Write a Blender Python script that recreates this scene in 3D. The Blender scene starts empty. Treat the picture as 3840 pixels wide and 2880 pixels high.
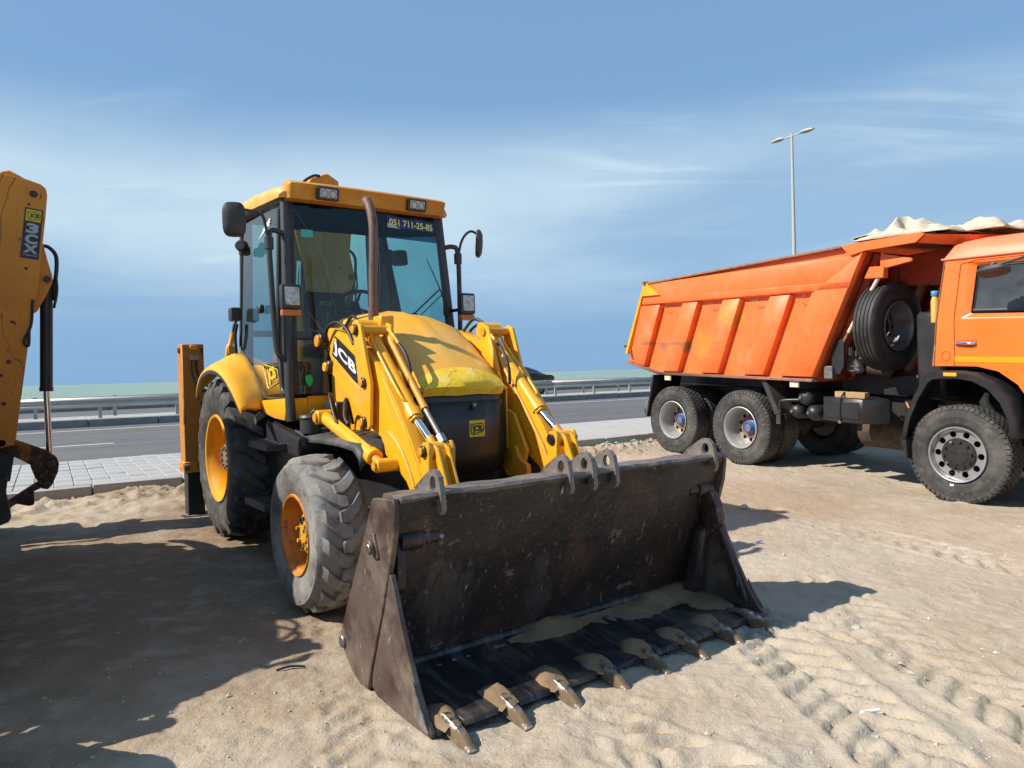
import bpy, bmesh, math, random
import numpy as np
from math import sin, cos, pi, radians, sqrt, atan2, floor
from mathutils import Vector, Matrix
random.seed(7)
rng = np.random.default_rng(7)
scene = bpy.context.scene
col = scene.collection

# ------------------------------------------------------------------ camera
CAM_H, FPX = 1.48, 2694.0
roll, pitch = math.atan(0.02708), -math.atan(42.5 / FPX)
fw = Vector((0, cos(pitch), sin(pitch))); rt0 = Vector((1, 0, 0)); up0 = rt0.cross(fw)
R_ = rt0 * cos(roll) - up0 * sin(roll); U_ = rt0 * sin(roll) + up0 * cos(roll)
cam = bpy.data.cameras.new('camera'); cam.sensor_width = 36.0; cam.lens = 36.0 * FPX / 3840.0
cam.clip_start = 0.05; cam.clip_end = 60000
camo = bpy.data.objects.new('camera', cam); col.objects.link(camo)
M = Matrix((R_, U_, -fw)).transposed().to_4x4(); M.translation = Vector((0, 0, CAM_H)); camo.matrix_world = M
scene.camera = camo
# ------------------------------------------------------------------ light
SUN_EL = radians(41.7); SHX, SHY = 0.9675, 0.2526          # direction in which shadows fall
sl = bpy.data.lights.new('sun', 'SUN'); sl.energy = 5.0; sl.angle = radians(0.53); sl.color = (1.0, 0.93, 0.83)
so = bpy.data.objects.new('sun', sl); col.objects.link(so)
so.rotation_euler = Vector((SHX * cos(SUN_EL), SHY * cos(SUN_EL), -sin(SUN_EL))).to_track_quat('-Z', 'Y').to_euler()
so.location = (-30, -8, 30)
world = bpy.data.worlds.new('World'); scene.world = world; world.use_nodes = True
wn, wl = world.node_tree.nodes, world.node_tree.links
for n in list(wn): wn.remove(n)
def wnode(t, **k):
    n = wn.new(t)
    for a, b in k.items(): setattr(n, a, b)
    return n
wo = wnode('ShaderNodeOutputWorld'); bg = wnode('ShaderNodeBackground'); bg.inputs[1].default_value = 0.10
sky = wnode('ShaderNodeTexSky', sky_type='NISHITA', sun_disc=False, sun_elevation=SUN_EL,
            sun_rotation=math.atan2(-SHX, -SHY), altitude=0, air_density=1.0, dust_density=0.4, ozone_density=2.5)
tc = wnode('ShaderNodeTexCoord'); sep = wnode('ShaderNodeSeparateXYZ'); wl.new(tc.outputs['Generated'], sep.inputs[0])
def wmath(op, a, b=None, clamp=False):
    n = wnode('ShaderNodeMath', operation=op, use_clamp=clamp)
    for i, v in enumerate((a, b)):
        if v is None: continue
        if isinstance(v, (int, float)): n.inputs[i].default_value = v
        else: wl.new(v, n.inputs[i])
    return n.outputs[0]
zc = wmath('ADD', wmath('MAXIMUM', sep.outputs[2], 0.0), 0.10)
cv = wnode('ShaderNodeCombineXYZ')
wl.new(wmath('DIVIDE', sep.outputs[0], zc), cv.inputs[0]); wl.new(wmath('DIVIDE', sep.outputs[1], zc), cv.inputs[1])
def wramp(fac, lo, hi):
    n = wnode('ShaderNodeMapRange', interpolation_type='SMOOTHSTEP'); n.inputs[1].default_value = lo; n.inputs[2].default_value = hi
    wl.new(fac, n.inputs[0]); return n.outputs[0]
def wnoise(scale, detail, rough, dist, loc, scl, rotz=0):
    mp = wnode('ShaderNodeMapping'); mp.inputs['Location'].default_value = loc; mp.inputs['Scale'].default_value = scl
    mp.inputs['Rotation'].default_value = (0, 0, rotz)
    wl.new(cv.outputs[0], mp.inputs[0]); n = wnode('ShaderNodeTexNoise'); wl.new(mp.outputs[0], n.inputs[0])
    n.inputs['Scale'].default_value = scale; n.inputs['Detail'].default_value = detail
    n.inputs['Roughness'].default_value = rough; n.inputs['Distortion'].default_value = dist
    return n.outputs[0]
band = wmath('MULTIPLY', wramp(sep.outputs[2], 0.03, 0.20), wramp(sep.outputs[2], 0.36, 0.235))
veil = wmath('MULTIPLY', band, wmath('ADD', wmath('MULTIPLY', wramp(wnoise(0.42, 5, 0.55, 0.4, (6.2, 4.4, 0), (1, 1.2, 1), 0.5), 0.31, 0.62), 0.72), 0.28))
wisp = wmath('MULTIPLY', wmath('MULTIPLY', wramp(wnoise(1.5, 10, 0.60, 0.7, (4.4, 6.2, 0), (0.42, 2.2, 1), -0.35), 0.50, 0.72),
             wramp(wnoise(0.8, 2, 0.5, 0, (8.2, 5.4, 0), (1, 1, 1)), 0.46, 0.62)), wmath('MULTIPLY', wramp(sep.outputs[2], 0.10, 0.2), wramp(sep.outputs[2], 0.52, 0.36)))
cl = wmath('ADD', veil, wmath('MULTIPLY', wisp, 0.42), True)
hz = wnode('ShaderNodeMix', data_type='RGBA')                                              # sea haze: evens the bright horizon band
hz.inputs[7].default_value = (1.60, 3.05, 5.0, 1); wl.new(sky.outputs[0], hz.inputs[6])
hzf = wnode('ShaderNodeMapRange', interpolation_type='SMOOTHSTEP'); hzf.inputs[1].default_value = 0.9; hzf.inputs[2].default_value = 0.0
hzf.inputs[3].default_value = 0.62; hzf.inputs[4].default_value = 0.93
wl.new(sep.outputs[2], hzf.inputs[0]); wl.new(hzf.outputs[0], hz.inputs[0])
mx = wnode('ShaderNodeMix', data_type='RGBA'); wl.new(cl, mx.inputs[0]); wl.new(hz.outputs[2], mx.inputs[6])
mx.inputs[7].default_value = (4.15, 5.4, 6.4, 1)
wl.new(mx.outputs[2], bg.inputs[0]); wl.new(bg.outputs[0], wo.inputs[0])
vs = scene.view_settings; vs.view_transform = 'Standard'; vs.look = 'None'; vs.gamma = 1.0; vs.exposure = 0.46
try: vs.use_curve_mapping = False
except Exception: pass
scene.cycles.max_bounces = 8; scene.cycles.transparent_max_bounces = 24
scene.cycles.caustics_reflective = False; scene.cycles.caustics_refractive = False

# ------------------------------------------------------------------ materials
MATS = {}
def mat(name, base, rough=0.5, metal=0.0, layers=(), bump=None, coat=0.0, spec=0.5, roughvar=0.0, coords='Object'):
    """layers: (colour, noise scale, lo, hi, amount[, (sx,sy,sz)[, kind[, rough]]])"""
    m = bpy.data.materials.new(name); m.use_nodes = True; MATS[name] = m
    nt = m.node_tree; N, L = nt.nodes, nt.links; bs = N['Principled BSDF']
    bs.inputs['Roughness'].default_value = rough; bs.inputs['Metallic'].default_value = metal
    bs.inputs['Coat Weight'].default_value = coat; bs.inputs['Coat Roughness'].default_value = 0.15
    bs.inputs['Specular IOR Level'].default_value = spec
    t = N.new('ShaderNodeTexCoord'); cur = None; rc = None
    for i, ly in enumerate(layers):
        c, s, lo, hi, amt = ly[:5]; st = ly[5] if len(ly) > 5 and ly[5] else (1, 1, 1); kind = ly[6] if len(ly) > 6 else 'noise'
        mp = N.new('ShaderNodeMapping'); mp.inputs['Scale'].default_value = st[:3]; mp.inputs['Location'].default_value = (i * 3.7, i * 1.9, i * 5.3)
        if len(st) == 4: mp.vector_type = 'TEXTURE'; mp.inputs['Scale'].default_value = st[:3]; mp.inputs['Rotation'].default_value = (0, 0, st[3])
        L.new(t.outputs[coords], mp.inputs[0])
        if isinstance(kind, tuple):                     # soil patch: ellipse with a noisy edge
            if kind[0] == 'spot': mp.inputs['Location'].default_value = (-kind[1] / kind[3], -kind[2] / kind[4], 0); mp.inputs['Scale'].default_value = (1 / kind[3], 1 / kind[4], 0)
            else: mp.inputs['Location'].default_value = (-kind[1] / kind[3], 0, -kind[2] / kind[4]); mp.inputs['Scale'].default_value = (1 / kind[3], 0, 1 / kind[4])
            ln = N.new('ShaderNodeVectorMath'); ln.operation = 'LENGTH'; L.new(mp.outputs[0], ln.inputs[0])
            n = N.new('ShaderNodeTexNoise'); n.inputs['Scale'].default_value = s; n.inputs['Detail'].default_value = 6; L.new(t.outputs[coords], n.inputs[0])
            ad = N.new('ShaderNodeMath'); ad.operation = 'MULTIPLY_ADD'; L.new(n.outputs[0], ad.inputs[0]); ad.inputs[1].default_value = 1.5; L.new(ln.outputs['Value'], ad.inputs[2]); out = ad.outputs[0]
        elif kind == 'line':                            # thin wandering scratches
            n = N.new('ShaderNodeTexNoise'); n.inputs['Scale'].default_value = s; n.inputs['Detail'].default_value = 3; L.new(mp.outputs[0], n.inputs[0])
            sb = N.new('ShaderNodeMath'); sb.operation = 'SUBTRACT'; L.new(n.outputs[0], sb.inputs[0]); sb.inputs[1].default_value = .5
            ab = N.new('ShaderNodeMath'); ab.operation = 'ABSOLUTE'; L.new(sb.outputs[0], ab.inputs[0]); out = ab.outputs[0]
        elif kind == 'voro':
            n = N.new('ShaderNodeTexVoronoi'); n.inputs['Scale'].default_value = s; L.new(mp.outputs[0], n.inputs[0]); out = n.outputs[0]
        elif kind == 'crack':
            n0 = N.new('ShaderNodeTexNoise'); n0.inputs['Scale'].default_value = s * 0.8; L.new(mp.outputs[0], n0.inputs[0])
            ma = N.new('ShaderNodeMixRGB'); ma.inputs[0].default_value = 0.12; L.new(mp.outputs[0], ma.inputs[1]); L.new(n0.outputs[1], ma.inputs[2])
            n = N.new('ShaderNodeTexVoronoi'); n.feature = 'DISTANCE_TO_EDGE'; n.inputs['Scale'].default_value = s; L.new(ma.outputs[0], n.inputs[0]); out = n.outputs[0]
        else:
            n = N.new('ShaderNodeTexNoise'); n.inputs['Scale'].default_value = s; n.inputs['Detail'].default_value = 7
            n.inputs['Roughness'].default_value = 0.62; L.new(mp.outputs[0], n.inputs[0]); out = n.outputs[0]
        mr = N.new('ShaderNodeMapRange'); mr.inputs[1].default_value = lo; mr.inputs[2].default_value = hi
        mr.inputs[4].default_value = amt; L.new(out, mr.inputs[0])
        mxx = N.new('ShaderNodeMix'); mxx.data_type = 'RGBA'; L.new(mr.outputs[0], mxx.inputs[0])
        if cur is None: mxx.inputs[6].default_value = (*base, 1)
        else: L.new(cur, mxx.inputs[6])
        mxx.inputs[7].default_value = (*c, 1); cur = mxx.outputs[2]
        if len(ly) > 7:
            rm = N.new('ShaderNodeMix'); L.new(mr.outputs[0], rm.inputs[0]); rm.inputs[3].default_value = ly[7]
            if rc is None: rm.inputs[2].default_value = rough
            else: L.new(rc, rm.inputs[2])
            rc = rm.outputs[0]
    if cur is None: bs.inputs['Base Color'].default_value = (*base, 1)
    else: L.new(cur, bs.inputs['Base Color'])
    if rc is not None: L.new(rc, bs.inputs['Roughness'])
    elif roughvar:
        n = N.new('ShaderNodeTexNoise'); n.inputs['Scale'].default_value = 6; n.inputs['Detail'].default_value = 5; L.new(t.outputs[coords], n.inputs[0])
        mr = N.new('ShaderNodeMapRange'); mr.inputs[1].default_value = .3; mr.inputs[2].default_value = .7
        mr.inputs[3].default_value = rough - roughvar; mr.inputs[4].default_value = rough + roughvar
        L.new(n.outputs[0], mr.inputs[0]); L.new(mr.outputs[0], bs.inputs['Roughness'])
    if bump:
        prev = None
        for (s, st, dist) in (bump if isinstance(bump, list) else [bump]):
            n = N.new('ShaderNodeTexNoise'); n.inputs['Scale'].default_value = s; n.inputs['Detail'].default_value = 6; L.new(t.outputs[coords], n.inputs[0])
            b = N.new('ShaderNodeBump'); b.inputs['Strength'].default_value = st; b.inputs['Distance'].default_value = dist
            L.new(n.outputs[0], b.inputs['Height'])
            if prev: L.new(prev, b.inputs['Normal'])
            prev = b.outputs[0]
        L.new(prev, bs.inputs['Normal'])
    return m
def glass(name, tint, refl=1.0, rough=0.02, haze=0.0, hazecol=(.5, .55, .5)):
    m = bpy.data.materials.new(name); m.use_nodes = True; MATS[name] = m
    N, L = m.node_tree.nodes, m.node_tree.links; N.remove(N['Principled BSDF']); out = N['Material Output']
    tr = N.new('ShaderNodeBsdfTransparent'); tr.inputs[0].default_value = (*tint, 1)
    gl = N.new('ShaderNodeBsdfGlossy'); gl.inputs['Roughness'].default_value = rough; gl.inputs[0].default_value = (refl, refl, refl, 1)
    fr = N.new('ShaderNodeFresnel'); fr.inputs[0].default_value = 1.5
    mx = N.new('ShaderNodeMixShader'); L.new(fr.outputs[0], mx.inputs[0])
    if haze:
        df = N.new('ShaderNodeBsdfDiffuse'); df.inputs[0].default_value = (*hazecol, 1)
        nz = N.new('ShaderNodeTexNoise'); nz.inputs['Scale'].default_value = 3.0; nz.inputs['Detail'].default_value = 6
        t = N.new('ShaderNodeTexCoord'); L.new(t.outputs['Object'], nz.inputs[0])
        mr = N.new('ShaderNodeMapRange'); mr.inputs[1].default_value = .35; mr.inputs[2].default_value = .75; mr.inputs[3].default_value = haze * .3; mr.inputs[4].default_value = haze
        L.new(nz.outputs[0], mr.inputs[0]); m2 = N.new('ShaderNodeMixShader'); L.new(mr.outputs[0], m2.inputs[0]); L.new(tr.outputs[0], m2.inputs[1]); L.new(df.outputs[0], m2.inputs[2])
        L.new(m2.outputs[0], mx.inputs[1])
    else: L.new(tr.outputs[0], mx.inputs[1])
    L.new(gl.outputs[0], mx.inputs[2]); L.new(mx.outputs[0], out.inputs[0]); return m

YEL = (0.80, 0.385, 0.012)
mat('yellow', YEL, 0.38, layers=[((.74, .32, .012), 2.2, .35, .7, .6), ((.78, .46, .08), 7, .55, .8, .35), ((.56, .38, .17), 2.6, .56, .74, .45, None, 'noise', .7), ((.34, .17, .03), 9, .64, .72, .5, (1, 1, .35), 'noise', .7), ((.10, .055, .03), 19, .685, .71, .9, None, 'noise', .8)], coat=.15, bump=(30, .05, .004))
mat('yellow_faded', (0.70, 0.36, 0.055), 0.5, layers=[((.74, .47, .17), 3, .45, .7, .8), ((.55, .25, .02), 9, .5, .75, .4), ((.12, .07, .04), 22, .70, .74, .8)], bump=(25, .06, .004))
mat('yellow_bonnet', (0.78, 0.38, 0.022), 0.42, layers=[((.74, .45, .12), 1.6, .42, .68, .75), ((.60, .36, .10), 5, .56, .70, .4), ((.16, .10, .06), 15, .70, .72, .9, None, 'noise', .8)], coat=.1, bump=[(9, .06, .01), (60, .04, .002)])
mat('yellow_patch', (0.80, 0.52, 0.022), 0.55, layers=[((.82, .64, .20), 9, .48, .66, .8), ((.60, .42, .012), 26, .55, .7, .6), ((.35, .24, .05), 3, .010, .004, .7, None, 'line')], bump=[(22, .35, .010), (70, .25, .005)])
mat('yellow_worn', (0.68, 0.30, 0.014), 0.5, layers=[((.50, .17, .012), 3, .35, .7, .7), ((.05, .035, .025), 11, .60, .66, .9, None, 'noise', .85), ((.28, .12, .05), 30, .62, .7, .5)], bump=(24, .12, .004))
mat('digger_orange', (0.74, 0.275, 0.018), 0.55, layers=[((.48, .15, .012), 2, .35, .7, .6), ((.05, .03, .02), 1.5, .005, .002, .7, (1, 1.3, .5), 'line'), ((.05, .03, .02), 12, .64, .66, .8, (1, 3, .4)), ((.035, .022, .016), 9, .675, .69, .95, (1, 1, .6), 'noise', .8), ((.05, .03, .02), 34, .68, .71, .8)], bump=(20, .1, .004))
mat('digger_worn', (0.34, 0.11, 0.014), 0.65, layers=[((.03, .02, .016), 6, .40, .50, .95, None, 'noise', .8), ((.22, .09, .03), 25, .55, .7, .6)], bump=(25, .3, .006))
mat('rim_orange', (0.56, 0.205, 0.018), 0.6, layers=[((.26, .095, .03), 5, .42, .62, .85), ((.62, .33, .03), 12, .56, .66, .7), ((.12, .07, .05), 20, .58, .68, .8)], bump=(25, .2, .005))
mat('rim_yellow', (0.76, 0.36, 0.01), 0.42, layers=[((.62, .26, .01), 5, .45, .7, .7), ((.12, .07, .04), 24, .69, .74, .8)], bump=(30, .08, .003))
mat('hub_chipped', (0.60, 0.30, 0.02), 0.6, layers=[((.035, .03, .03), 16, .49, .53, 1.0, None, 'noise', .7), ((.22, .1, .04), 30, .6, .7, .7)], bump=(30, .5, .006))
mat('hub_rust', (0.26, 0.10, 0.035), 0.75, layers=[((.45, .16, .03), 8, .45, .65, .7), ((.14, .11, .10), 20, .5, .7, .6)], bump=(40, .3, .004))
mat('hub_grey', (0.20, 0.155, 0.13), 0.7, layers=[((.10, .07, .055), 14, .45, .65, .8)], bump=(40, .3, .004))
mat('black', (0.016, 0.016, 0.018), 0.42, layers=[((.045, .042, .04), 5, .45, .75, .7)], roughvar=0)
mat('black_panel', (0.019, 0.018, 0.020), 0.36, layers=[((.05, .047, .045), 3.2, .45, .75, .6), ((.16, .155, .15), 24, .71, .75, .5), ((.10, .09, .085), 6, .62, .7, .35, (1, 1, .25))], bump=(45, .06, .003))
mat('black_dusty', (0.030, 0.028, 0.027), 0.6, layers=[((.13, .115, .098), 4, .48, .72, .75), ((.30, .27, .23), 40, .68, .74, .8)], bump=(30, .2, .004))
mat('plastic', (0.028, 0.029, 0.032), 0.5, layers=[((.06, .06, .06), 9, .45, .7, .6)], bump=(120, .08, .002))
mat('frame_grey', (0.040, 0.041, 0.044), 0.45, layers=[((.10, .10, .10), 9, .55, .7, .6)])
mat('rubber', (0.040, 0.039, 0.040), 0.78, layers=[((.15, .138, .125), 2.6, .40, .68, .8), ((.22, .20, .175), 15, .52, .74, .6), ((.02, .02, .02), 9, .56, .7, .6)], bump=[(14, .25, .012), (70, .25, .004)], spec=.3)
mat('rubber_worn', (0.10, 0.097, 0.094), 0.72, layers=[((.30, .285, .26), 2.2, .34, .60, .95), ((.035, .034, .035), 10, .52, .68, .6), ((.30, .28, .25), 22, .56, .74, .6)], bump=[(16, .3, .012), (80, .3, .004)], spec=.3)
mat('rubber_truck', (0.034, 0.033, 0.034), 0.7, layers=[((.13, .12, .105), 3.2, .40, .7, .75), ((.20, .18, .15), 18, .56, .75, .5)], bump=[(24, .15, .006)], spec=.3)
mat('rubber_clean', (0.022, 0.022, 0.024), 0.6, layers=[((.07, .066, .06), 4, .45, .7, .7)], bump=(30, .1, .004), spec=.35)
mat('bucket', (0.032, 0.024, 0.022), 0.42, metal=.25, layers=[((.014, .015, .020), 1.3, .42, .60, .9), ((.085, .046, .032), 3.4, .50, .66, .65, (1, 1, .6)), ((.24, .18, .13), 12, .625, .69, .8, (1, 1.2, .35)), ((.48, .49, .53), 20, .665, .71, .9, (1, 2.0, .30)), ((.10, .09, .085), 2.2, .56, .66, .7, (1, 1, .5)), ((.40, .38, .36), 26, .68, .72, .8, (1, 3.0, .20)), ((.24, .20, .16), 8, .66, .70, .6, (1, .6, 1.4)), ((.18, .12, .075), 38, .58, .70, .6)], bump=[(5, .35, .03), (12, .4, .012), (46, .35, .005)])
mat('bucket_side', (0.105, 0.075, 0.062), 0.55, metal=.15, layers=[((.035, .016, .014), 2.1, .45, .62, .8), ((.20, .16, .13), 4.5, .48, .70, .75), ((.30, .20, .09), 5.5, .60, .70, .5), ((.40, .37, .33), 26, .66, .71, .7, (1, 1, .4)), ((.02, .014, .012), 14, .60, .7, .6)], bump=[(14, .25, .006), (60, .2, .003)])
mat('bucket_edge', (0.20, 0.175, 0.16), 0.5, metal=.35, layers=[((.08, .06, .05), 10, .45, .65, .8), ((.42, .37, .31), 30, .55, .72, .6)], bump=(40, .4, .005))
mat('floor_steel', (0.034, 0.034, 0.042), 0.32, metal=.5, layers=[((.016, .016, .021), 2, .40, .6, .9), ((.17, .165, .17), 5, .50, .70, .7, (.35, 3, 1)), ((.15, .105, .065), 2.6, .52, .64, .75, None, 'noise', .9), ((.26, .25, .25), 26, .60, .68, .6, (.25, 3, 1))], bump=(30, .15, .003))
mat('tooth', (0.50, 0.49, 0.48), 0.26, metal=1.0, layers=[((.26, .19, .12), 14, .44, .54, .95, None, 'noise', .9), ((.12, .085, .055), 6, .55, .66, .8, None, 'noise', .9)])
mat('chrome', (0.78, 0.80, 0.84), 0.07, metal=1.0)
mat('steel', (0.32, 0.31, 0.30), 0.42, metal=.85, layers=[((.12, .09, .06), 22, .5, .7, .8)])
mat('rod_dull', (0.26, 0.225, 0.20), 0.5, metal=.5, layers=[((.14, .10, .08), 18, .45, .65, .8)])
mat('grease', (0.018, 0.014, 0.011), 0.35, layers=[((.10, .05, .02), 20, .5, .7, .7)])
mat('exhaust', (0.155, 0.095, 0.072), 0.62, metal=.3, layers=[((.24, .175, .14), 3, .42, .62, .8, (1, 1, .6)), ((.075, .042, .034), 24, .5, .68, .8, (1, 1, .4)), ((.30, .2, .14), 60, .6, .72, .5)], bump=(70, .35, .003))
mat('bore_black', (0.008, 0.007, 0.007), 0.9)  # near-black for the plugs in the exhaust and pipe mouths
mat('axle', (0.060, 0.036, 0.028), 0.75, layers=[((.13, .085, .055), 7, .45, .65, .8), ((.02, .016, .015), 12, .5, .65, .7)], bump=(30, .3, .006))
mat('white', (0.78, 0.78, 0.76), 0.45, layers=[((.5, .46, .40), 14, .58, .72, .6)])
mat('decal_black', (0.013, 0.013, 0.017), 0.35, layers=[((.07, .06, .055), 10, .55, .7, .6)])
mat('decal_yellow', (0.70, 0.50, 0.02), 0.45)
mat('decal_silver', (0.42, 0.43, 0.45), 0.5, layers=[((.2, .11, .06), 20, .60, .65, .8)])
mat('sticker_blue', (0.022, 0.020, 0.125), 0.35)
mat('sticker_text', (0.72, 0.74, 0.20), 0.4)
mat('sticker_teal', (0.06, 0.42, 0.33), 0.4)
mat('sticker_green', (0.02, 0.50, 0.10), 0.4)
mat('amber', (0.55, 0.13, 0.012), 0.25, coat=.5)
mat('lens', (0.50, 0.47, 0.43), 0.22, metal=.8, layers=[((.26, .21, .17), 22, .48, .6, .7, (1, 1, 2)), ((.85, .84, .82), 14, .58, .66, .8)], bump=(18, .5, .012))
mat('lamp_glass', (0.50, 0.49, 0.46), 0.22, layers=[((.28, .27, .25), 30, .45, .6, .6)], coat=.6)
mat('seat', (0.022, 0.026, 0.036), 0.7, layers=[((.05, .05, .055), 6, .45, .7, .6)], bump=(90, .2, .002))
mat('hose', (0.013, 0.013, 0.014), 0.5, layers=[((.05, .045, .04), 30, .5, .7, .6)])
glass('cab_glass', (0.50, 0.80, 0.80), 1.0, haze=.10)
glass('side_glass', (0.24, 0.40, 0.40), 1.0, haze=.06)
glass('windscreen_glass', (0.50, 0.70, 0.66), 1.0, haze=.05)
glass('band_glass', (0.02, 0.10, 0.13), 1.0)
glass('truck_glass', (0.10, 0.13, 0.15), 1.0, haze=.25, hazecol=(.30, .34, .38))
glass('car_glass', (0.04, 0.04, 0.05), 1.0)
mat('crack', (0.30, 0.36, 0.37), 0.5)
ORG = (0.80, 0.135, 0.016)
mat('orange', (0.84, 0.150, 0.026), 0.42, layers=[((.84, .19, .055), 1.3, .42, .66, .7), ((.88, .27, .12), 4, .54, .76, .5), ((.30, .10, .05), 16, .655, .70, .55, (1, 1, .22)), ((.50, .30, .18), 3, .58, .72, .35, (1, 1, .5)), ((.13, .085, .035), 5, 1.55, 1.1, .9, None, ('spotxz', 1.25, 2.13, .13, .16)), ((.70, .24, .02), 5, 1.9, 1.3, .7, None, ('spotxz', 1.20, 2.20, .22, .22)), ((.20, .13, .07), 5, 1.6, 1.0, .8, None, ('spotxz', -.30, 1.72, .16, .11)), ((.20, .13, .07), 5, 1.6, 1.0, .8, None, ('spotxz', .30, 1.70, .17, .13)), ((.24, .13, .06), 7, 1.7, 1.1, .8, None, ('spotxz', -.1, 1.76, 1.25, .035)), ((.72, .24, .02), 4, 1.7, 1.2, .6, None, ('spotxz', .62, 1.75, .28, .30)), ((.62, .09, .012), 6, .55, .75, .5), ((.09, .05, .035), 15, .71, .745, .75, (1, 1, .5), 'noise', .8)], bump=(20, .06, .006), coat=.1)
mat('orange_cab', (0.80, 0.145, 0.012), 0.30, layers=[((.82, .22, .05), .9, .40, .68, .6)], coat=.5)
mat('orange_roof', (0.78, 0.20, 0.085), 0.45, layers=[((.76, .25, .14), 3, .45, .7, .6)])
mat('orange_dark', (0.42, 0.060, 0.016), 0.55, layers=[((.26, .04, .014), 3, .42, .64, .8), ((.05, .02, .014), 9, .56, .68, .8)], bump=(20, .1, .004))  # darker copy of the body orange, canopy shade put into the colour
mat('edge_wear', (0.34, 0.13, 0.07), 0.6, layers=[((.14, .11, .10), 12, .45, .6, .9), ((.60, .14, .03), 9, .55, .7, .8)], bump=(30, .3, .005))
mat('truck_yellow', (0.74, 0.38, 0.01), 0.45, layers=[((.55, .22, .01), 6, .5, .7, .6)])
mat('stripe_orange', (0.85, 0.30, 0.008), 0.35)
mat('stain', (0.14, 0.085, 0.03), 0.7, layers=[((.6, .17, .01), 9, .45, .62, 1.0)])
mat('alloy', (0.50, 0.51, 0.53), 0.30, metal=.75, layers=[((.62, .62, .62), 4, .45, .65, .7), ((.26, .2, .15), 22, .64, .72, .7)], bump=(50, .1, .002))
mat('rim_silver', (0.46, 0.455, 0.44), 0.45, metal=.45, layers=[((.34, .31, .27), 5, .45, .7, .8), ((.20, .12, .07), 18, .62, .72, .7)], bump=(40, .15, .003))
mat('rim_dark', (0.20, 0.20, 0.23), 0.45, metal=.5, layers=[((.11, .10, .10), 6, .45, .65, .7)])
mat('hub_blue', (0.05, 0.16, 0.42), 0.55, layers=[((.14, .08, .05), 26, .52, .60, .9)], bump=(50, .3, .004))
mat('rust', (0.20, 0.085, 0.04), 0.8, layers=[((.36, .26, .19), 12, .5, .66, .8)], bump=(40, .4, .004))
mat('dark_void', (0.006, 0.006, 0.006), 0.9)  # near-black for the dark inside of the wheel rims
mat('wood', (0.42, 0.26, 0.12), 0.75, layers=[((.26, .15, .07), 5, .4, .7, .8, (1, 12, 12)), ((.52, .36, .2), 22, .5, .7, .5)], bump=(40, .2, .003))
mat('cream', (0.62, 0.54, 0.42), 0.6, layers=[((.40, .30, .2), 12, .5, .7, .7)])
mat('tarp', (0.50, 0.445, 0.35), 0.8, layers=[((.36, .29, .20), 3, .48, .68, .8), ((.58, .54, .45), 7, .5, .7, .6), ((.34, .24, .15), 14, .62, .72, .6)], bump=[(9, .4, .03), (40, .2, .006)])
mat('blue_cap', (0.05, 0.25, 0.5), 0.5)
mat('fluid_bottle', (0.52, 0.36, 0.08), 0.45)
mat('pink', (0.6, 0.03, 0.12), 0.6)
mat('cable_orange', (0.62, 0.18, 0.08), 0.5)
mat('car_paint', (0.010, 0.011, 0.017), 0.12, coat=1.0)
mat('car_trim', (0.012, 0.012, 0.013), 0.5)
mat('tail_red', (0.36, 0.012, 0.03), 0.2, coat=.6)
mat('galv', (0.52, 0.50, 0.455), 0.5, metal=.1, layers=[((.44, .425, .385), 1.1, .4, .65, .8), ((.22, .20, .17), 5, .58, .7, .6, (1, 1, 3))], bump=(40, .06, .003))
mat('galv_post', (0.36, 0.35, 0.33), 0.55, metal=.2, layers=[((.25, .22, .19), 4, .5, .7, .7)])
mat('concrete', (0.36, 0.35, 0.325), 0.85, layers=[((.29, .275, .25), 2.1, .4, .65, .8), ((.42, .40, .37), 8, .5, .7, .6), ((.20, .185, .165), 19, .62, .72, .7)], bump=[(12, .35, .012), (60, .4, .005)])
mat('concrete_far', (0.24, 0.25, 0.255), 0.85, layers=[((.17, .175, .18), 1.2, .42, .62, .8), ((.30, .30, .29), 5, .5, .7, .6)], bump=(16, .3, .01))
mat('paver', (0.355, 0.355, 0.345), 0.85, layers=[((.29, .285, .27), 1.6, .4, .65, .7), ((.40, .395, .38), 5, .5, .7, .6), ((.33, .235, .19), .9, .66, .70, .7)], bump=(70, .3, .003))
mat('paver_base', (0.40, 0.385, 0.36), 0.9, layers=[((.30, .285, .26), 3, .45, .68, .7), ((.46, .44, .41), 9, .5, .7, .5)], bump=(30, .3, .005))
mat('asphalt', (0.118, 0.116, 0.117), 0.85, layers=[((.088, .086, .087), .9, .42, .62, .8, (30, 1, 1, radians(32.8))), ((.16, .155, .148), 1.6, .56, .70, .6, (8, 1, 1, radians(32.8))), ((.07, .07, .07), .5, .62, .64, .7),  ((.145, .142, .138), 3, .5, .72, .6), ((.20, .195, .19), 130, .60, .68, .7), ((.05, .05, .05), 150, .62, .70, .7)], bump=(140, .5, .004))
mat('road_paint', (0.66, 0.66, 0.64), 0.7, layers=[((.36, .355, .35), 12, .5, .68, .8)])
mat('road_tar', (0.045, 0.048, 0.055), 0.6)
mat('lamp_grey', (0.42, 0.41, 0.38), 0.5, layers=[((.40, .38, .34), 3, .45, .7, .6)])
mat('lamp_bowl', (0.30, 0.24, 0.17), 0.3, coat=.4)
mat('stick', (0.20, 0.145, 0.09), 0.85, bump=(40, .4, .004))
mat('stone', (0.47, 0.41, 0.32), 0.9, layers=[((.34, .29, .22), 8, .45, .65, .7)], bump=(30, .5, .006))
mat('green_plastic', (0.02, 0.36, 0.22), 0.4)
mat('blue_plastic', (0.03, 0.05, 0.42), 0.4)
mat('weed', (0.07, 0.125, 0.035), 0.7)
mat('pipe', (0.28, 0.22, 0.16), 0.7)

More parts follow.
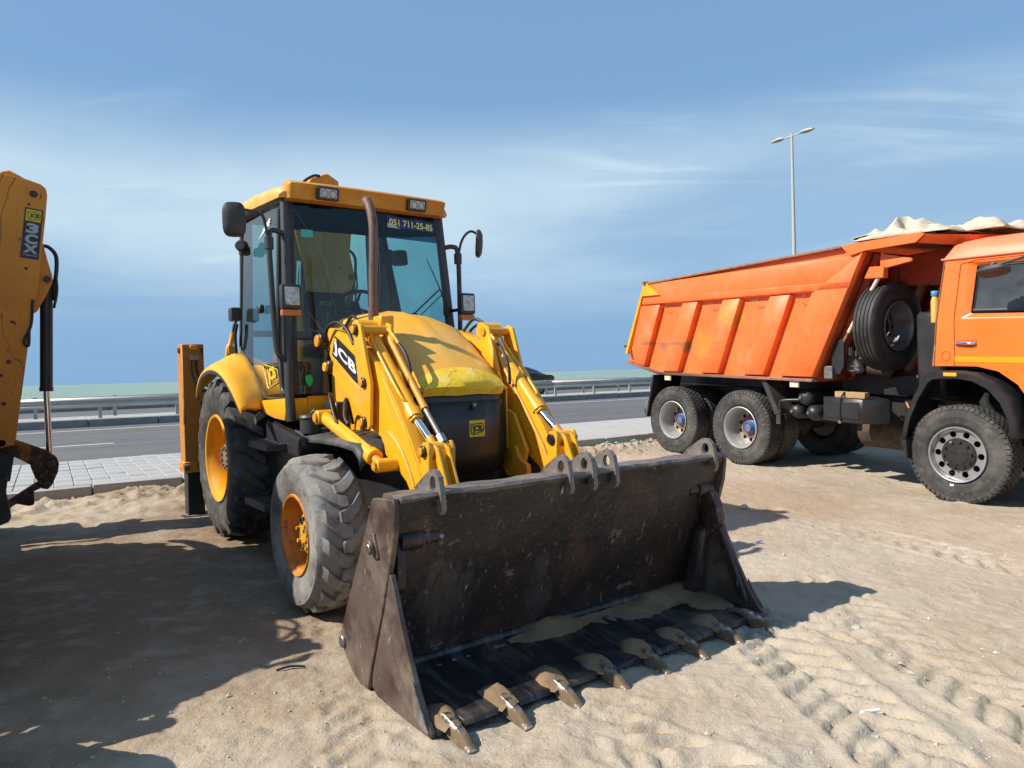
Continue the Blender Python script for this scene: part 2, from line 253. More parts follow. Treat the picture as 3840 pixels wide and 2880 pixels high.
# ------------------------------------------------------------------ mesh builder
def catmull(pts, n=6):
    P = [Vector(p) for p in pts]; P = [P[0] * 2 - P[1]] + P + [P[-1] * 2 - P[-2]]; out = []
    for i in range(1, len(P) - 2):
        for k in range(n):
            t = k / n
            out.append(0.5 * ((2 * P[i]) + (P[i + 1] - P[i - 1]) * t + (2 * P[i - 1] - 5 * P[i] + 4 * P[i + 1] - P[i + 2]) * t * t + (3 * P[i] - P[i - 1] - 3 * P[i + 1] + P[i + 2]) * t ** 3))
    out.append(P[-2]); return out
class MB:
    def __init__(s): s.v = []; s.f = []
    def add(s, vs, fs):
        o = len(s.v); s.v += [tuple(p) for p in vs]; s.f += [tuple(i + o for i in f) for f in fs]; return s
    def box(s, x0, x1, y0, y1, z0, z1):
        return s.add([(x0, y0, z0), (x1, y0, z0), (x1, y1, z0), (x0, y1, z0), (x0, y0, z1), (x1, y0, z1), (x1, y1, z1), (x0, y1, z1)],
                     [(0, 3, 2, 1), (4, 5, 6, 7), (0, 1, 5, 4), (1, 2, 6, 5), (2, 3, 7, 6), (3, 0, 4, 7)])
    def hexa(s, a, b):                       # two quads, 4 corners each
        return s.add(list(a) + list(b), [(0, 3, 2, 1), (4, 5, 6, 7), (0, 1, 5, 4), (1, 2, 6, 5), (2, 3, 7, 6), (3, 0, 4, 7)])
    def prism(s, poly, t0, t1, plane='xz'):
        def mk(p, t):
            return {'xz': (p[0], t, p[1]), 'yz': (t, p[0], p[1]), 'xy': (p[0], p[1], t)}[plane]
        n = len(poly); a = [mk(p, t0) for p in poly]; b = [mk(p, t1) for p in poly]
        return s.add(a + b, [tuple(range(n))[::-1], tuple(range(n, 2 * n))] + [(i, (i + 1) % n, n + (i + 1) % n, n + i) for i in range(n)])
    def plate_hole(s, poly, c, r, t0, t1, plane='xz', n=20, ry=None):
        """plate with one round hole; poly is star shaped about c"""
        ry = ry or r; angs = sorted(set([round(2 * pi * i / n, 5) for i in range(n)] + [round(atan2(p[1] - c[1], p[0] - c[0]) % (2 * pi), 5) for p in poly]))
        def hit(a):
            d = (cos(a), sin(a)); best = None
            for i in range(len(poly)):
                x1, y1 = poly[i][0] - c[0], poly[i][1] - c[1]; x2, y2 = poly[(i + 1) % len(poly)][0] - c[0], poly[(i + 1) % len(poly)][1] - c[1]
                den = d[0] * (y2 - y1) - d[1] * (x2 - x1)
                if abs(den) < 1e-12: continue
                t = (x1 * (y2 - y1) - y1 * (x2 - x1)) / den; u = (x1 * d[1] - y1 * d[0]) / den
                if t > 0 and -1e-4 <= u <= 1 + 1e-4 and (best is None or t > best): best = t
            best = best or r * 1.2
            return (c[0] + d[0] * best, c[1] + d[1] * best)
        O = [hit(a) for a in angs]; I = [(c[0] + r * cos(a), c[1] + ry * sin(a)) for a in angs]; m = len(angs)
        def mk(p, t): return {'xz': (p[0], t, p[1]), 'yz': (t, p[0], p[1]), 'xy': (p[0], p[1], t)}[plane]
        vs = [mk(p, t) for t in (t0, t1) for q in (O, I) for p in q]; fs = []
        for i in range(m):
            j = (i + 1) % m
            fs += [(i, j, m + j, m + i), (2 * m + i, 3 * m + i, 3 * m + j, 2 * m + j), (i, 2 * m + i, 2 * m + j, j), (m + i, m + j, 3 * m + j, 3 * m + i)]
        return s.add(vs, fs)
    def tube(s, pts, r, n=10, smooth=0, caps=True):
        P = catmull(pts, smooth) if smooth else [Vector(p) for p in pts]
        rs = r if isinstance(r, (list, tuple)) else [r] * len(P)
        if len(rs) != len(P): rs = [rs[0] + (rs[-1] - rs[0]) * i / (len(P) - 1) for i in range(len(P))]
        T = [((P[min(i + 1, len(P) - 1)] - P[max(i - 1, 0)]).normalized()) for i in range(len(P))]
        up = Vector((0, 0, 1)) if abs(T[0].z) < .9 else Vector((1, 0, 0)); nrm = T[0].cross(up).normalized(); rings = []
        for i, p in enumerate(P):
            nrm = (nrm - T[i] * nrm.dot(T[i])).normalized(); b = T[i].cross(nrm)
            rings.append([p + (nrm * cos(2 * pi * k / n) + b * sin(2 * pi * k / n)) * rs[i] for k in range(n)])
        return s.loft(rings, True, caps)
    def cyl(s, p0, p1, r0, r1=None, n=20, caps=True): return s.tube([p0, p1], [r0, r0 if r1 is None else r1], n, 0, caps)
    def loft(s, rings, closed=True, caps=False):
        n = len(rings[0]); vs = [p for r in rings for p in r]; fs = []
        for i in range(len(rings) - 1):
            for k in range(n if closed else n - 1):
                k2 = (k + 1) % n; fs.append((i * n + k, i * n + k2, (i + 1) * n + k2, (i + 1) * n + k))
        if caps: fs += [tuple(range(n))[::-1], tuple((len(rings) - 1) * n + k for k in range(n))]
        return s.add(vs, fs)
    def lathe(s, prof, n=48, close=False):     # prof: (radius, y), axis Y
        rings = [[(r * cos(2 * pi * k / n), y, r * sin(2 * pi * k / n)) for k in range(n)] for r, y in prof]
        if close: rings.append(rings[0])
        return s.loft(rings, True, False)
    def xf(s, m): s.v = [tuple(m @ Vector(p)) for p in s.v]; return s
    def mir(s):
        s.v = [(p[0], -p[1], p[2]) for p in s.v]; s.f = [f[::-1] for f in s.f]; return s
    def copy(s): c = MB(); c.v = list(s.v); c.f = list(s.f); return c
    def build(s, name, material, parent=None, bevel=0.0, smooth=40, seg=1, merge=True):
        me = bpy.data.meshes.new(name); bm = bmesh.new()
        vs = [bm.verts.new(p) for p in s.v]
        for f in s.f:
            try: bm.faces.new([vs[i] for i in f])
            except ValueError: pass
        if merge: bmesh.ops.remove_doubles(bm, verts=bm.verts, dist=1e-5)
        bmesh.ops.recalc_face_normals(bm, faces=bm.faces)
        if bevel > 0:
            ed = [e for e in bm.edges if len(e.link_faces) == 2 and e.calc_face_angle(0) > radians(28)]
            bmesh.ops.bevel(bm, geom=ed, offset=bevel, segments=seg, profile=.6, affect='EDGES', clamp_overlap=True)
        bm.to_mesh(me); bm.free()
        if smooth:
            me.polygons.foreach_set('use_smooth', [True] * len(me.polygons)); me.set_sharp_from_angle(angle=radians(smooth))
        me.materials.append(MATS[material])
        return link(name, me, parent)
def link(name, me, parent=None):
    o = bpy.data.objects.new(name, me); col.objects.link(o)
    if parent is not None: o.parent = parent
    return o
def sym(name, mb, material, parent, **k):
    a = mb.build(name, material, parent, **k); b = mb.copy().mir().build(name, material, parent, **k); return a, b
def tag(o, label=None, cat=None, group=None, kind=None):
    if label: o['label'] = label
    if cat: o['category'] = cat
    if group: o['group'] = group
    if kind: o['kind'] = kind
    return o
def thing(name, label, cat, loc=(0, 0, 0), rot=(0, 0, 0), group=None):
    o = bpy.data.objects.new(name, None); col.objects.link(o); o.location = loc; o.rotation_euler = rot; o.empty_display_size = .2
    return tag(o, label, cat, group)
def copy_tree(o, parent=None):
    c = o.copy(); col.objects.link(c); c.parent = parent
    for ch in o.children: copy_tree(ch, c)
    return c
def text(name, body, material, parent, origin, ux, uy, bold=0.02, depth=None, spacing=1.0):
    """flat lettering: text box normalised to origin + u*ux + v*uy"""
    cu = bpy.data.curves.new(name, 'FONT'); cu.body = body; cu.size = 1; cu.offset = bold; cu.space_character = spacing
    cu.resolution_u = 4
    ob = bpy.data.objects.new(name, cu); col.objects.link(ob)
    dg = bpy.context.evaluated_depsgraph_get(); me = bpy.data.meshes.new_from_object(ob.evaluated_get(dg))
    bpy.data.objects.remove(ob); bpy.data.curves.remove(cu)
    co = np.empty(len(me.vertices) * 3); me.vertices.foreach_get('co', co); co = co.reshape(-1, 3)
    mn, mxx = co[:, :2].min(0), co[:, :2].max(0); uv = (co[:, :2] - mn) / (mxx - mn)
    w = np.array(origin) + uv[:, :1] * np.array(ux) + uv[:, 1:] * np.array(uy)
    me.vertices.foreach_set('co', w.ravel()); me.update(); me.materials.clear(); me.materials.append(MATS[material]); me.name = name
    return link(name, me, parent)
def lerp(a, b, t): return tuple(x + (y - x) * t for x, y in zip(a, b))

# ------------------------------------------------------------------ terrain
def _hash(ix, iy, seed):
    h = (ix * 374761393 + iy * 668265263 + seed * 974634777) & 0xFFFFFFFF
    h = ((h ^ (h >> 13)) * 1274126177) & 0xFFFFFFFF
    return ((h ^ (h >> 16)) & 0xFFFF) / 65535.0
def vnoise(x, y, seed=0):
    ix = np.floor(x).astype(np.int64); iy = np.floor(y).astype(np.int64); fx = x - ix; fy = y - iy
    fx = fx * fx * fx * (fx * (fx * 6 - 15) + 10); fy = fy * fy * fy * (fy * (fy * 6 - 15) + 10)
    a = _hash(ix, iy, seed); b = _hash(ix + 1, iy, seed); c = _hash(ix, iy + 1, seed); d = _hash(ix + 1, iy + 1, seed)
    return (a * (1 - fx) + b * fx) * (1 - fy) + (c * (1 - fx) + d * fx) * fy - .5
def fbm(x, y, seed=0, oct=4, gain=.5):
    s = 0; a = 1.0
    for i in range(oct): s = s + a * vnoise(x * 2 ** i + 17.3 * i, y * 2 ** i - 9.1 * i, seed + i); a *= gain
    return s
RA = radians(32.8); RS, RC = sin(RA), cos(RA)               # road frame: s along, t away from the sea-front lot
def st(x, y): return x * RC + y * RS, -x * RS + y * RC
def rw(s, t, z=0.0): return (s * RC - t * RS, s * RS + t * RC, z)
CTRL = [(-1.28, 4.56, 0), (-2.46, 6.39, .095), (-.9, 7.3, .09), (-3.4, 7.6, .09), (4.85, 7.75, -.062), (2.64, 11.53, .118), (3.33, 10.34, .072), (.5, 3.5, -.012), (1.4, 4.4, -.012),
        (-.4, 3.2, -.012), (-1, 2.2, 0), (2, 2, -.03), (5, 4, -.07), (8, 9, -.05), (-3.6, 3.2, .0), (-4.9, 4.94, .095), (-6.5, 7.0, .10), (-4.6, 6.8, .09), (0.7, 6.0, .02), (-12, 2, 0.02), (0, -10, 0), (14, 2, -.1), (7, 13, .10), (10, 16, .13), (-9, 4, .10)]
TRK = [([(1.20, 4.9), (1.36, 3.9), (1.45, 2.9), (1.55, 1.6), (1.7, .3)], .42, .17, .034),
       ([(.30, 2.95), (.72, 2.55), (.95, 1.9), (1.0, .4)], .38, .16, .034),
       ([(1.7, 4.05), (2.5, 3.62), (3.9, 3.1), (6.0, 2.6)], .42, .17, .036),
       ([(2.75, 7.1), (3.2, 6.1), (3.75, 5.0), (4.6, 3.7), (6, 2.2)], .42, .17, .036),
       ([(2.0, 4.6), (2.05, 3.4), (2.2, 2.6), (2.5, 1.6)], .42, .165, .034),
       ([(-1.02, 4.3), (-.78, 3.5), (-.55, 2.8), (-.35, 2.0), (-.2, 1)], .38, .16, .026),
       ([(5.3, 6.7), (5.9, 5.5), (6.5, 4)], .3, .09, .012)]
def ground_h(x, y, detail=True):
    x = np.asarray(x, float); y = np.asarray(y, float)
    num = np.zeros_like(x); den = np.zeros_like(x)
    for cx, cy, cz in CTRL:
        w = 1.0 / ((x - cx) ** 2 + (y - cy) ** 2 + .5) ** 1.6; num += w * cz; den += w
    s, t = st(x, y); z = num / den
    k = np.clip((t - 7.2) / 2.2, 0, 1); k = k * k * (3 - 2 * k); z = z * (1 - k) + .135 * k
    if detail:
        near = np.clip(1.2 - (np.hypot(x, y) - 3) / 14, .25, 1.2)
        z = z + .030 * fbm(x * .9, y * .9, 3, 3) + .011 * fbm(x * 4.2, y * 4.2, 11, 3) * near
        # churned area in front of and beside the bucket
        ch = np.exp(-(((x - .75) / 1.5) ** 2 + ((y - 2.7) / .85) ** 2)); rid = 1 - np.abs(fbm(x * 3.3 + y * 1.0, y * 3.0 - x, 21, 3)) * 2.6
        z = z + ch * (.007 * (rid - .5) + .013 * fbm(x * 6.5, y * 6.5, 31, 4, .6) + .010 * np.abs(fbm(x * 12, y * 12, 33, 3)))
        lump = np.clip((t - 8.1) / 1.0, 0, 1) * np.clip((s + 8) / 3, 0, 1)
        z = z + lump * (.11 * np.maximum(fbm(x * 5.5, y * 5.5, 41, 5, .6), -.10) + .02 + .05 * np.maximum(fbm(x * 14, y * 14, 43, 3), 0))
        z = z - .05 * np.exp(-(((x + 3.0) / .5) ** 2 + ((y - 8.35) / .28) ** 2))
        for pts, W, pitch, dep in TRK:
            pts = np.array([tuple(p)[:2] for p in catmull([(a, b, 0) for a, b in pts], 8)])
            bx0, by0 = pts.min(0) - W; bx1, by1 = pts.max(0) + W
            msk = (x > bx0) & (x < bx1) & (y > by0) & (y < by1)
            if not msk.any(): continue
            xx, yy = x[msk], y[msk]; best = np.full(xx.shape, 1e9); bs = np.zeros_like(xx); bd = np.zeros_like(xx); acc = 0.0
            for i in range(len(pts) - 1):
                a, b = pts[i], pts[i + 1]; d = b - a; L = np.hypot(*d); u = d / L
                px, py = xx - a[0], yy - a[1]; al = np.clip(px * u[0] + py * u[1], 0, L); cr = px * u[1] - py * u[0]
                dd = np.hypot(px - al * u[0], py - al * u[1]); q = dd < best
                best[q] = dd[q]; bs[q] = (acc + al)[q]; bd[q] = cr[q]; acc += L
            v = bd / (W / 2); inside = np.clip((1.06 - np.abs(v)) / .12, 0, 1)
            wob = .30 * vnoise(xx * 6, yy * 6, 77)
            ph = bs / pitch - np.abs(v) * .95 + (v > 0) * .5 + wob; fr = np.abs((ph % 1.0) - .5) * 2
            lug = np.clip((fr - .46) / .13, 0, 1) * np.clip((np.abs(v) - .06) / .1, 0, 1)
            fade = np.clip(.85 + 2.4 * vnoise(xx * 1.3 + 5, yy * 1.3, int(pitch * 1000)), .05, 1.25)
            berm = np.exp(-((np.abs(v) - 1.12) / .14) ** 2) * .010
            z[msk] += inside * fade * dep * (lug * .62 - .45) + berm * fade + inside * .006 * vnoise(xx * 22, yy * 22, 5)
        z = z + (.007 * fbm(x * 13, y * 13, 51, 4, .6) + .0045 * fbm(x * 27, y * 27, 61, 3, .6)) * near
        tt2 = fbm(x * 3.1, y * 6.0, 71, 4); z = z + .010 * np.clip((tt2 - .10) / .05, 0, 1) * np.clip((fbm(x * .8, y * .8, 81, 2) + .10) * 4, 0, 1)
    drop = np.clip((t - 9.93) / .05, 0, 1)
    z = z * (1 - drop) - .35 * drop
    return z
def gz(x, y): return float(ground_h(np.array([x]), np.array([y]))[0])
def graded(segs):
    out = [segs[0][0]]
    for a, b, h0, h1 in segs:
        p = a; 
        while True:
            h = h0 + (h1 - h0) * (p - a) / (b - a); p += h
            if p >= b - h * .4: break
            out.append(p)
        out.append(b)
    return np.array(out)
gx = graded([(-90, -20, 8, 3), (-20, -6, 3, .07), (-6, -3.2, .05, .024), (-3.2, 4.2, .019, .019), (4.2, 9, .024, .10), (9, 22, .12, 3), (22, 90, 3, 8)])
gy = graded([(-60, -6, 6, 2), (-6, 1.2, 2, .1), (1.2, 4.8, .0135, .019), (4.8, 9, .02, .042), (9, 16, .045, .12), (16, 60, .2, 4)])
X, Y = np.meshgrid(gx, gy); Z = ground_h(X.ravel(), Y.ravel())
nx, ny = len(gx), len(gy); co = np.stack([X.ravel(), Y.ravel(), Z], 1)
ii = (np.arange(ny - 1)[:, None] * nx + np.arange(nx - 1)[None, :]).ravel()
quads = np.stack([ii, ii + 1, ii + nx + 1, ii + nx], 1)
cx, cy = X.ravel()[ii], Y.ravel()[ii]; quads = quads[st(cx, cy)[1] < 45]
me = bpy.data.meshes.new('ground'); me.vertices.add(len(co)); me.vertices.foreach_set('co', co.ravel())
me.loops.add(quads.size); me.loops.foreach_set('vertex_index', quads.ravel()); me.polygons.add(len(quads))
me.polygons.foreach_set('loop_start', np.arange(len(quads)) * 4); me.polygons.foreach_set('loop_total', np.full(len(quads), 4))
me.polygons.foreach_set('use_smooth', np.ones(len(quads), bool)); me.update(calc_edges=True); me.validate()
def sand_material():
    m = mat('sand', (0.425, 0.362, 0.282), 0.95, spec=.15,
            layers=[((.38, .285, .19), .55, .44, .64, .75, (1, 1.6, 1)), ((.47, .405, .32), .9, .50, .72, .7), ((.30, .205, .115), .33, .57, .68, .65, (.6, 1.5, 1)),
                    ((.20, .13, .065), 1.1, .70, .74, .8), ((.21, .138, .082), 1.3, 1.95, 1.35, .88, None, ('spot', -2.6, 5.4, 2.1, 2.6)), ((.32, .225, .135), 1.6, 1.9, 1.2, .6, None, ('spot', 2.6, 8.0, 1.9, 1.5)), ((.29, .205, .125), 2.2, 1.8, 1.2, .8, None, ('spot', -4.2, 8.6, 2.2, .75)), ((.29, .205, .125), 2.2, 1.8, 1.2, .7, None, ('spot', 1.2, 11.9, 1.8, .9)), ((.475, .415, .335), 5.5, .50, .72, .5), ((.32, .255, .175), 11, .55, .72, .45), ((.68, .61, .5), 190, .63, .68, .7), ((.20, .16, .11), 150, .63, .69, .6)],  # first spot: browner soil, also there to deepen the shadow at left
            bump=[(30, .55, .016), (95, .6, .007), (330, .7, .0035)])
    return m
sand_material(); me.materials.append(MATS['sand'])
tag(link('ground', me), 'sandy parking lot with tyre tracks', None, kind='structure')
# sea
sea = MB()
svs, sfs = [], []
sxs = [-60000, -3000, -600, -150, -60, 0, 60, 150, 600, 3000, 60000]; sts = [44.5, 60, 90, 150, 300, 800, 2500, 9000, 50000]
sea.loft([[rw(a, b, -1.3) for a in sxs] for b in sts], False)
m = bpy.data.materials.new('sea_water'); m.use_nodes = True; MATS['sea_water'] = m
N, L = m.node_tree.nodes, m.node_tree.links; bs = N['Principled BSDF']; t = N.new('ShaderNodeTexCoord')
mp = N.new('ShaderNodeMapping'); mp.inputs['Rotation'].default_value = (0, 0, -RA); mp.inputs['Scale'].default_value = (.35, 1, 1); L.new(t.outputs['Object'], mp.inputs[0])
def nz_(s, d=5):
    n = N.new('ShaderNodeTexNoise'); n.inputs['Scale'].default_value = s; n.inputs['Detail'].default_value = d; L.new(mp.outputs[0], n.inputs[0]); return n
def mr_(o, lo, hi, a=0., b=1.):
    r = N.new('ShaderNodeMapRange'); r.inputs[1].default_value = lo; r.inputs[2].default_value = hi; r.inputs[3].default_value = a; r.inputs[4].default_value = b; L.new(o, r.inputs[0]); return r.outputs[0]
m1 = N.new('ShaderNodeMix'); m1.data_type = 'RGBA'; m1.inputs[6].default_value = (.185, .275, .225, 1); m1.inputs[7].default_value = (.25, .335, .27, 1); L.new(mr_(nz_(.05).outputs[0], .35, .65), m1.inputs[0])
m2 = N.new('ShaderNodeMix'); m2.data_type = 'RGBA'; L.new(m1.outputs[2], m2.inputs[6]); m2.inputs[7].default_value = (.10, .21, .165, 1); L.new(mr_(nz_(.6).outputs[0], .5, .75, 0, .6), m2.inputs[0])
m3 = N.new('ShaderNodeMix'); m3.data_type = 'RGBA'; L.new(m2.outputs[2], m3.inputs[6]); m3.inputs[7].default_value = (.7, .75, .72, 1); L.new(mr_(nz_(.33, 8).outputs[0], .735, .77), m3.inputs[0])
L.new(m3.outputs[2], bs.inputs['Base Color']); bs.inputs['Roughness'].default_value = .45; bs.inputs['Specular IOR Level'].default_value = .32
bp = N.new('ShaderNodeBump'); bp.inputs['Strength'].default_value = .6; bp.inputs['Distance'].default_value = .4; L.new(nz_(.5, 7).outputs[0], bp.inputs['Height']); L.new(bp.outputs[0], bs.inputs['Normal'])
tag(sea.build('sea', 'sea_water', smooth=0), 'green choppy sea reaching the horizon', None, kind='structure')

# ------------------------------------------------------------------ pavement, road, median
ZP, ZR, ZM, ZR2 = .262, .13, .375, .29
SL = [(-90, -30), (-30, 60), (60, 160)]
def strip(name, t0, t1, z0, z1, material, parent=None, s0=-90, s1=160, bev=0):
    mb = MB(); pts = [rw(s0, t0), rw(s1, t0), rw(s1, t1), rw(s0, t1)]
    mb.hexa([(p[0], p[1], z0) for p in pts], [(p[0], p[1], z1) for p in pts]); return mb.build(name, material, parent, bevel=bev, smooth=0)
pave = tag(strip('pavement', 10.14, 13.5, -.2, ZP - .014, 'paver_base'), 'grey block paved strip along the road', None, kind='structure')
pv = MB(); pv.box(-.098, .098, -.232, .232, -.04, 0)
for i in range(26):
    off = 0.0
    for j in range(7):
        s = -.7 + .205 * i; tt = 10.14 + .24 + .474 * j + off
        if tt > 13.4: continue
        if i == 0 and j == 0: o0 = pv.build('paver', 'paver', pave, bevel=.006, smooth=0); o = o0
        else: o = link('paver', o0.data, pave)
        o.location = rw(s, tt, ZP + random.uniform(-.004, .004)); o.rotation_euler = (random.uniform(-.012, .012), random.uniform(-.015, .015), RA + random.uniform(-.01, .01))
ks = MB(); ks.box(-.492, .492, -.09, .09, -.3, 0)
kb = None
for i in range(26):
    if kb is None: kb = ks.build('kerb_stone', 'concrete', pave, bevel=.018, smooth=30, seg=2); o = kb
    else: o = link('kerb_stone', kb.data, pave)
    o.location = rw(-4.1 + i * 1.0, 10.045 + random.uniform(-.012, .012), ZP + .004 + random.uniform(-.012, .008)); o.rotation_euler = (random.uniform(-.03, .02), random.uniform(-.006, .006), RA + random.uniform(-.006, .006) + (pi if i % 2 else 0))
road = tag(strip('road', 13.5, 26.2, -.6, ZR, 'asphalt'), 'grey asphalt dual carriageway nearest lane', None, kind='structure')
def mark(name, s0, s1, tc, w, material, z):
    mb = MB(); mb.add([rw(s0, tc - w / 2, z), rw(s1, tc - w / 2, z), rw(s1, tc + w / 2, z), rw(s0, tc + w / 2, z)], [(0, 1, 2, 3)]); return mb.build(name, material, road, smooth=0)
for a, b in ((-15.5, -11.5), (-3.2, 1.2), (28, 32), (40, 44)): mark('lane_dash', a, b, 18.55, .14, 'road_paint', ZR + .004)
mark('tar_joint', 1.2, 27.8, 18.55, .035, 'road_tar', ZR + .003)
mark('edge_line', -90, 160, 24.4, .17, 'road_paint', ZR + .004)
med = tag(strip('median', 26.35, 29.0, -.5, ZM - .006, 'paver_base'), 'paved median between the carriageways', None, kind='structure')
km = MB(); km.box(-.985, .985, -.075, .075, -.4, 0); kmo = None
for i in range(28):
    if kmo is None: kmo = km.build('kerb_stone', 'concrete_far', med, bevel=.015, smooth=30); o = kmo
    else: o = link('kerb_stone', kmo.data, med)
    o.location = rw(-12 + i * 2.0, 26.275, ZM + random.uniform(-.008, .006)); o.rotation_euler = (0, 0, RA + random.uniform(-.003, .003))
road2 = tag(strip('far_road', 29.0, 37.0, -.5, ZR2, 'asphalt'), 'asphalt carriageway beyond the median', None, kind='structure')
far = tag(strip('promenade', 37.15, 45.5, -2.2, ZR2 + .17, 'paver_base'), 'pale paved strip along the sea', None, kind='structure')
for i in range(24):
    o = link('kerb_stone', kmo.data, far); o.location = rw(-14 + i * 2.5, 37.075, ZR2 + .18); o.rotation_euler = (0, 0, RA); o.scale = (1.25, 1, 1)

# ------------------------------------------------------------------ guard rails
def guard_rail(name, label, tt, sphase, face):
    r = thing(name, label, 'guard rail', rw(10, tt, ZM), (0, 0, RA), 'steel guard rails on the median')
    prof = [(0, .68), (.012, .655), (.06, .64), (.075, .61), (.075, .585), (.06, .56), (.012, .535), (0, .515), (.012, .495), (.06, .47), (.075, .445), (.075, .42), (.06, .395), (.012, .375), (0, .35)]
    for k in range(12):                                     # beam sections
        mb = MB(); x0, x1 = -32 + k * 6.9, -32 + (k + 1) * 6.9 + .12
        a = [(x0, -face * p[0] - (.004 if k % 2 else 0), p[1]) for p in prof]; b = [(x1, -face * p[0] - (.004 if k % 2 else 0), p[1]) for p in prof]
        mb.loft([a, b], False); o = mb.build('beam', 'galv', r, smooth=50)
        md = o.modifiers.new('thick', 'SOLIDIFY'); md.thickness = .006
    p0 = None
    for k in range(-6, 16):
        s = sphase + 2.3 * k - 10
        if not -18 < s < 26: continue
        if p0 is None:
            mb = MB(); mb.box(-.055, .055, -.006, .006, -.4, .70).box(-.055, -.047, .006, .05, -.4, .70).box(.047, .055, .006, .05, -.4, .70); p0 = mb.build('post', 'galv_post', r, smooth=0); o = p0
        else: o = link('post', p0.data, r)
        o.location = (s, .06 * face, 0)
    for k in range(-16, 26, 2):
        mb = MB(); mb.cyl((k + .2, -face * .07, .515), (k + .2, -face * .02, .515), .02, n=8); mb.build('bolt', 'galv_post', r)
guard_rail('guard_rail', 'galvanised steel guard rail on the median, nearer of the two rails', 26.9, 1.38, 1)
guard_rail('guard_rail', 'galvanised steel guard rail on the median, behind the nearer rail', 28.5, 20.3 - 2.3 * 8, -1)

# ------------------------------------------------------------------ street lamp
lx, ly = .3985 * 44.0, 1.0045 * 44.0
lamp = thing('street_lamp', 'tall grey street lamp with two arms behind the dump truck', 'street lamp', (lx, ly, ZM), (0, 0, RA + pi / 2))
mb = MB(); mb.tube([(0, 0, 0), (0, 0, 1.0), (0, 0, 15.0)], [.17, .15, .075], 14); mb.build('pole', 'lamp_grey', lamp)
mb = MB(); mb.tube([(0, 0, 15.0), (0, 0, 15.25)], [.085, .085], 12); mb.tube([(-.75, 0, 15.12), (.75, 0, 15.12)], .045, 10); mb.build('arm', 'lamp_grey', lamp, smooth=40)
for sgn in (-1, 1):
    rings = []; rb = []
    for i in range(9):
        u = i / 8; x = sgn * (.55 + u * .95); w = .05 + .15 * sin(min(1, u * 1.15 + .1) * pi * .86); hgt = .05 + .10 * sin(pi * (u * .85 + .1))
        rings.append([(x, w * cos(a), 15.12 + hgt * max(0, sin(a)) - (.0 if sin(a) >= 0 else .02)) for a in [2 * pi * k / 14 for k in range(14)]])
        rb.append([(x, .86 * w * cos(a), 15.10 - (.075 * sin(pi * u) + .01) * max(0, -sin(a))) for a in [2 * pi * k / 14 for k in range(14)]])
    hd = MB().loft(rings, True, True).build('lamp_head', 'lamp_grey', lamp, smooth=60)
    MB().loft(rb[2:-1], True, True).build('lamp_bowl', 'lamp_bowl', hd, smooth=60)

# ------------------------------------------------------------------ wheels
def lug_tyre(R, W, Rr, h, nl, fill, n=72, path=None, wear=0.0):
    mb = MB(); hw = W / 2; rc = R - h
    prof = [(Rr - .012, -hw * .74), (Rr + .012, -hw * .84), (Rr + (rc - Rr) * .30, -hw * .97), (Rr + (rc - Rr) * .55, -hw), (Rr + (rc - Rr) * .80, -hw * .965), (rc - .028, -hw * .88), (rc - .008, -hw * .6), (rc, 0)]
    prof = prof + [(r, -y) for r, y in prof[-2::-1]]
    mb.lathe(prof, n)
    pit = 2 * pi / nl; path = path or [(-.05, 0), (.14, .16), (.30, .34), (.43, .40), (.485, .42)]
    for sgn in (-1, 1):
        for i in range(nl):
            th0 = pit * (i + (.5 if sgn > 0 else 0)) + random.uniform(-.01, .01) * pit; rings = []
            for q, (v, ph) in enumerate(path):
                y = sgn * v * W; th = th0 + ph * pit * 1.5; hwid = pit * fill * .5 * (1.0 if q else .75); rt = R - .02 * (2 * v) ** 2 - wear * random.uniform(0, 1)
                rb = rc - .012 - (.03 if v > .4 else 0)
                if q == len(path) - 1: y = sgn * hw * .995; rt = rc - .062; rb = rc - .11
                ring = []
                for (dth, rr) in ((-hwid, rb), (-hwid * .86, rt - .006), (-hwid * .7, rt), (hwid * .7, rt), (hwid * .86, rt - .006), (hwid, rb)):
                    a = th + dth; ring.append((rr * cos(a), y, rr * sin(a)))
                rings.append(ring)
            mb.loft(rings, True, True)
    return mb
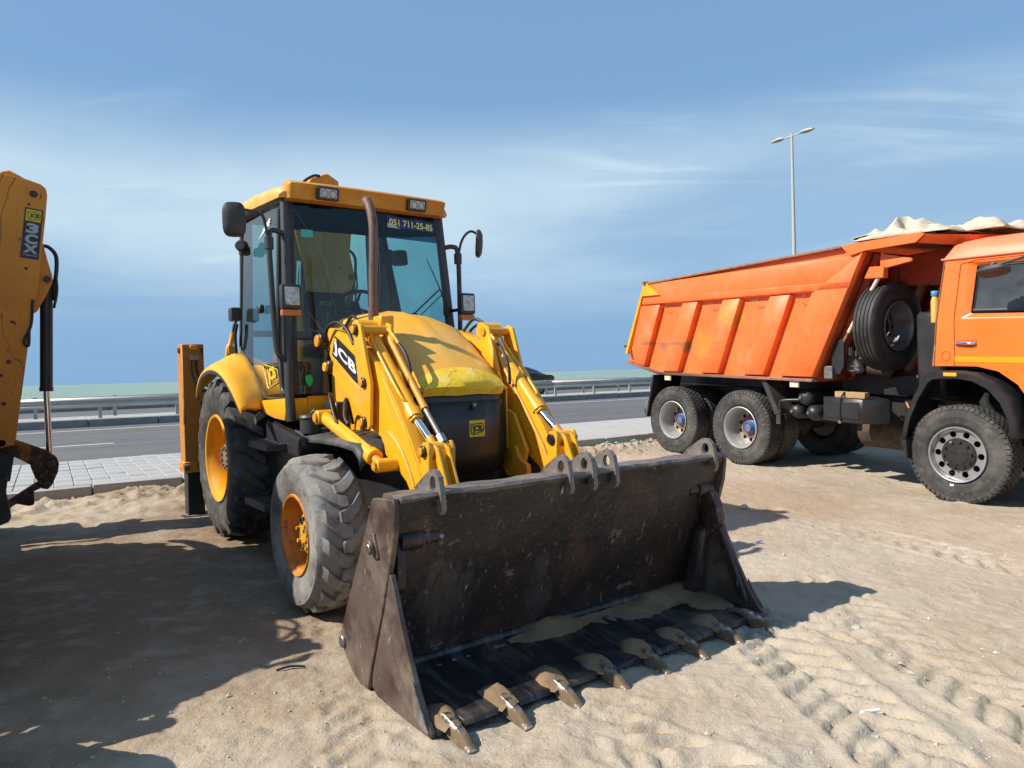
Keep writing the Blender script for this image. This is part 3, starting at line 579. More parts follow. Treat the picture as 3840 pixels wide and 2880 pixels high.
def block_tyre(R, W, Rr, n=60, nb=56, dep=.011):
    mb = MB(); hw = W / 2; rc = R - dep
    prof = [(Rr - .01, -hw * .70), (Rr + .012, -hw * .84), (Rr + (rc - Rr) * .18, -hw * .93), (Rr + (rc - Rr) * .20, -hw * .955), (Rr + (rc - Rr) * .50, -hw), (Rr + (rc - Rr) * .52, -hw * .985), (Rr + (rc - Rr) * .8, -hw * .96), (rc - .012, -hw * .86), (rc, -hw * .7), (rc, 0)]
    prof = prof + [(r, -y) for r, y in prof[-2::-1]]
    mb.lathe(prof, n); pit = 2 * pi / nb; rows = [-.335, -.168, 0, .168, .335]
    for ri, v in enumerate(rows):
        sh = (ri % 2) * .5; wv = .077 if abs(v) < .3 else .082
        for i in range(nb):
            th = (i + sh) * pit; a = .43 * pit
            hexp = [(-wv, -a * .55), (0 * wv, -a * 1.05), (wv, -a * .55), (wv, a * .55), (0, a * 1.05), (-wv, a * .55)]
            bot = [((rc - .002) * cos(th + t), (v + q) * W, (rc - .002) * sin(th + t)) for q, t in hexp]
            top = [((R - .006 * (2 * abs(v)) ** 2) * cos(th + t * .93), (v + q * .95) * W, (R - .006 * (2 * abs(v)) ** 2) * sin(th + t * .93)) for q, t in hexp]
            k = len(hexp); mb.add(bot + top, [tuple(range(k, 2 * k))] + [(j, (j + 1) % k, k + (j + 1) % k, k + j) for j in range(k)])
    for sgn in (-1, 1):                                   # shoulder notches
        for i in range(nb):
            th = (i + .5) * pit; a = .36 * pit
            q = [(R - .004, .40), (R - .012, .455), (R - .045, .492)]; rings = [[(r * cos(th + d), sgn * y * W, r * sin(th + d)) for d in (-a, a)] for r, y in q]
            base = [[((r - .03) * cos(th + d), sgn * (y - .03) * W, (r - .03) * sin(th + d)) for d in (-a, a)] for r, y in q]
            mb.loft([[rings[k][0], rings[k][1], base[k][1], base[k][0]] for k in range(3)], True, True)
    return mb
def hole_disc(mb, r0, r1, y, th, nh, hr, hc, n=18):
    for i in range(nh):
        a0, a1 = 2 * pi * (i - .5) / nh, 2 * pi * (i + .5) / nh; am = (a0 + a1) / 2
        arc = [a0 + (a1 - a0) * k / 6 for k in range(7)]
        poly = [(r1 * cos(a), r1 * sin(a)) for a in arc] + [(r0 * cos(a), r0 * sin(a)) for a in arc[::-1]]
        mb.plate_hole(poly, (hc * cos(am), hc * sin(am)), hr, y - th / 2, y + th / 2, 'xz', n)
    return mb

def rib_tyre(R, W, Rr, n=64):
    mb = MB(); hw = W / 2; g = .012
    prof = [(Rr - .01, -hw * .70), (Rr + .012, -hw * .84), (Rr + (R - Rr) * .2, -hw * .95), (Rr + (R - Rr) * .5, -hw), (Rr + (R - Rr) * .8, -hw * .96), (R - .02, -hw * .86), (R - .004, -hw * .76)]
    for c in (-.5, -.17, .17, .5): prof += [(R, hw * (c - .045)), (R - g, hw * (c - .03)), (R - g, hw * (c + .03)), (R, hw * (c + .045))]
    prof += [(R - .004, hw * .76), (R - .02, hw * .86), (Rr + (R - Rr) * .8, hw * .96), (Rr + (R - Rr) * .5, hw), (Rr + (R - Rr) * .2, hw * .95), (Rr + .012, hw * .84), (Rr - .01, hw * .70)]
    return mb.lathe(prof, n)
# ------------------------------------------------------------------ backhoe loader
def build_backhoe(root):
    P = lambda mb, name, m, **k: mb.build(name, m, root, **k)
    # ---- wheels
    def rear_wheel(y, flip):
        mb = MB(); mb.lathe([(.385, -.185), (.378, -.20), (.362, -.196), (.352, -.165), (.338, -.15), (.325, -.06), (.325, .03), (.30, .06), (.20, .05), (.12, .02), (.0, .02)], 56)
        w = mb.build('rear_wheel', 'rim_yellow', root, smooth=35); w.location = (0, y, .80); w.rotation_euler = (0, .3, pi if flip else 0)
        lug_tyre(.705, .43, .372, .045, 19, .44).build('tyre', 'rubber', w, smooth=32)
        MB().lathe([(.125, .03), (.125, -.10), (.118, -.115)], 30).build('hub', 'hub_rust', w, smooth=40)
        mb = MB(); mb.lathe([(.118, -.115), (.10, -.122), (0, -.122)], 30)
        for i in range(10): a = 2 * pi * i / 10; mb.cyl((.085 * cos(a), -.12, .085 * sin(a)), (.085 * cos(a), -.14, .085 * sin(a)), .013, n=6)
        mb.build('hub_cap', 'hub_grey', w, smooth=40); return w
    rear_wheel(-.765, False); rear_wheel(.765, True)
    def front_wheel(y, flip):
        mb = MB(); mb.lathe([(.258, -.148), (.252, -.16), (.24, -.156), (.232, -.13), (.222, -.12), (.215, -.05), (.21, .02), (.19, .05), (.12, .04), (0, .04)], 48)
        w = mb.build('front_wheel', 'rim_orange', root, smooth=35); w.location = (2.18, y, .50); w.rotation_euler = (0, .2, pi if flip else 0)
        lug_tyre(.495, .355, .25, .027, 17, .56, path=[(-.085, -.02), (.03, .0), (.17, .12), (.33, .36), (.485, .62)], wear=.004).build('tyre', 'rubber_worn', w, smooth=32)
        MB().lathe([(.135, .05), (.135, -.06), (.125, -.078)], 30).build('hub', 'rim_orange', w, smooth=40)
        mb = MB(); mb.lathe([(.125, -.078), (.10, -.088), (.06, -.088), (.055, -.10), (0, -.10)], 30)
        for i in range(8): a = 2 * pi * i / 8; mb.cyl((.10 * cos(a), -.085, .10 * sin(a)), (.10 * cos(a), -.108, .10 * sin(a)), .013, n=6)
        mb.build('hub_cap', 'hub_chipped', w, smooth=40); return w
    front_wheel(-.875, False); front_wheel(.875, True)
    # ---- chassis
    mb = MB(); mb.box(-1.2, 2.45, -.36, -.24, .62, .95).box(-1.2, 2.45, .24, .36, .62, .95); mb.box(.9, 2.4, -.30, .30, .55, 1.25); P(mb, 'chassis', 'black', bevel=.01)
    mb = MB(); mb.tube([(2.18, -.66, .50), (2.18, -.3, .53), (2.18, .3, .53), (2.18, .66, .50)], [.07, .10, .10, .07], 14); mb.cyl((2.18, -.68, .50), (2.18, -.5, .50), .13, .09); mb.cyl((2.18, .5, .50), (2.18, .68, .50), .09, .13)
    mb.tube([(2.36, -.66, .47), (2.36, .66, .47)], .028, 10); mb.tube([(2.30, -.35, .42), (2.34, .35, .42)], .04, 10); P(mb, 'front_axle', 'axle', smooth=40)
    mb = MB(); mb.tube([(0, -.7, .80), (0, -.3, .80), (0, .3, .80), (0, .7, .80)], [.11, .17, .17, .11], 16); mb.box(-.3, .9, -.22, .22, .66, 1.0); P(mb, 'rear_axle', 'axle', smooth=40)
    # nose frame round the radiator (yellow side plates and bumper)
    for s in (-1, 1):
        mb = MB(); mb.prism([(1.95, 1.0), (2.02, .80), (2.18, .745), (2.25, .785), (2.46, .80), (2.50, .755), (2.66, .78), (2.74, .95), (2.60, 1.2), (2.3, 1.3), (2.05, 1.2)], s * .385, s * .415, 'xz'); P(mb, 'nose_plate', 'yellow', bevel=.005)
        mb = MB(); mb.prism([(2.62, .74), (2.80, .74), (2.79, .86), (2.70, .90), (2.66, .98), (2.62, .98)], s * .345, s * .382, 'xz'); P(mb, 'bumper_upright', 'yellow_worn', bevel=.006)
    mb = MB(); mb.hexa([(2.60, -.345, .66), (2.70, -.345, .66), (2.70, .345, .66), (2.60, .345, .66)], [(2.62, -.345, .76), (2.78, -.345, .77), (2.78, .345, .77), (2.62, .345, .76)]); P(mb, 'bumper', 'yellow_worn', bevel=.008)
    # ---- bonnet
    prof = [(1.28, 1.985), (1.50, 1.975), (1.75, 1.945), (1.963, 1.885), (2.15, 1.775), (2.32, 1.65), (2.47, 1.532), (2.55, 1.475), (2.605, 1.43), (2.63, 1.395), (2.618, 1.366)]
    def hwz(i):                              # half width, edge drop
        t = i / (len(prof) - 1); return .40 - .045 * t, .09 * (1 - max(0, (i - 5) / 5) ** .8 * .95)
    rings = []; front = []
    for i, (x, z) in enumerate(prof):
        w, d = hwz(i); ring = []
        e = .014 if i < 6 else 0.0
        for q in np.linspace(-1, 1, 17):
            a = abs(q); zz = z - d * (a ** 2.6) - (.0 if a < .999 else .10 * max(0, 1 - i / 9))
            if a < .02: zz += e
            xx = x - .05 * (a ** 2.5) * (1 if i > 6 else 0)
            ring.append((xx, w * (q if a < .999 else q * 1.0), zz))
        rings.append(ring)
    mb = MB(); mb.loft(rings, False); bn = P(mb, 'bonnet', 'yellow_bonnet', smooth=50); md = bn.modifiers.new('thick', 'SOLIDIFY'); md.thickness = .02; md.offset = -1
    pr = []
    for i in range(7, 11):
        pr.append([(p[0] + .006 * (1 + .35 * sin(9 * p[1] + i)), p[1] * 1.005, p[2] + .006 + .003 * sin(21 * p[1])) for p in rings[i][1:-1]])
    r0 = [(p[0], p[1], p[2] - .004 + .0) for p in rings[6][1:-1]]; r0 = [lerp(a, b, .25 + .6 * max(0, sin((a[1] + .36) * 4.3)) ** 1.5) for a, b in zip([(p[0], p[1], p[2] + .006) for p in rings[7][1:-1]], [(p[0], p[1], p[2] + .004) for p in rings[6][1:-1]])]
    MB().loft([r0] + pr + [[(p[0] - .015, p[1], p[2] - .03) for p in pr[-1]]], False).build('filler_patch', 'yellow_patch', bn, smooth=60)
    # bonnet side panels
    for s in (-1, 1):
        mb = MB(); mb.prism([(1.32, 1.22), (1.32, 1.86), (1.6, 1.86), (1.95, 1.78), (2.3, 1.57), (2.55, 1.36), (2.55, .95), (2.2, 1.1)], s * .36, s * .375, 'xz'); P(mb, 'bonnet_side', 'yellow', bevel=.004)
    # grille
    gr = []
    for z, x in ((1.37, 2.575), (1.32, 2.592), (1.15, 2.612), (.95, 2.605), (.80, 2.575), (.75, 2.55)):
        w = .345 - .02 * abs(z - 1.1); gr.append([(x - .045 * (abs(q) ** 6) - .010 * q * q, w * q, z) for q in np.linspace(-1, 1, 15)] + [(2.45, w, z), (2.45, -w, z)])
    g = P(MB().loft(gr, True, True), 'grille', 'black_panel', smooth=45)
    gp = []
    for z, x in ((1.30, 2.598), (1.15, 2.618), (.95, 2.611), (.82, 2.588)): gp.append([(x + .004 - .012 * q * q, .285 * q + .01, z) for q in np.linspace(-1, 1, 11)])
    o = MB().loft(gp, False).build('grille_panel', 'black_panel', g, smooth=45); md = o.modifiers.new('t', 'SOLIDIFY'); md.thickness = .006; md.offset = 1
    mb = MB(); mb.box(2.624, 2.630, .002, .124, 1.062, 1.172); bd = mb.build('badge', 'decal_yellow', g)
    text('badge_lettering', 'JCB', 'decal_black', bd, (2.633, .030, 1.087), (0, .078, .0), (0, -.012, .052), .045)
    fr = [(.016, 1.088), (.012, 1.146), (.104, 1.150), (.115, 1.120), (.113, 1.10), (.034, 1.078)]
    mb = MB(); mb.tube([(2.6325, a, b) for a, b in fr + fr[:2]], .0028, 4); mb.build('badge_frame', 'decal_black', bd)
    mb = MB(); mb.cyl((2.612, .045, 1.275), (2.632, .045, 1.275), .022, n=16); k = mb.build('grille_lock', 'plastic', g); MB().cyl((2.630, .045, 1.275), (2.637, .045, 1.275), .009, n=10).build('key_barrel', 'steel', k)
    # ---- exhaust stack
    mb = MB(); mb.tube([(2.07, -.40, 1.72), (2.08, -.40, 1.87), (2.09, -.40, 2.1), (2.115, -.40, 2.40), (2.112, -.40, 2.53), (2.075, -.40, 2.63), (2.02, -.40, 2.70)], .0285, 20, smooth=4, caps=False)
    mb.tube([(2.078, -.40, 1.86), (2.081, -.40, 1.95)], .034, 20); ex = P(mb, 'exhaust_stack', 'exhaust', smooth=50); MB().cyl((2.06, -.40, 2.655), (2.028, -.40, 2.693), .026, n=18).build('pipe_mouth', 'bore_black', ex)
    md = ex.modifiers.new('t', 'SOLIDIFY'); md.thickness = .003; md.offset = 1
    # ---- cab
    YT, YB = .675, .735
    def cy(z, s): return s * (YB + (YT - YB) * (z - 1.34) / (2.84 - 1.34))
    def fx(z): return 1.305 - (z - 1.34) * .103
    cab = P(MB().box(-.12, 1.25, -.60, .60, 1.22, 1.27), 'cab_floor', 'black')
    for s in (-1, 1):
        mb = MB(); mb.tube([(fx(1.16), cy(1.34, s), 1.16), (fx(1.34), cy(1.34, s), 1.34), (fx(2.86), cy(2.86, s), 2.86)], .036, 12); P(mb, 'front_post', 'frame_grey', smooth=50)
        mb = MB(); mb.hexa([(-.16, s * .70, 1.30), (-.06, s * .70, 1.30), (-.06, s * .60, 1.30), (-.16, s * .60, 1.30)], [(-.14, s * .66, 2.98), (-.04, s * .66, 2.98), (-.04, s * .57, 2.98), (-.14, s * .57, 2.98)]); P(mb, 'rear_post', 'black', bevel=.01)
        mb = MB(); mb.tube([(fx(2.84), cy(2.84, s), 2.86), (.6, cy(2.84, s), 2.91), (-.1, s * .66, 2.97)], .04, 8); P(mb, 'roof_rail', 'black', smooth=50)
    mb = MB(); mb.tube([(fx(2.85), -.67, 2.855), (fx(2.85), .67, 2.855)], .035, 8); mb.tube([(-.1, -.62, 2.95), (-.1, .62, 2.95)], .05, 8); mb.tube([(-.1, -.62, 1.9), (-.1, .62, 1.9)], .03, 8); P(mb, 'cross_rail', 'black', smooth=50)
    # wide rear left pillar seen through the windscreen, with headrest-like pad
    mb = MB(); mb.prism([(.02, 1.3), (.34, 1.3), (.24, 2.2), (.10, 2.93), (-.08, 2.95), (-.08, 1.3)], .64, .69, 'xz'); P(mb, 'rear_quarter_panel', 'black', bevel=.006)
    mb = MB(); mb.tube([(.26, .60, 2.56), (.26, .60, 2.70)], [.08, .075], 14); P(mb, 'speaker', 'plastic', bevel=.012)
    # side windows
    for s in (-1, 1):
        outl = [(fx(2.80) - .03, 2.82), (.60, 2.885), (-.04, 2.94), (-.06, 1.80), (-.03, 1.735), (.14, 1.685), (.33, 1.605), (.47, 1.515), (.62, 1.40), (.72, 1.33), (fx(1.34) - .04, 1.335)]
        mb = MB(); pts = [(x, cy(z, s) if x > .3 else s * (abs(cy(z, s)) - .012), z) for x, z in outl]; mb.add(pts, [tuple(range(len(pts)))]); w = P(mb, 'side_window', 'side_glass', smooth=0)
        mb = MB(); mb.tube(pts + pts[:1], .014, 6); mb.build('window_seal', 'black', w, smooth=50)
        if s < 0:
            pp = [(x, cy(z, s) - .004, z) for x, z in [(fx(2.7) - .12, 2.80), (1.05, 2.2), (1.06, 1.75), (1.12, 1.55), (1.16, 1.40), (1.23, 1.36)]]
            mb = MB(); mb.tube(pp, .022, 8, smooth=4); mb.build('door_frame', 'black', w, smooth=50)
            pl_ = [(x, cy(z, s) - .003, z) for x, z in [(.16, 1.665), (.34, 1.60), (.60, 1.60), (.84, 1.53), (1.06, 1.50), (1.13, 1.37), (.72, 1.345), (.62, 1.41), (.47, 1.525)]]
            mb = MB(); mb.add(pl_, [tuple(range(len(pl_)))]); mb.build('lower_panel', 'band_side', w, smooth=0)
            # JCB sticker on the lower glass
            yk = cy(1.47, s) - .011
            text('window_sticker', 'JCB', 'decal_yellow', w, (.845, yk, 1.434), (.195, 0, .032), (-.066, 0, .122), .05)
            c = [(.708, yk, 1.603), (1.045, yk, 1.555), (1.062, yk, 1.54), (1.075, yk, 1.465), (1.06, yk, 1.452), (.835, yk, 1.406), (.815, yk, 1.412), (.70, yk, 1.59)]
            mb = MB(); mb.tube(c + c[:2], .0045, 5); mb.build('sticker_frame', 'decal_yellow', w)
            # white leaping-animal sticker, upper front corner
            cat_ = [(.985, 2.45), (1.0, 2.47), (1.035, 2.53), (1.055, 2.60), (1.075, 2.655), (1.095, 2.66), (1.115, 2.70), (1.125, 2.675), (1.112, 2.645), (1.128, 2.63), (1.10, 2.615), (1.122, 2.59), (1.085, 2.585), (1.066, 2.55), (1.05, 2.52), (1.02, 2.485)]
            pts2 = [(x, cy(z, s) - .006, z) for x, z in [(.48 + (a - .985) / .145 * .36, 2.645 + (b - 2.45) / .25 * .13) for a, b in cat_]]; MB().add(pts2, [tuple(range(len(pts2)))]).build('animal_sticker', 'white', w, smooth=0)
            mb = MB(); mb.box(.62, .70, cy(2.0, s) - .05, cy(2.0, s) - .005, 2.02, 2.09); mb.build('door_handle', 'plastic', w, bevel=.01)
    # windscreen: upper dark band and main pane, lower glass panel
    zs = [(2.845, 'band'), (2.60, 'band'), (1.80, 'main')]
    def wpt(y, z): return (fx(z) + .012 + .05 * (1 - (y / .7) ** 2), y, z)
    def wpane(z0, z1, y0, y1, name, m, par=root, n=12):
        r = [[wpt(y0 * abs(cy(z, 1)) / .7 + (y1 * abs(cy(z, 1)) / .7 - y0 * abs(cy(z, 1)) / .7) * q, z) for q in np.linspace(0, 1, n)] for z in np.linspace(z0, z1, 5)]
        return MB().loft(r, False).build(name, m, par, smooth=60)
    ws = wpane(1.79, 2.615, -.67, .67, 'windscreen', 'windscreen_glass'); wpane(2.617, 2.84, -.67, .67, 'sun_band', 'band_glass', ws)
    wpane(1.36, 1.77, -.67, -.42, 'lower_window', 'cab_glass'); wpane(1.36, 1.77, .42, .67, 'lower_window', 'cab_glass')
    for s in (-1, 1):
        pts = [(wpt(s * .66 * abs(cy(z, 1)) / .7, z)[0] + .004, s * abs(cy(z, 1)) * .915, z) for z in (1.36, 1.8, 2.3, 2.84)]
        pt2 = [(p[0] - .004, p[1] + s * .055, p[2]) for p in pts]
        MB().loft([pts, pt2], False).build('windscreen_edge', 'black', ws, smooth=0)
    mb = MB(); mb.tube([wpt(-.66, 1.78), wpt(-.42, 1.78)], .010, 6); mb.tube([wpt(.66, 1.78), wpt(.42, 1.78)], .010, 6); mb.build('glass_joint', 'black', ws)
    # phone number sticker, small stickers, cracks
    def wp2(y, z, e=.006): p = wpt(y, z); return (p[0] + e, p[1], p[2])
    mb = MB(); a = [wp2(.145 + (.60 - .145) * i / 6, 2.805 - .018 * i / 6) for i in range(7)]; b = [wp2(.145 + (.60 - .145) * i / 6, 2.706 - .004 * i / 6) for i in range(7)]
    mb.loft([a, b], False); stk = mb.build('phone_sticker', 'sticker_blue', ws, smooth=60)
    tn = text('phone_number', '051 711-25-85', 'sticker_text', stk, (0, .165, 2.727), (0, .425, -.010), (0, 0, .056), .024)
    for v in tn.data.vertices: v.co.x = wpt(v.co.y, v.co.z)[0] + .009
    mb = MB(); mb.add([wp2(.145, 2.745, .008), wp2(.145, 2.706, .008), wp2(.27, 2.704, .008), wp2(.22, 2.725, .008)], [(0, 1, 2, 3)]); mb.build('worn_print', 'decal_silver', stk, smooth=0)
    mb = MB(); mb.add([wp2(-.575, 2.625), wp2(-.485, 2.625), wp2(-.485, 2.565), wp2(-.575, 2.565)], [(0, 1, 2, 3)]); mb.build('permit_sticker', 'sticker_teal', ws, smooth=0)
    mb = MB(); mb.add([wp2(-.615, 1.50), wp2(-.575, 1.51), wp2(-.56, 1.46), wp2(-.585, 1.41), wp2(-.615, 1.45)], [(0, 1, 2, 3, 4)]); mb.build('green_sticker', 'sticker_green', ws, smooth=0)
    rr = random.Random(5); mb = MB()
    for (y0, z0, y1, z1) in ((-.62, 2.78, -.52, 2.60), (-.52, 2.60, -.50, 2.42), (-.50, 2.42, -.40, 2.26), (-.40, 2.26, -.32, 1.90), (-.44, 2.5, -.36, 2.15), (.06, 2.60, .02, 2.10), (.02, 2.10, .08, 1.86), (.08, 2.03, .22, 1.98), (-.12, 2.55, -.10, 2.30), (-.10, 2.3, -.18, 2.2)):
        pts = []; 
        for i in range(7): t = i / 6; pts.append(wp2(y0 + (y1 - y0) * t + rr.uniform(-.012, .012), z0 + (z1 - z0) * t, .004))
        mb.tube(pts, .0013, 3)
    for i in range(17):
        a = rr.uniform(0, 2 * pi); l = rr.uniform(.05, .2); c0 = (-.46, 1.83); mb.tube([wp2(c0[0], c0[1], .004), wp2(c0[0] + l * .5 * cos(a) + rr.uniform(-.01, .01), c0[1] + abs(l * .5 * sin(a)), .004), wp2(c0[0] + l * cos(a), c0[1] + abs(l * sin(a)), .004)], .001, 3)
    mb.build('crack_lines', 'crack', ws)
    # wiper
    mb = MB(); mb.tube([wp2(.655, 2.00, .03), wp2(.63, 2.10, .045), wp2(.60, 2.22, .035), wp2(.495, 2.47, .02)], [.009, .007, .006, .004], 6); mb.tube([wp2(.60, 2.21, .03), wp2(.28, 1.95, .015)], .006, 6); mb.tube([wp2(.64, 2.18, .03), wp2(.33, 1.93, .015)], .004, 6); mb.box(fx(2.05) + .03, fx(2.05) + .07, .635, .68, 1.99, 2.06)
    mb.build('wiper', 'plastic', ws, smooth=50)
    # cab lower panels
    mb = MB(); mb.prism([(.72, 1.31), (.74, 1.215), (1.05, 1.175), (1.30, 1.165), (1.325, 1.24), (1.315, 1.335)], -.78, -.60, 'xz'); P(mb, 'sill_panel', 'yellow', bevel=.02, seg=2)
    mb = MB(); mb.prism([(.72, 1.31), (.74, 1.215), (1.05, 1.175), (1.30, 1.165), (1.325, 1.24), (1.315, 1.335)], .60, .78, 'xz'); P(mb, 'sill_panel', 'yellow', bevel=.02, seg=2)
    mb = MB(); mb.box(1.255, 1.32, -.60, -.376, 1.05, 1.345); sym('bulkhead', mb, 'yellow', root, bevel=.006)
    # roof
    rings = []
    for y, dz, dx in ((-.73, -.055, -.05), (-.735, -.02, -.02), (-.71, .022, 0), (-.64, .045, 0), (-.3, .06, 0), (.3, .06, 0), (.64, .045, 0), (.71, .022, 0), (.735, -.02, -.02), (.73, -.055, -.05)):
        rings.append([(-.24 - dx, y, 2.955 + dz * .4), (-.20, y, 2.985 + dz), (.0, y, 3.01 + dz), (.5, y, 2.99 + dz), (1.0, y, 2.945 + dz), (1.19 + dx, y, 2.915 + dz), (1.225 + dx, y, 2.885 + dz * .5), (1.21 + dx, y, 2.855), (.5, y, 2.90), (-.2, y, 2.95)])
    P(MB().loft(rings, True, True), 'roof', 'yellow_faded', smooth=50)
    mb = MB(); vp = [(1.02, 2.965), (1.18, 3.0), (1.265, 2.975), (1.30, 2.955), (1.285, 2.93), (1.262, 2.845), (1.21, 2.83), (1.14, 2.85)]
    rings = []
    for y, k in ((-.685, .80), (-.67, .96), (-.62, 1), (-.3, 1.03), (.3, 1.03), (.62, 1), (.67, .96), (.685, .80)):
        rings.append([(1.1 + (x - 1.1) * k, y, 2.86 + (z - 2.86) * k) for x, z in vp])
    vis = P(mb.loft(rings, True, True), 'roof_visor', 'yellow_worn_roof', smooth=40)
    for y in (-.386, .386):
        f = MB(); f.box(1.255, 1.315, y - .088, y + .088, 2.852, 2.950); f.xf(Matrix.Translation((1.28, y, 2.9)) @ Matrix.Rotation(radians(9), 4, 'Y') @ Matrix.Translation((-1.28, -y, -2.9))); h = f.build('roof_light', 'plastic', root, bevel=.012, seg=2)
        g2 = MB(); g2.box(1.305, 1.322, y - .068, y + .068, 2.868, 2.936); g2.xf(Matrix.Translation((1.28, y, 2.9)) @ Matrix.Rotation(radians(9), 4, 'Y') @ Matrix.Translation((-1.28, -y, -2.9))); g2.build('light_lens', 'lamp_glass', h, bevel=.006)
        for q in (-.033, .033):
            e = MB(); rng2 = [[(1.3235 - .0, y + q + .027 * cos(a) * k, 2.898 + .031 * sin(a) * k) for a in np.linspace(0, 2 * pi, 17)[:-1]] for k in (1, .85)]; e.loft(rng2, True, False); e.xf(Matrix.Translation((1.28, y, 2.9)) @ Matrix.Rotation(radians(9), 4, 'Y') @ Matrix.Translation((-1.28, -y, -2.9))); e.build('reflector_ring', 'frame_grey', h)
    # interior
    mb = MB(); mb.hexa([(.42, -.31, 1.75), (.42, .13, 1.75), (.52, .13, 1.75), (.52, -.31, 1.75)], [(.34, -.27, 2.25), (.34, .09, 2.25), (.42, .09, 2.25), (.42, -.27, 2.25)]); mb.box(.40, .86, -.31, .13, 1.66, 1.78); st_ = P(mb, 'seat', 'seat', bevel=.035, seg=3)
    text('seat_lettering', 'JCB', 'decal_silver', st_, (.4555, -.165, 2.115), (0, .15, 0), (-.008, 0, .048), .03)
    mb = MB(); mb.box(.35, .9, -.22, .06, 1.27, 1.68); P(mb, 'seat_base', 'black', bevel=.02)
    c = Vector((.88, -.015, 2.09)); ax = Vector((-.55, 0, .83)).normalized(); e1 = Vector((0, 1, 0)); e2 = ax.cross(e1)
    mb = MB(); mb.tube([c + (e1 * cos(a) + e2 * sin(a)) * .185 for a in np.linspace(0, 2 * pi, 33)], .015, 8, caps=False)
    for a in (.5, 2.6, 4.7): mb.tube([c - ax * .03, c + (e1 * cos(a) + e2 * sin(a)) * .18], [.016, .011], 6)
    mb.cyl(c - ax * .05, c + ax * .01, .045, n=14); sw = P(mb, 'steering_wheel', 'plastic', smooth=50); MB().cyl(c + ax * .01, c + ax * .018, .03, n=14).build('horn_cap', 'frame_grey', sw)
    mb = MB(); mb.tube([c - ax * .05, (1.12, -.015, 1.8), (1.2, -.015, 1.4)], .04, 10); P(mb, 'steering_column', 'black', smooth=50)
    mb = MB(); mb.prism([(.98, 1.3), (1.24, 1.3), (1.22, 1.86), (1.16, 1.99), (1.08, 2.02), (1.0, 1.9)], -.34, .36, 'xz'); P(mb, 'dashboard', 'plastic', bevel=.03, seg=2)
    mb = MB(); mb.box(.1, .95, -.60, -.42, 1.27, 1.62).box(.1, .9, .40, .60, 1.27, 1.75); P(mb, 'side_console', 'plastic', bevel=.03)
    mb = MB()
    for (x, y, z) in ((.75, -.50, 1.95), (.68, -.52, 1.88), (.6, -.50, 1.85)): mb.tube([(x - .1, y, 1.6), (x, y, z)], .008, 6); mb.cyl((x, y, z), (x, y, z + .05), .018, n=8)
    P(mb, 'control_levers', 'black')
    # cab rear window and grab rails, mirrors, headlamps
    mb = MB(); mb.add([(-.10, -.60, 1.92), (-.10, .60, 1.92), (-.09, .58, 2.92), (-.09, -.58, 2.92)], [(0, 1, 2, 3)]); P(mb, 'rear_window', 'cab_glass', smooth=0)
    for s in (-1, 1):
        pts = [(fx(2.58), cy(2.58, s), 2.58), (1.20, s * .785, 2.60), (1.22, s * .825, 2.54), (1.235, s * .822, 2.2), (1.25, s * .81, 1.78), (1.262, s * .80, 1.68), (1.27, s * .77, 1.635), (fx(1.63), cy(1.63, s), 1.63)]
        if s > 0: pts = pts[:-3] + [(1.28, .80, 1.70), (1.30, .79, 1.55), (1.31, .74, 1.45)]
        mb = MB(); mb.tube(pts, .021, 10, smooth=4); gr_ = P(mb, 'grab_rail', 'plastic', smooth=50); MB().cyl((1.22, s * .825, 2.45), (1.22, s * .825, 2.54), .034, n=10).build('mirror_clamp', 'plastic', gr_)
        # mirrors
        mc = Vector((1.30, -1.095, 2.63)) if s < 0 else Vector((1.18, 1.075, 2.655))
        mb = MB(); mb.tube([(1.22, s * .83, 2.50), (1.23, s * .85, 2.62), (1.25, s * .885, 2.70), (mc.x - .0, s * 1.0, 2.705 if s < 0 else 2.76), (mc.x + .035, mc.y - s * .01, 2.70 if s < 0 else 2.72)], .0115, 8, smooth=4); P(mb, 'mirror_arm', 'plastic', smooth=50)
        w_, h_ = .080, .125; sec = []
        for q, k in ((-.022, .90), (-.012, 1), (.012, .97), (.030, .72), (.036, .3)):
            sec.append([(q, s * 0 + w_ * k * (abs(cos(a)) ** .55) * (1 if cos(a) > 0 else -1), h_ * k * (abs(sin(a)) ** .55) * (1 if sin(a) > 0 else -1)) for a in np.linspace(0, 2 * pi, 25)[:-1]])
        mb = MB().loft(sec, True, True); mb.xf(Matrix.Translation(mc) @ Matrix.Rotation(radians(-20 if s < 0 else 52), 4, 'Z') @ Matrix.Rotation(radians(4), 4, 'Y'))
        mo = P(mb, 'mirror', 'plastic', smooth=40)
        # headlamp on bracket
        hx, hy = 1.46, s * .755
        mb = MB(); mb.tube([(fx(2.03), cy(2.03, s), 2.03), (hx - .08, hy - s * .03, 2.03), (hx - .04, hy, 2.04)], .015, 8); P(mb, 'lamp_bracket', 'plastic', smooth=50)
        mb = MB(); mb.box(hx - .05, hx + .02, hy - .073, hy + .073, 1.985, 2.165); hl = P(mb, 'headlamp', 'plastic', bevel=.018, seg=2)
        MB().box(hx + .018, hx + .026, hy - .052, hy + .056, 2.012, 2.145).build('lamp_lens', 'lens', hl, bevel=.006)
        MB().box(hx - .045, hx + .012, hy - .070, hy + .070, 1.935, 1.983).build('indicator', 'amber', hl, bevel=.012, seg=2)
    mb = MB(); mb.cyl((.30, -.76, 2.62), (.36, -.80, 2.62), .055, .045, n=14); mb.box(.24, .32, -.78, -.70, 2.55, 2.62); P(mb, 'side_lamp', 'plastic', bevel=.008)
    mb = MB(); mb.box(-.02, .10, -.82, -.73, 2.00, 2.12); P(mb, 'rear_side_lamp', 'plastic', bevel=.02, seg=2)
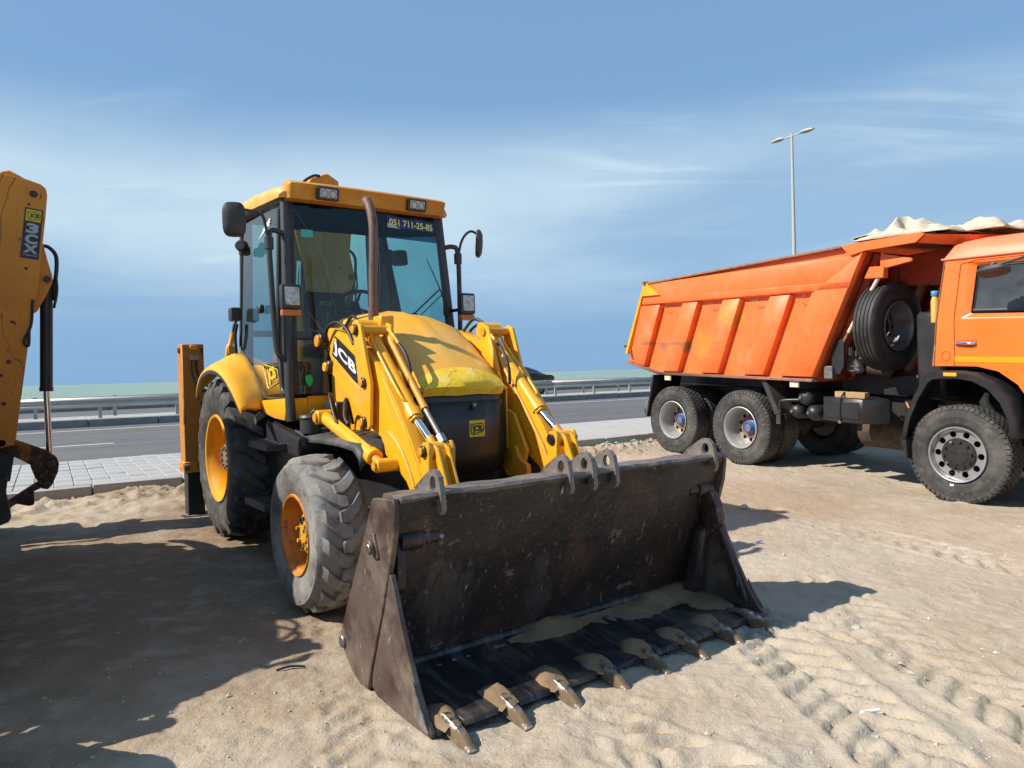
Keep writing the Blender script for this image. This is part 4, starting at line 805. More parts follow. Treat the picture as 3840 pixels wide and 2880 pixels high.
    mb = MB(); mb.tube([(-.02, -.74, 1.98), (-.06, -.75, 1.88), (-.08, -.74, 1.72)], .014, 8, smooth=4); P(mb, 'lamp_cable', 'hose', smooth=50)
    # ---- rear mudguards
    for s in (-1, 1):
        outer = [(-.50, 1.34), (-.44, 1.43), (-.36, 1.50), (-.22, 1.555), (.03, 1.585), (.28, 1.565), (.503, 1.50), (.64, 1.435), (.754, 1.375), (.87, 1.30), (.964, 1.235)]
        inner = [(-.56, 1.60), (-.50, 1.66), (-.40, 1.71), (-.165, 1.735), (.137, 1.69), (.32, 1.61), (.473, 1.52), (.56, 1.45), (.64, 1.385), (.70, 1.31), (.712, 1.225)]
        sec = []
        for y, k, lift in ((-1.0, 0, -.028), (-1.005, 0, 0), (-.985, .06, .016), (-.93, .22, .03), (-.85, .5, .022), (-.78, .78, .010), (-.70, 1.0, 0)):
            sec.append([(o[0] + (i[0] - o[0]) * k, y * -s if s > 0 else y, o[1] + (i[1] - o[1]) * k + lift) for o, i in zip(outer, inner)])
        sec = [[(p[0], abs(p[1]) * s, p[2]) for p in r] for r in sec]
        sec = [[tuple(v) for v in catmull(r, 3)] for r in sec]
        fd = P(MB().loft(sec, False), 'mudguard', 'yellow_guard', smooth=60); md = fd.modifiers.new('t', 'SOLIDIFY'); md.thickness = .012; md.offset = -1 if s < 0 else 1
        ins = [[(p[0], p[1] + (-.0 * s), p[2] - .016) for p in r] for r in sec]
        MB().loft(ins, False).build('guard_lining', 'black', fd, smooth=60)
    # ---- tanks, steps, engine side covers
    for s in (-1, 1):
        tk = MB(); tk.prism([(.76, 1.13), (.80, .50), (1.42, .50), (1.50, .62), (1.56, .92), (1.60, .985), (1.58, 1.05), (1.2, 1.10), (.82, 1.16)], s * .40, s * .76, 'xz'); P(tk, 'side_tank', 'black', bevel=.03, seg=2)
        g3 = MB(); top = [(1.3, 1.105), (1.62, 1.075), (1.9, 1.085), (2.2, 1.085), (2.42, 1.07), (2.50, 1.03), (2.53, .95)]
        g3.loft([[(x, s * .41, z + .02) for x, z in top], [(x, s * .56, z + .012) for x, z in top], [(x, s * .70, z - .01) for x, z in top], [(x, s * .73, z - .05) for x, z in top]], False); o = P(g3, 'wheel_guard', 'black_dusty', smooth=50); md = o.modifiers.new('t', 'SOLIDIFY'); md.thickness = .01
        g4 = MB(); g4.prism([(1.5, .55), (1.5, 1.10), (2.5, 1.08), (2.56, .98), (2.56, .72), (2.2, .60)], s * .43, s * .445, 'xz'); P(g4, 'engine_cover', 'black_panel', bevel=.004)
        for (z, x0, x1, ya, yb) in ((1.0, .72, 1.30, .60, .90), (.55, .70, 1.28, .74, .93)):
            sp = MB(); sp.hexa([(x0, s * ya, z - .06), (x1, s * ya, z - .06), (x1 - .03, s * yb, z - .06), (x0 + .02, s * yb, z - .06)], [(x0, s * ya, z), (x1, s * ya, z), (x1 - .03, s * yb, z), (x0 + .02, s * yb, z)]); so_ = P(sp, 'step', 'plastic', bevel=.008)
            for i in range(5): tr = MB(); yy = ya + .03 + (yb - ya - .06) * i / 4; tr.box(x0 + .05, x1 - .07, s * yy - .010, s * yy + .010, z, z + .008); tr.build('tread_bar', 'black_dusty', so_)
    mb = MB(); mb.cyl((1.52, -.66, 1.08), (1.52, -.66, 1.19), .075, .075, n=20); mb.cyl((1.52, -.66, 1.19), (1.52, -.66, 1.215), .085, .075, n=20); mb.tube([(1.52, -.66, 1.21), (1.55, -.63, 1.25)], .016, 8); P(mb, 'filler_cap', 'plastic', bevel=.004)
    mb = MB()
    for k in range(6): mb.tube([(1.62 + .03 * k, -.41, 1.25), (1.62 + .035 * k, -.41, 1.45), (1.56 + .03 * k, -.40, 1.62)], .010, 6, smooth=3)
    P(mb, 'valve_pipes', 'yellow', smooth=50)
    mb = MB(); mb.box(1.78, 1.90, -.384, -.377, 1.34, 1.46); P(mb, 'data_plate', 'white')
    mb = MB(); mb.box(1.38, 1.72, -.56, -.40, .95, 1.10); mb.box(1.40, 1.66, -.52, -.42, 1.10, 1.30); P(mb, 'valve_block', 'black', bevel=.01)
    # loader tower
    for s in (-1, 1):
        mb = MB(); mb.prism([(1.36, 1.0), (1.36, 1.60), (1.52, 1.80), (1.64, 1.84), (1.72, 1.74), (1.75, 1.45), (1.86, 1.22), (1.86, 1.0)], s * .40, s * .425, 'xz'); P(mb, 'loader_tower', 'yellow', bevel=.005)
    # ---- loader arms
    for s in (-1, 1):
        def Q(mb, name, m, parent=root, **k):
            if s > 0: mb.mir()
            return mb.build(name, m, parent, **k)
        arm = [(1.56, 1.735), (1.565, 1.79), (1.62, 1.83), (1.70, 1.835), (1.775, 1.822), (1.943, 1.775), (2.141, 1.715), (2.33, 1.625), (2.533, 1.50), (2.60, 1.42), (2.72, 1.29), (2.855, 1.13), (2.98, .95), (3.09, .76), (3.22, .50), (3.27, .40), (3.24, .33), (3.17, .33), (3.06, .45), (2.93, .70), (2.80, .85), (2.66, .93), (2.53, .99), (2.515, 1.05), (2.47, 1.10), (2.35, 1.14), (2.24, 1.19), (2.10, 1.262), (1.92, 1.385), (1.735, 1.504), (1.69, 1.56), (1.70, 1.60), (1.64, 1.68)]
        mb = MB(); mb.prism(arm, -.56, -.435, 'xz'); a_ = Q(mb, 'loader_arm', 'yellow', bevel=.007, seg=2)
        mb = MB(); mb.prism([(1.73, 1.508), (1.78, 1.60), (2.235, 1.395), (2.275, 1.20)], -.575, -.56, 'xz'); Q(mb, 'arm_rib', 'yellow', a_, bevel=.006)
        mb = MB(); mb.prism([(2.54, 1.47), (2.70, 1.285), (2.84, 1.12), (2.965, .94), (3.06, .77), (2.98, .80), (2.90, .93), (2.78, 1.06), (2.64, 1.19)], -.568, -.56, 'xz'); Q(mb, 'arm_plate', 'yellow', a_, bevel=.003)
        mb = MB(); mb.tube([(2.60, -.565, 1.14), (2.75, -.565, 1.05), (2.86, -.565, .92), (2.91, -.565, .83)], .010, 6, smooth=4); Q(mb, 'weld_seam', 'yellow_faded', a_, smooth=50)
        # logo panel
        if s < 0:
            lg = [(1.822, 1.772), (2.20, 1.592), (2.212, 1.57), (2.190, 1.445), (2.165, 1.440), (1.765, 1.640)]
            mb = MB(); mb.prism(lg, -.5795, -.5765, 'xz'); mb2 = mb.build('logo_panel', 'decal_black', a_)
            text('logo_lettering', 'JCB', 'white', mb2, (1.80, -.582, 1.645), (.378, 0, -.182), (-.012, 0, .105), .035, spacing=1.06)
            mb = MB(); mb.prism([(1.826, 1.757), (1.856, 1.743), (1.846, 1.705), (1.816, 1.72)], -.5815, -.5795, 'xz'); mb.build('logo_square', 'decal_yellow', mb2)
        # pivot bosses
        mb = MB(); mb.cyl((1.61, -.62, 1.745), (1.61, -.40, 1.745), .056, n=24); pb = Q(mb, 'pivot_boss', 'grease', bevel=.004); mb = MB(); mb.cyl((1.61, -.635, 1.745), (1.61, -.60, 1.745), .044, n=20); Q(mb, 'pin', 'yellow_worn', pb, bevel=.004)
        for (x, z) in ((1.705, 1.555),):
            mb = MB(); mb.cyl((x, -.60, z), (x, -.40, z), .048, n=20); pb = Q(mb, 'pivot_boss', 'grease', bevel=.004); mb = MB(); mb.cyl((x, -.62, z), (x, -.59, z), .034, n=16); Q(mb, 'pin', 'yellow', pb, bevel=.004)
        # bell-crank lever plates
        lev = [(2.214, 1.815), (2.27, 1.835), (2.327, 1.811), (2.457, 1.434), (2.432, 1.175), (2.40, 1.145), (2.335, 1.145), (2.30, 1.206), (2.285, 1.372), (2.218, 1.677)]
        for y0 in (-.612, -.40):
            mb = MB(); mb.prism(lev, y0, y0 + .022, 'xz'); lv = Q(mb, 'bellcrank_plate', 'yellow', bevel=.005, seg=2)
        for (x, z, r) in ((2.262, 1.785, .036), (2.365, 1.441, .034), (2.352, 1.19, .036)):
            mb = MB(); mb.cyl((x, -.630, z), (x, -.60, z), r, n=20); pn = Q(mb, 'lever_pin', 'grease', bevel=.003); mb = MB(); mb.cyl((x, -.60, z), (x, -.365, z), r * .85, n=16); Q(mb, 'pin_shaft', 'yellow_worn', pn); mb = MB(); mb.cyl((x - .004, -.640, z), (x - .004, -.62, z), r * .72, n=16); Q(mb, 'pin_head', 'yellow_worn', pn, bevel=.003)
        # tilt ram
        yt = -.475; A0, A1, A2 = Vector((2.16, yt, 1.80)), Vector((2.775, yt, 1.225)), Vector((3.02, yt, 1.045)); d = (A1 - A0).normalized()
        mb = MB(); mb.cyl(A0, A1, .042, n=22); mb.cyl(A1 - d * .06, A1 + d * .012, .052, n=22); mb.cyl(A1 + d * .01, A1 + d * .03, .046, n=6); mb.cyl(A0 - Vector((0, .10, 0)), A0 + Vector((0, .055, 0)), .06, n=20); tr = Q(mb, 'tilt_ram', 'yellow', bevel=.003, smooth=40)
        mb = MB(); mb.cyl(A1, A2 - d * .05, .026, n=18); Q(mb, 'rod', 'chrome', tr); mb = MB(); mb.cyl(A2 - d * .10, A2 - d * .03, .028, n=16); Q(mb, 'rod_end', 'yellow_worn', tr)
        mb = MB(); mb.cyl(A2 - Vector((0, .075, 0)), A2 + Vector((0, .075, 0)), .052, n=22); Q(mb, 'rod_eye', 'yellow', tr, bevel=.004)
        off = Vector((.035, .0, .062)); 
        mb = MB(); mb.tube([A0 + d * .14 + Vector((0, -.03, .05)), A0 + d * .17 + Vector((0, -.045, .062)), A0 + d * .24 + Vector((0, -.045, .045)), A1 - d * .15 + Vector((0, -.045, .045)), A1 - d * .08 + Vector((0, -.02, .04))], .011, 8, smooth=4); Q(mb, 'feed_pipe', 'yellow', tr, smooth=50)
        if s < 0:
            mb = MB(); B0, B1, B2 = A0 + Vector((.01, .085, .055)), A1 + Vector((.02, .06, .05)), A2 + Vector((-.01, .045, .06)); mb.cyl(B0, B1, .021, n=14); mb.cyl(B1 - d * .03, B1, .024, n=14); sm = Q(mb, 'level_rod', 'yellow_worn', smooth=40); mb = MB(); mb.cyl(B1, B2, .0155, n=12); Q(mb, 'inner_rod', 'rod_dull', sm); mb = MB(); mb.cyl(B2 - d * .03, B2 + d * .03, .028, n=6); mb.cyl(B2 + d * .02, B2 + d * .09, .016, n=10); Q(mb, 'rod_nut', 'steel', sm)
            mb = MB(); mb.box(2.13, 2.25, -.43, -.33, 1.80, 1.885); Q(mb, 'ram_head_block', 'yellow', bevel=.008)
        for k, (dy, sc) in enumerate(((-.04, 1.0), (.03, .85))):
            mb = MB(); p0 = A0 + d * .16 + Vector((-.02, dy, -.045)); mb.tube([p0, p0 + d * .05 * sc + Vector((.02, 0, -.03)), p0 + d * .22 * sc + Vector((.04, -.01, -.06)), p0 + d * .38 * sc + Vector((-.01, -.01, -.12)), p0 + d * .36 * sc + Vector((-.075, -.005, -.11)), p0 + d * .16 * sc + Vector((-.085, 0, -.05)), p0 + Vector((-.06, .01, .0))], .0115, 8, smooth=5); Q(mb, 'ram_hose', 'hose', smooth=50)
            mb = MB(); mb.cyl(p0 - d * .02, p0 + d * .06, .0165, n=10); Q(mb, 'hose_fitting', 'steel')
        mb = MB(); p0 = A0 + Vector((.06, .06, .02)); mb.tube([p0, p0 + Vector((.10, .02, -.05)), p0 + Vector((.20, .025, -.13))], .011, 8, smooth=4); Q(mb, 'elbow_pipe', 'yellow_faded', smooth=50)
        mb = MB(); mb.tube([p0 + Vector((.20, .025, -.13)), p0 + Vector((.29, .03, -.21)), p0 + Vector((.34, .03, -.31)), p0 + Vector((.33, .02, -.42))], .011, 8, smooth=4); Q(mb, 'ram_hose', 'hose', smooth=50)
        # steel pipe along the leg
        mb = MB(); mb.tube([(2.36, -.44, 1.62), (2.46, -.425, 1.50), (2.70, -.425, 1.21), (2.86, -.425, 1.0), (2.98, -.425, .78)], .0125, 8); Q(mb, 'arm_pipe', 'yellow_faded', smooth=50)
        # lift ram
        yl = -.65; L0, L1, L2 = Vector((1.765, yl, 1.205)), Vector((2.56, yl, .985)), Vector((2.67, yl, .945)); d2 = (L1 - L0).normalized()
        mb = MB(); mb.cyl(L0, L1, .044, n=22); mb.cyl(L1 - d2 * .05, L1 + d2 * .015, .053, n=22); mb.cyl(L0 - Vector((0, .06, 0)), L0 + Vector((0, .06, 0)), .05, n=20); lr = Q(mb, 'lift_ram', 'yellow', bevel=.003, smooth=40)
        mb = MB(); mb.cyl(L1, L2, .028, n=16); Q(mb, 'rod', 'yellow_worn', lr); mb = MB(); mb.cyl(L2 - Vector((0, .045, 0)), L2 + Vector((0, .10, 0)), .042, n=18); Q(mb, 'rod_eye', 'yellow', lr, bevel=.004); mb = MB(); mb.cyl(L2 - Vector((0, .06, 0)), L2 - Vector((0, .03, 0)), .026, n=14); Q(mb, 'pin_head', 'yellow_worn', lr)
        mb = MB(); mb.cyl(L0 - Vector((0, .075, 0)), L0 - Vector((0, .05, 0)), .032, n=14); Q(mb, 'pin_head', 'yellow_worn', lr)
        mb = MB(); mb.tube([L0 + d2 * .25 + Vector((0, 0, .05)), L0 + d2 * .32 + Vector((0, -.01, .055)), L1 - d2 * .12 + Vector((0, -.01, .05)), L1 - d2 * .06 + Vector((0, 0, .04))], .009, 6); Q(mb, 'feed_pipe', 'yellow', lr, smooth=50)
        mb = MB(); mb.tube([(1.74, -.52, 1.06), (1.72, -.55, 1.24), (1.76, -.60, 1.36), (1.86, -.64, 1.33), (1.99, -.66, 1.20), (2.05, -.66, 1.175)], .013, 8, smooth=5); mb.tube([(1.86, -.48, 1.15), (1.88, -.52, 1.30), (1.98, -.58, 1.32), (2.10, -.64, 1.22), (2.18, -.65, 1.17)], .013, 8, smooth=5); Q(mb, 'lift_hose', 'hose', smooth=50)
        mb = MB(); mb.tube([(1.66, -.585, 1.74), (1.75, -.60, 1.83), (1.88, -.585, 1.86), (2.02, -.57, 1.80), (2.12, -.57, 1.70)], .012, 8, smooth=5); mb.tube([(1.80, -.50, 1.82), (1.95, -.50, 1.90), (2.07, -.52, 1.85), (2.14, -.55, 1.72)], .012, 8, smooth=5); Q(mb, 'arm_hose', 'hose', smooth=50)
        # bucket tipping links
        for y0 in (-.555, -.405):
            mb = MB(); mb.prism([(2.975, 1.06), (3.0, 1.095), (3.05, 1.10), (3.075, 1.06), (3.06, .85), (3.05, .45), (2.97, .45), (2.965, .85)], y0, y0 + .028, 'xz'); tl = Q(mb, 'tipping_link', 'yellow', bevel=.005)
        mb = MB(); mb.cyl((3.02, -.572, 1.045), (3.02, -.36, 1.045), .034, n=18); pn = Q(mb, 'link_pin', 'grease', bevel=.003); mb = MB(); mb.cyl((3.018, -.585, 1.045), (3.018, -.565, 1.045), .024, n=14); Q(mb, 'pin_head', 'yellow_worn', pn, bevel=.003)
        mb = MB()
        for y0 in (-.515, -.445): mb.hexa([(3.05, y0, 1.085), (3.10, y0, 1.06), (3.30, y0 + (.0), .62), (3.22, y0, .60)], [(3.05, y0 + .02, 1.085), (3.10, y0 + .02, 1.06), (3.30, y0 + .02, .62), (3.22, y0 + .02, .60)])
        mb.hexa([(3.05, -.495, 1.07), (3.07, -.495, 1.06), (3.24, -.495, .62), (3.22, -.495, .62)], [(3.05, -.445, 1.07), (3.07, -.445, 1.06), (3.24, -.445, .62), (3.22, -.445, .62)]); Q(mb, 'bucket_link', 'yellow', bevel=.004)
    mb = MB(); mb.cyl((2.80, -.44, .62), (2.80, .44, .62), .05, n=16); P(mb, 'cross_tube', 'yellow_worn')
    mb = MB(); mb.tube([(-1.30, -.50, 1.42), (-1.30, -.50, 1.78), (-1.30, -.47, 1.86), (-1.30, -.44, 1.98)], .028, 8, smooth=3); mb.box(-1.34, -1.26, -.50, -.43, 1.76, 1.84); sr = P(mb, 'slew_pipe', 'yellow', smooth=50); mb = MB(); mb.tube([(-1.30, -.44, 1.97), (-1.30, -.42, 2.08), (-1.30, -.36, 2.14), (-1.32, -.2, 2.1)], .017, 8, smooth=4); mb.build('slew_hose', 'hose', sr, smooth=50)
    build_bucket(root); build_digger(root)
    # hydraulic stabilisers and rear frame
    for s in (-1, 1):
        def Q(mb, name, m, parent=root, **k):
            if s > 0: mb.mir()
            return mb.build(name, m, parent, **k)
        mb = MB(); mb.box(-1.46, -1.24, -.965, -.755, .60, 1.86); sl_ = Q(mb, 'stabiliser', 'stab_orange', bevel=.006)
        mb = MB(); mb.box(-1.475, -1.225, -.98, -.74, .55, .66); Q(mb, 'stabiliser_collar', 'yellow_worn', sl_, bevel=.006)
        mb = MB(); mb.box(-1.435, -1.265, -.945, -.785, .10, .62); Q(mb, 'stabiliser_leg', 'black', sl_, bevel=.006)
        mb = MB(); mb.box(-1.55, -1.15, -1.02, -.70, .055, .11); Q(mb, 'stabiliser_pad', 'black_dusty', sl_, bevel=.012)
        mb = MB(); mb.cyl((-1.35, -.985, 1.80), (-1.35, -.96, 1.80), .028, n=14); mb.cyl((-1.235, -.985, .61), (-1.235, -.93, .61), .035, n=14); Q(mb, 'stabiliser_bolt', 'rust', sl_)
        mb = MB(); mb.box(-1.24, -1.215, -.90, -.81, 1.69, 1.75); Q(mb, 'valve', 'steel', sl_, bevel=.006)
        mb = MB(); mb.box(-1.238, -1.22, -.89, -.82, 1.80, 1.85); Q(mb, 'valve_bracket', 'yellow', sl_, bevel=.004)
        mb = MB(); mb.tube([(-1.215, -.885, 1.69), (-1.21, -.885, 1.58), (-1.18, -.85, 1.45), (-1.12, -.76, 1.36), (-1.0, -.6, 1.34)], .012, 8, smooth=5); mb.tube([(-1.215, -.835, 1.69), (-1.21, -.835, 1.60), (-1.19, -.80, 1.50), (-1.12, -.70, 1.38), (-1.0, -.55, 1.37)], .012, 8, smooth=5); Q(mb, 'stabiliser_hose', 'hose', smooth=50)
    mb = MB(); mb.box(-1.42, -1.28, -.76, .76, 1.28, 1.40).box(-1.42, -1.28, -.76, .76, .62, .74).box(-1.40, -1.30, -.70, -.60, .74, 1.28).box(-1.40, -1.30, .60, .70, .74, 1.28); P(mb, 'rear_frame', 'yellow_worn', bevel=.008)

def build_bucket(root):
    BW = 1.125
    prof = [(3.800, .940), (3.765, .86), (3.715, .72), (3.66, .56), (3.60, .40), (3.545, .26), (3.505, .15), (3.50, .085)]
    back = [(3.62, .905), (3.60, .84), (3.53, .68), (3.46, .52), (3.38, .36), (3.27, .20), (3.20, .10), (3.22, .03), (3.50, .03)]
    # shell with slight dents
    ys = np.linspace(-BW + .02, BW - .02, 41); rings = []
    for y in ys:
        dn = lambda k: .006 * sin(5.1 * y + k * 1.7) + .004 * sin(13 * y - k)
        f = [(x + dn(i), y, z + (.004 * sin(9 * y) if i == 0 else 0)) for i, (x, z) in enumerate(prof)]
        b = [(x, y, z) for x, z in back[::-1]]
        rings.append(f + b)
    mb = MB().loft(rings, True, True); sh = mb.build('bucket', 'bucket', root, smooth=50)
    mb = MB(); e = [[(3.60, y, .908 + .003 * sin(31 * y)), (3.625, y, .945 + .004 * sin(17 * y)), (3.80, y, .952 + .004 * sin(23 * y)), (3.812, y, .938), (3.785, y, .915)] for y in np.linspace(-BW + .021, BW - .021, 30)]
    mb.loft(e, True, True).build('top_edge', 'bucket_edge', sh, smooth=30)
    side = [(3.573, .918), (3.60, .925), (3.79, .942), (3.80, .91), (3.785, .79), (3.755, .69), (3.718, .592), (3.655, .44), (3.585, .28), (3.512, .12), (3.487, .06), (3.47, .0), (3.38, -.005), (3.28, .03), (3.19, .10), (3.155, .19), (3.25, .36), (3.36, .54), (3.47, .73)]
    cheek = [(3.728, .605), (3.745, .585), (3.80, .45), (3.875, .29), (3.95, .155), (4.02, .055), (4.065, .02), (4.06, -.002), (3.90, -.006), (3.70, -.004), (3.56, .0), (3.512, .03), (3.522, .10), (3.585, .25), (3.665, .43)]
    for s in (-1, 1):
        def Q(mb, name, m, parent, **k):
            if s > 0: mb.mir()
            return mb.build(name, m, parent, **k)
        mb = MB(); mb.prism(side, -BW - .012, -BW + .016, 'xz'); sp = Q(mb, 'side_plate', 'bucket_side', sh, bevel=.004)
        mb = MB(); mb.prism(cheek, -BW - .010, -BW + .018, 'xz'); Q(mb, 'jaw_cheek', 'bucket_side', sh, bevel=.004)
        mb = MB(); mb.prism([(3.93, .20), (3.955, .165), (4.03, .055), (4.06, .02), (4.0, .015), (3.94, .06)], -BW - .022, -BW - .010, 'xz'); Q(mb, 'cheek_wear_plate', 'bucket_edge', sh, bevel=.003)
        mb = MB(); mb.cyl((3.585, -BW - .045, .70), (3.585, -BW - .005, .70), .034, n=18); mb.prism([(3.56, .765), (3.60, .765), (3.645, .66), (3.61, .645)], -BW - .024, -BW - .010, 'xz'); Q(mb, 'pivot_cover', 'bucket_side', sh, bevel=.004)
        mb = MB(); mb.cyl((3.60, -BW - .055, .70), (3.60, -BW - .03, .70), .022, n=14); mb.cyl((3.185, -BW - .025, .15), (3.185, -BW - .01, .15), .032, n=16); Q(mb, 'pivot_bolt', 'steel', sh, bevel=.003)
        # jaw arm and ram inside the end of the bucket
        mb = MB(); mb.cyl((3.70, -BW + .05, .735), (3.70, -BW + .17, .735), .050, n=18); mb.cyl((3.70, -BW + .17, .735), (3.70, -BW + .25, .735), .036, n=16); Q(mb, 'jaw_pivot', 'bucket', sh, bevel=.005)
        ja = [(3.665, .765), (3.735, .75), (3.795, .64), (3.815, .54), (3.75, .46), (3.70, .50), (3.66, .64)] if s > 0 else [(3.655, .765), (3.715, .75), (3.735, .66), (3.725, .52), (3.66, .46), (3.64, .64)]
        mb = MB(); mb.prism(ja, -BW + .03, -BW + (.105 if s > 0 else .075), 'xz'); Q(mb, 'jaw_arm', 'bucket', sh, bevel=.012, seg=2)
        mb = MB(); mb.hexa([(3.65, -BW + .10, .50), (3.72, -BW + .08, .50), (3.72, -BW + .12, .46), (3.65, -BW + .14, .46)], [(3.58, -BW + .10, .08), (3.66, -BW + .08, .08), (3.66, -BW + .15, .08), (3.58, -BW + .17, .08)]); mb.hexa([(3.745, -BW + .04, .50), (3.80, -BW + .04, .50), (3.80, -BW + .075, .50), (3.745, -BW + .075, .50)], [(3.90, -BW + .02, .09), (3.97, -BW + .02, .07), (3.97, -BW + .05, .07), (3.90, -BW + .05, .09)]); (Q(mb, 'jaw_rib', 'bucket', sh, bevel=.006) if s > 0 else None)
        mb = MB(); mb.cyl((3.70, -BW + .25, .735), (3.715, -BW + .28, .725), .014, n=8); Q(mb, 'hose_fitting', 'steel', sh)
    # jaw floor and lip
    mb = MB(); rings = []
    for y in np.linspace(-BW + .02, BW - .02, 25): rings.append([(3.505, y, .085), (3.56, y, .060), (3.80, y, .040), (4.06, y, .024), (4.075, y, .012), (4.06, y, -.002), (3.52, y, .0)])
    mb.loft(rings, True, True).build('jaw_floor', 'floor_steel', sh, smooth=40)
    mb = MB(); mb.cyl((3.50, -BW + .02, .085), (3.50, BW - .02, .085), .030, n=12); mb.build('hinge_tube', 'floor_steel', sh, smooth=50)
    ty = [-1.04 + .2875 * i for i in range(8)]; tb = None
    for i in range(7):
        mb = MB(); mb.hexa([(3.90, ty[i] + .055, .036), (4.085, ty[i] + .055, .014), (4.085, ty[i + 1] - .055, .014), (3.90, ty[i + 1] - .055, .036)], [(3.90, ty[i] + .055, .050), (4.075, ty[i] + .055, .040), (4.075, ty[i + 1] - .055, .040), (3.90, ty[i + 1] - .055, .050)])
        mb.build('lip_plate', 'floor_steel', sh, bevel=.003)
    for i, y in enumerate(ty):
        if tb is None:
            sec = []
            for x, w, z0, z1 in ((-.16, .022, .022, .036), (-.10, .027, .012, .056), (-.04, .028, .0, .060), (.02, .027, -.012, .050), (.07, .026, -.018, .036), (.11, .025, -.02, .020), (.148, .023, -.022, -.008)):
                sec.append([(x, -w, z0), (x, w, z0), (x, w * .9, z1 - .010), (x, w * .55, z1), (x, -w * .55, z1), (x, -w * .9, z1 - .010)])
            tb = MB().loft(sec, True, True).build('tooth', 'tooth', sh, smooth=45); o = tb
        else: o = link('tooth', tb.data, sh)
        o.location = (4.075 + random.uniform(-.006, .006), y, .008); o.rotation_euler = (random.uniform(-.04, .04), random.uniform(0, .03), random.uniform(-.03, .03))
        # soil stuck on the tooth shank
        if i < 7:
            rg = []
            for a in range(7):
                u = a / 6; x = 3.88 + .22 * u; w = .04 + .035 * sin(pi * u) + .012 * sin(7 * u + i); hgt = .016 + .046 * sin(pi * min(1, u * 1.1)) * (.7 + .5 * ((i * 37) % 5) / 5)
                rg.append([(x, y + w * cos(q), .040 + (hgt + .007 * sin(5 * q + 3 * u + i)) * max(0, sin(q)) - .012) for q in np.linspace(0, pi, 9)])
            MB().loft(rg, False).build('soil_clump', 'damp_sand', sh, smooth=60)
    # lugs on the top edge
    lug = [(3.575, .935), (3.60, .965), (3.69, 1.022), (3.735, 1.047), (3.775, 1.045), (3.808, 1.018), (3.822, .96), (3.832, .875), (3.818, .850), (3.795, .855), (3.775, .90), (3.765, .935)]
    for y, k in ((-.905, 1), (-.145, 1), (.015, .96), (.175, 1.02), (1.0, 1)):
        mb = MB(); mb.plate_hole(lug, (3.755, .985), .026, -.013, .013, 'xz', 22, .034); o = mb.build('lug', 'bucket_edge', sh, bevel=.0)
        o.location = (0, y, .0); o.scale = (1, 1, 1)
    mb = MB(); mb.prism([(3.60, .95), (3.70, 1.0), (3.74, 1.0), (3.76, .95)], .03, .10, 'xz'); mb.build('lug_gusset', 'bucket_edge', sh, bevel=.004)
    # sand left in the corner of the floor
    xs = np.linspace(3.48, 3.90, 24); yy = np.linspace(-BW + .03, BW - .03, 110); XX, YY = np.meshgrid(xs, yy)
    base = .085 - np.clip((XX - 3.50) / .56, 0, 1) * .058
    hgt = .050 * np.exp(-((XX - 3.515) / .055) ** 2) * (.55 + 1.1 * fbm(YY * 4, XX * 3, 5, 3)) + .10 * np.exp(-(((XX - 3.54) / .075) ** 2 + ((YY + .07) / .17) ** 2)) \
        + .06 * np.exp(-(((XX - 3.56) / .08) ** 2 + ((YY - .74) / .26) ** 2)) + .05 * np.exp(-(((XX - 3.72) / .20) ** 2 + ((YY - 1.0) / .16) ** 2)) + .03 * np.exp(-(((XX - 3.62) / .12) ** 2 + ((YY - .55) / .30) ** 2)) + .012 * fbm(XX * 9, YY * 9, 8, 3)
    ZZ = base + hgt * .60 - .028 + .006 * fbm(XX * 30, YY * 30, 14, 2); n1, n2 = XX.shape; vs = [(float(a), float(b), float(c)) for a, b, c in zip(XX.ravel(), YY.ravel(), ZZ.ravel())]
    # lean against the mouldboard: clip at the shell
    fs = [(i * n2 + j, i * n2 + j + 1, (i + 1) * n2 + j + 1, (i + 1) * n2 + j) for i in range(n1 - 1) for j in range(n2 - 1)]
    o = MB().add(vs, fs).build('loose_sand', 'damp_sand', sh, smooth=60); o['kind'] = 'stuff'

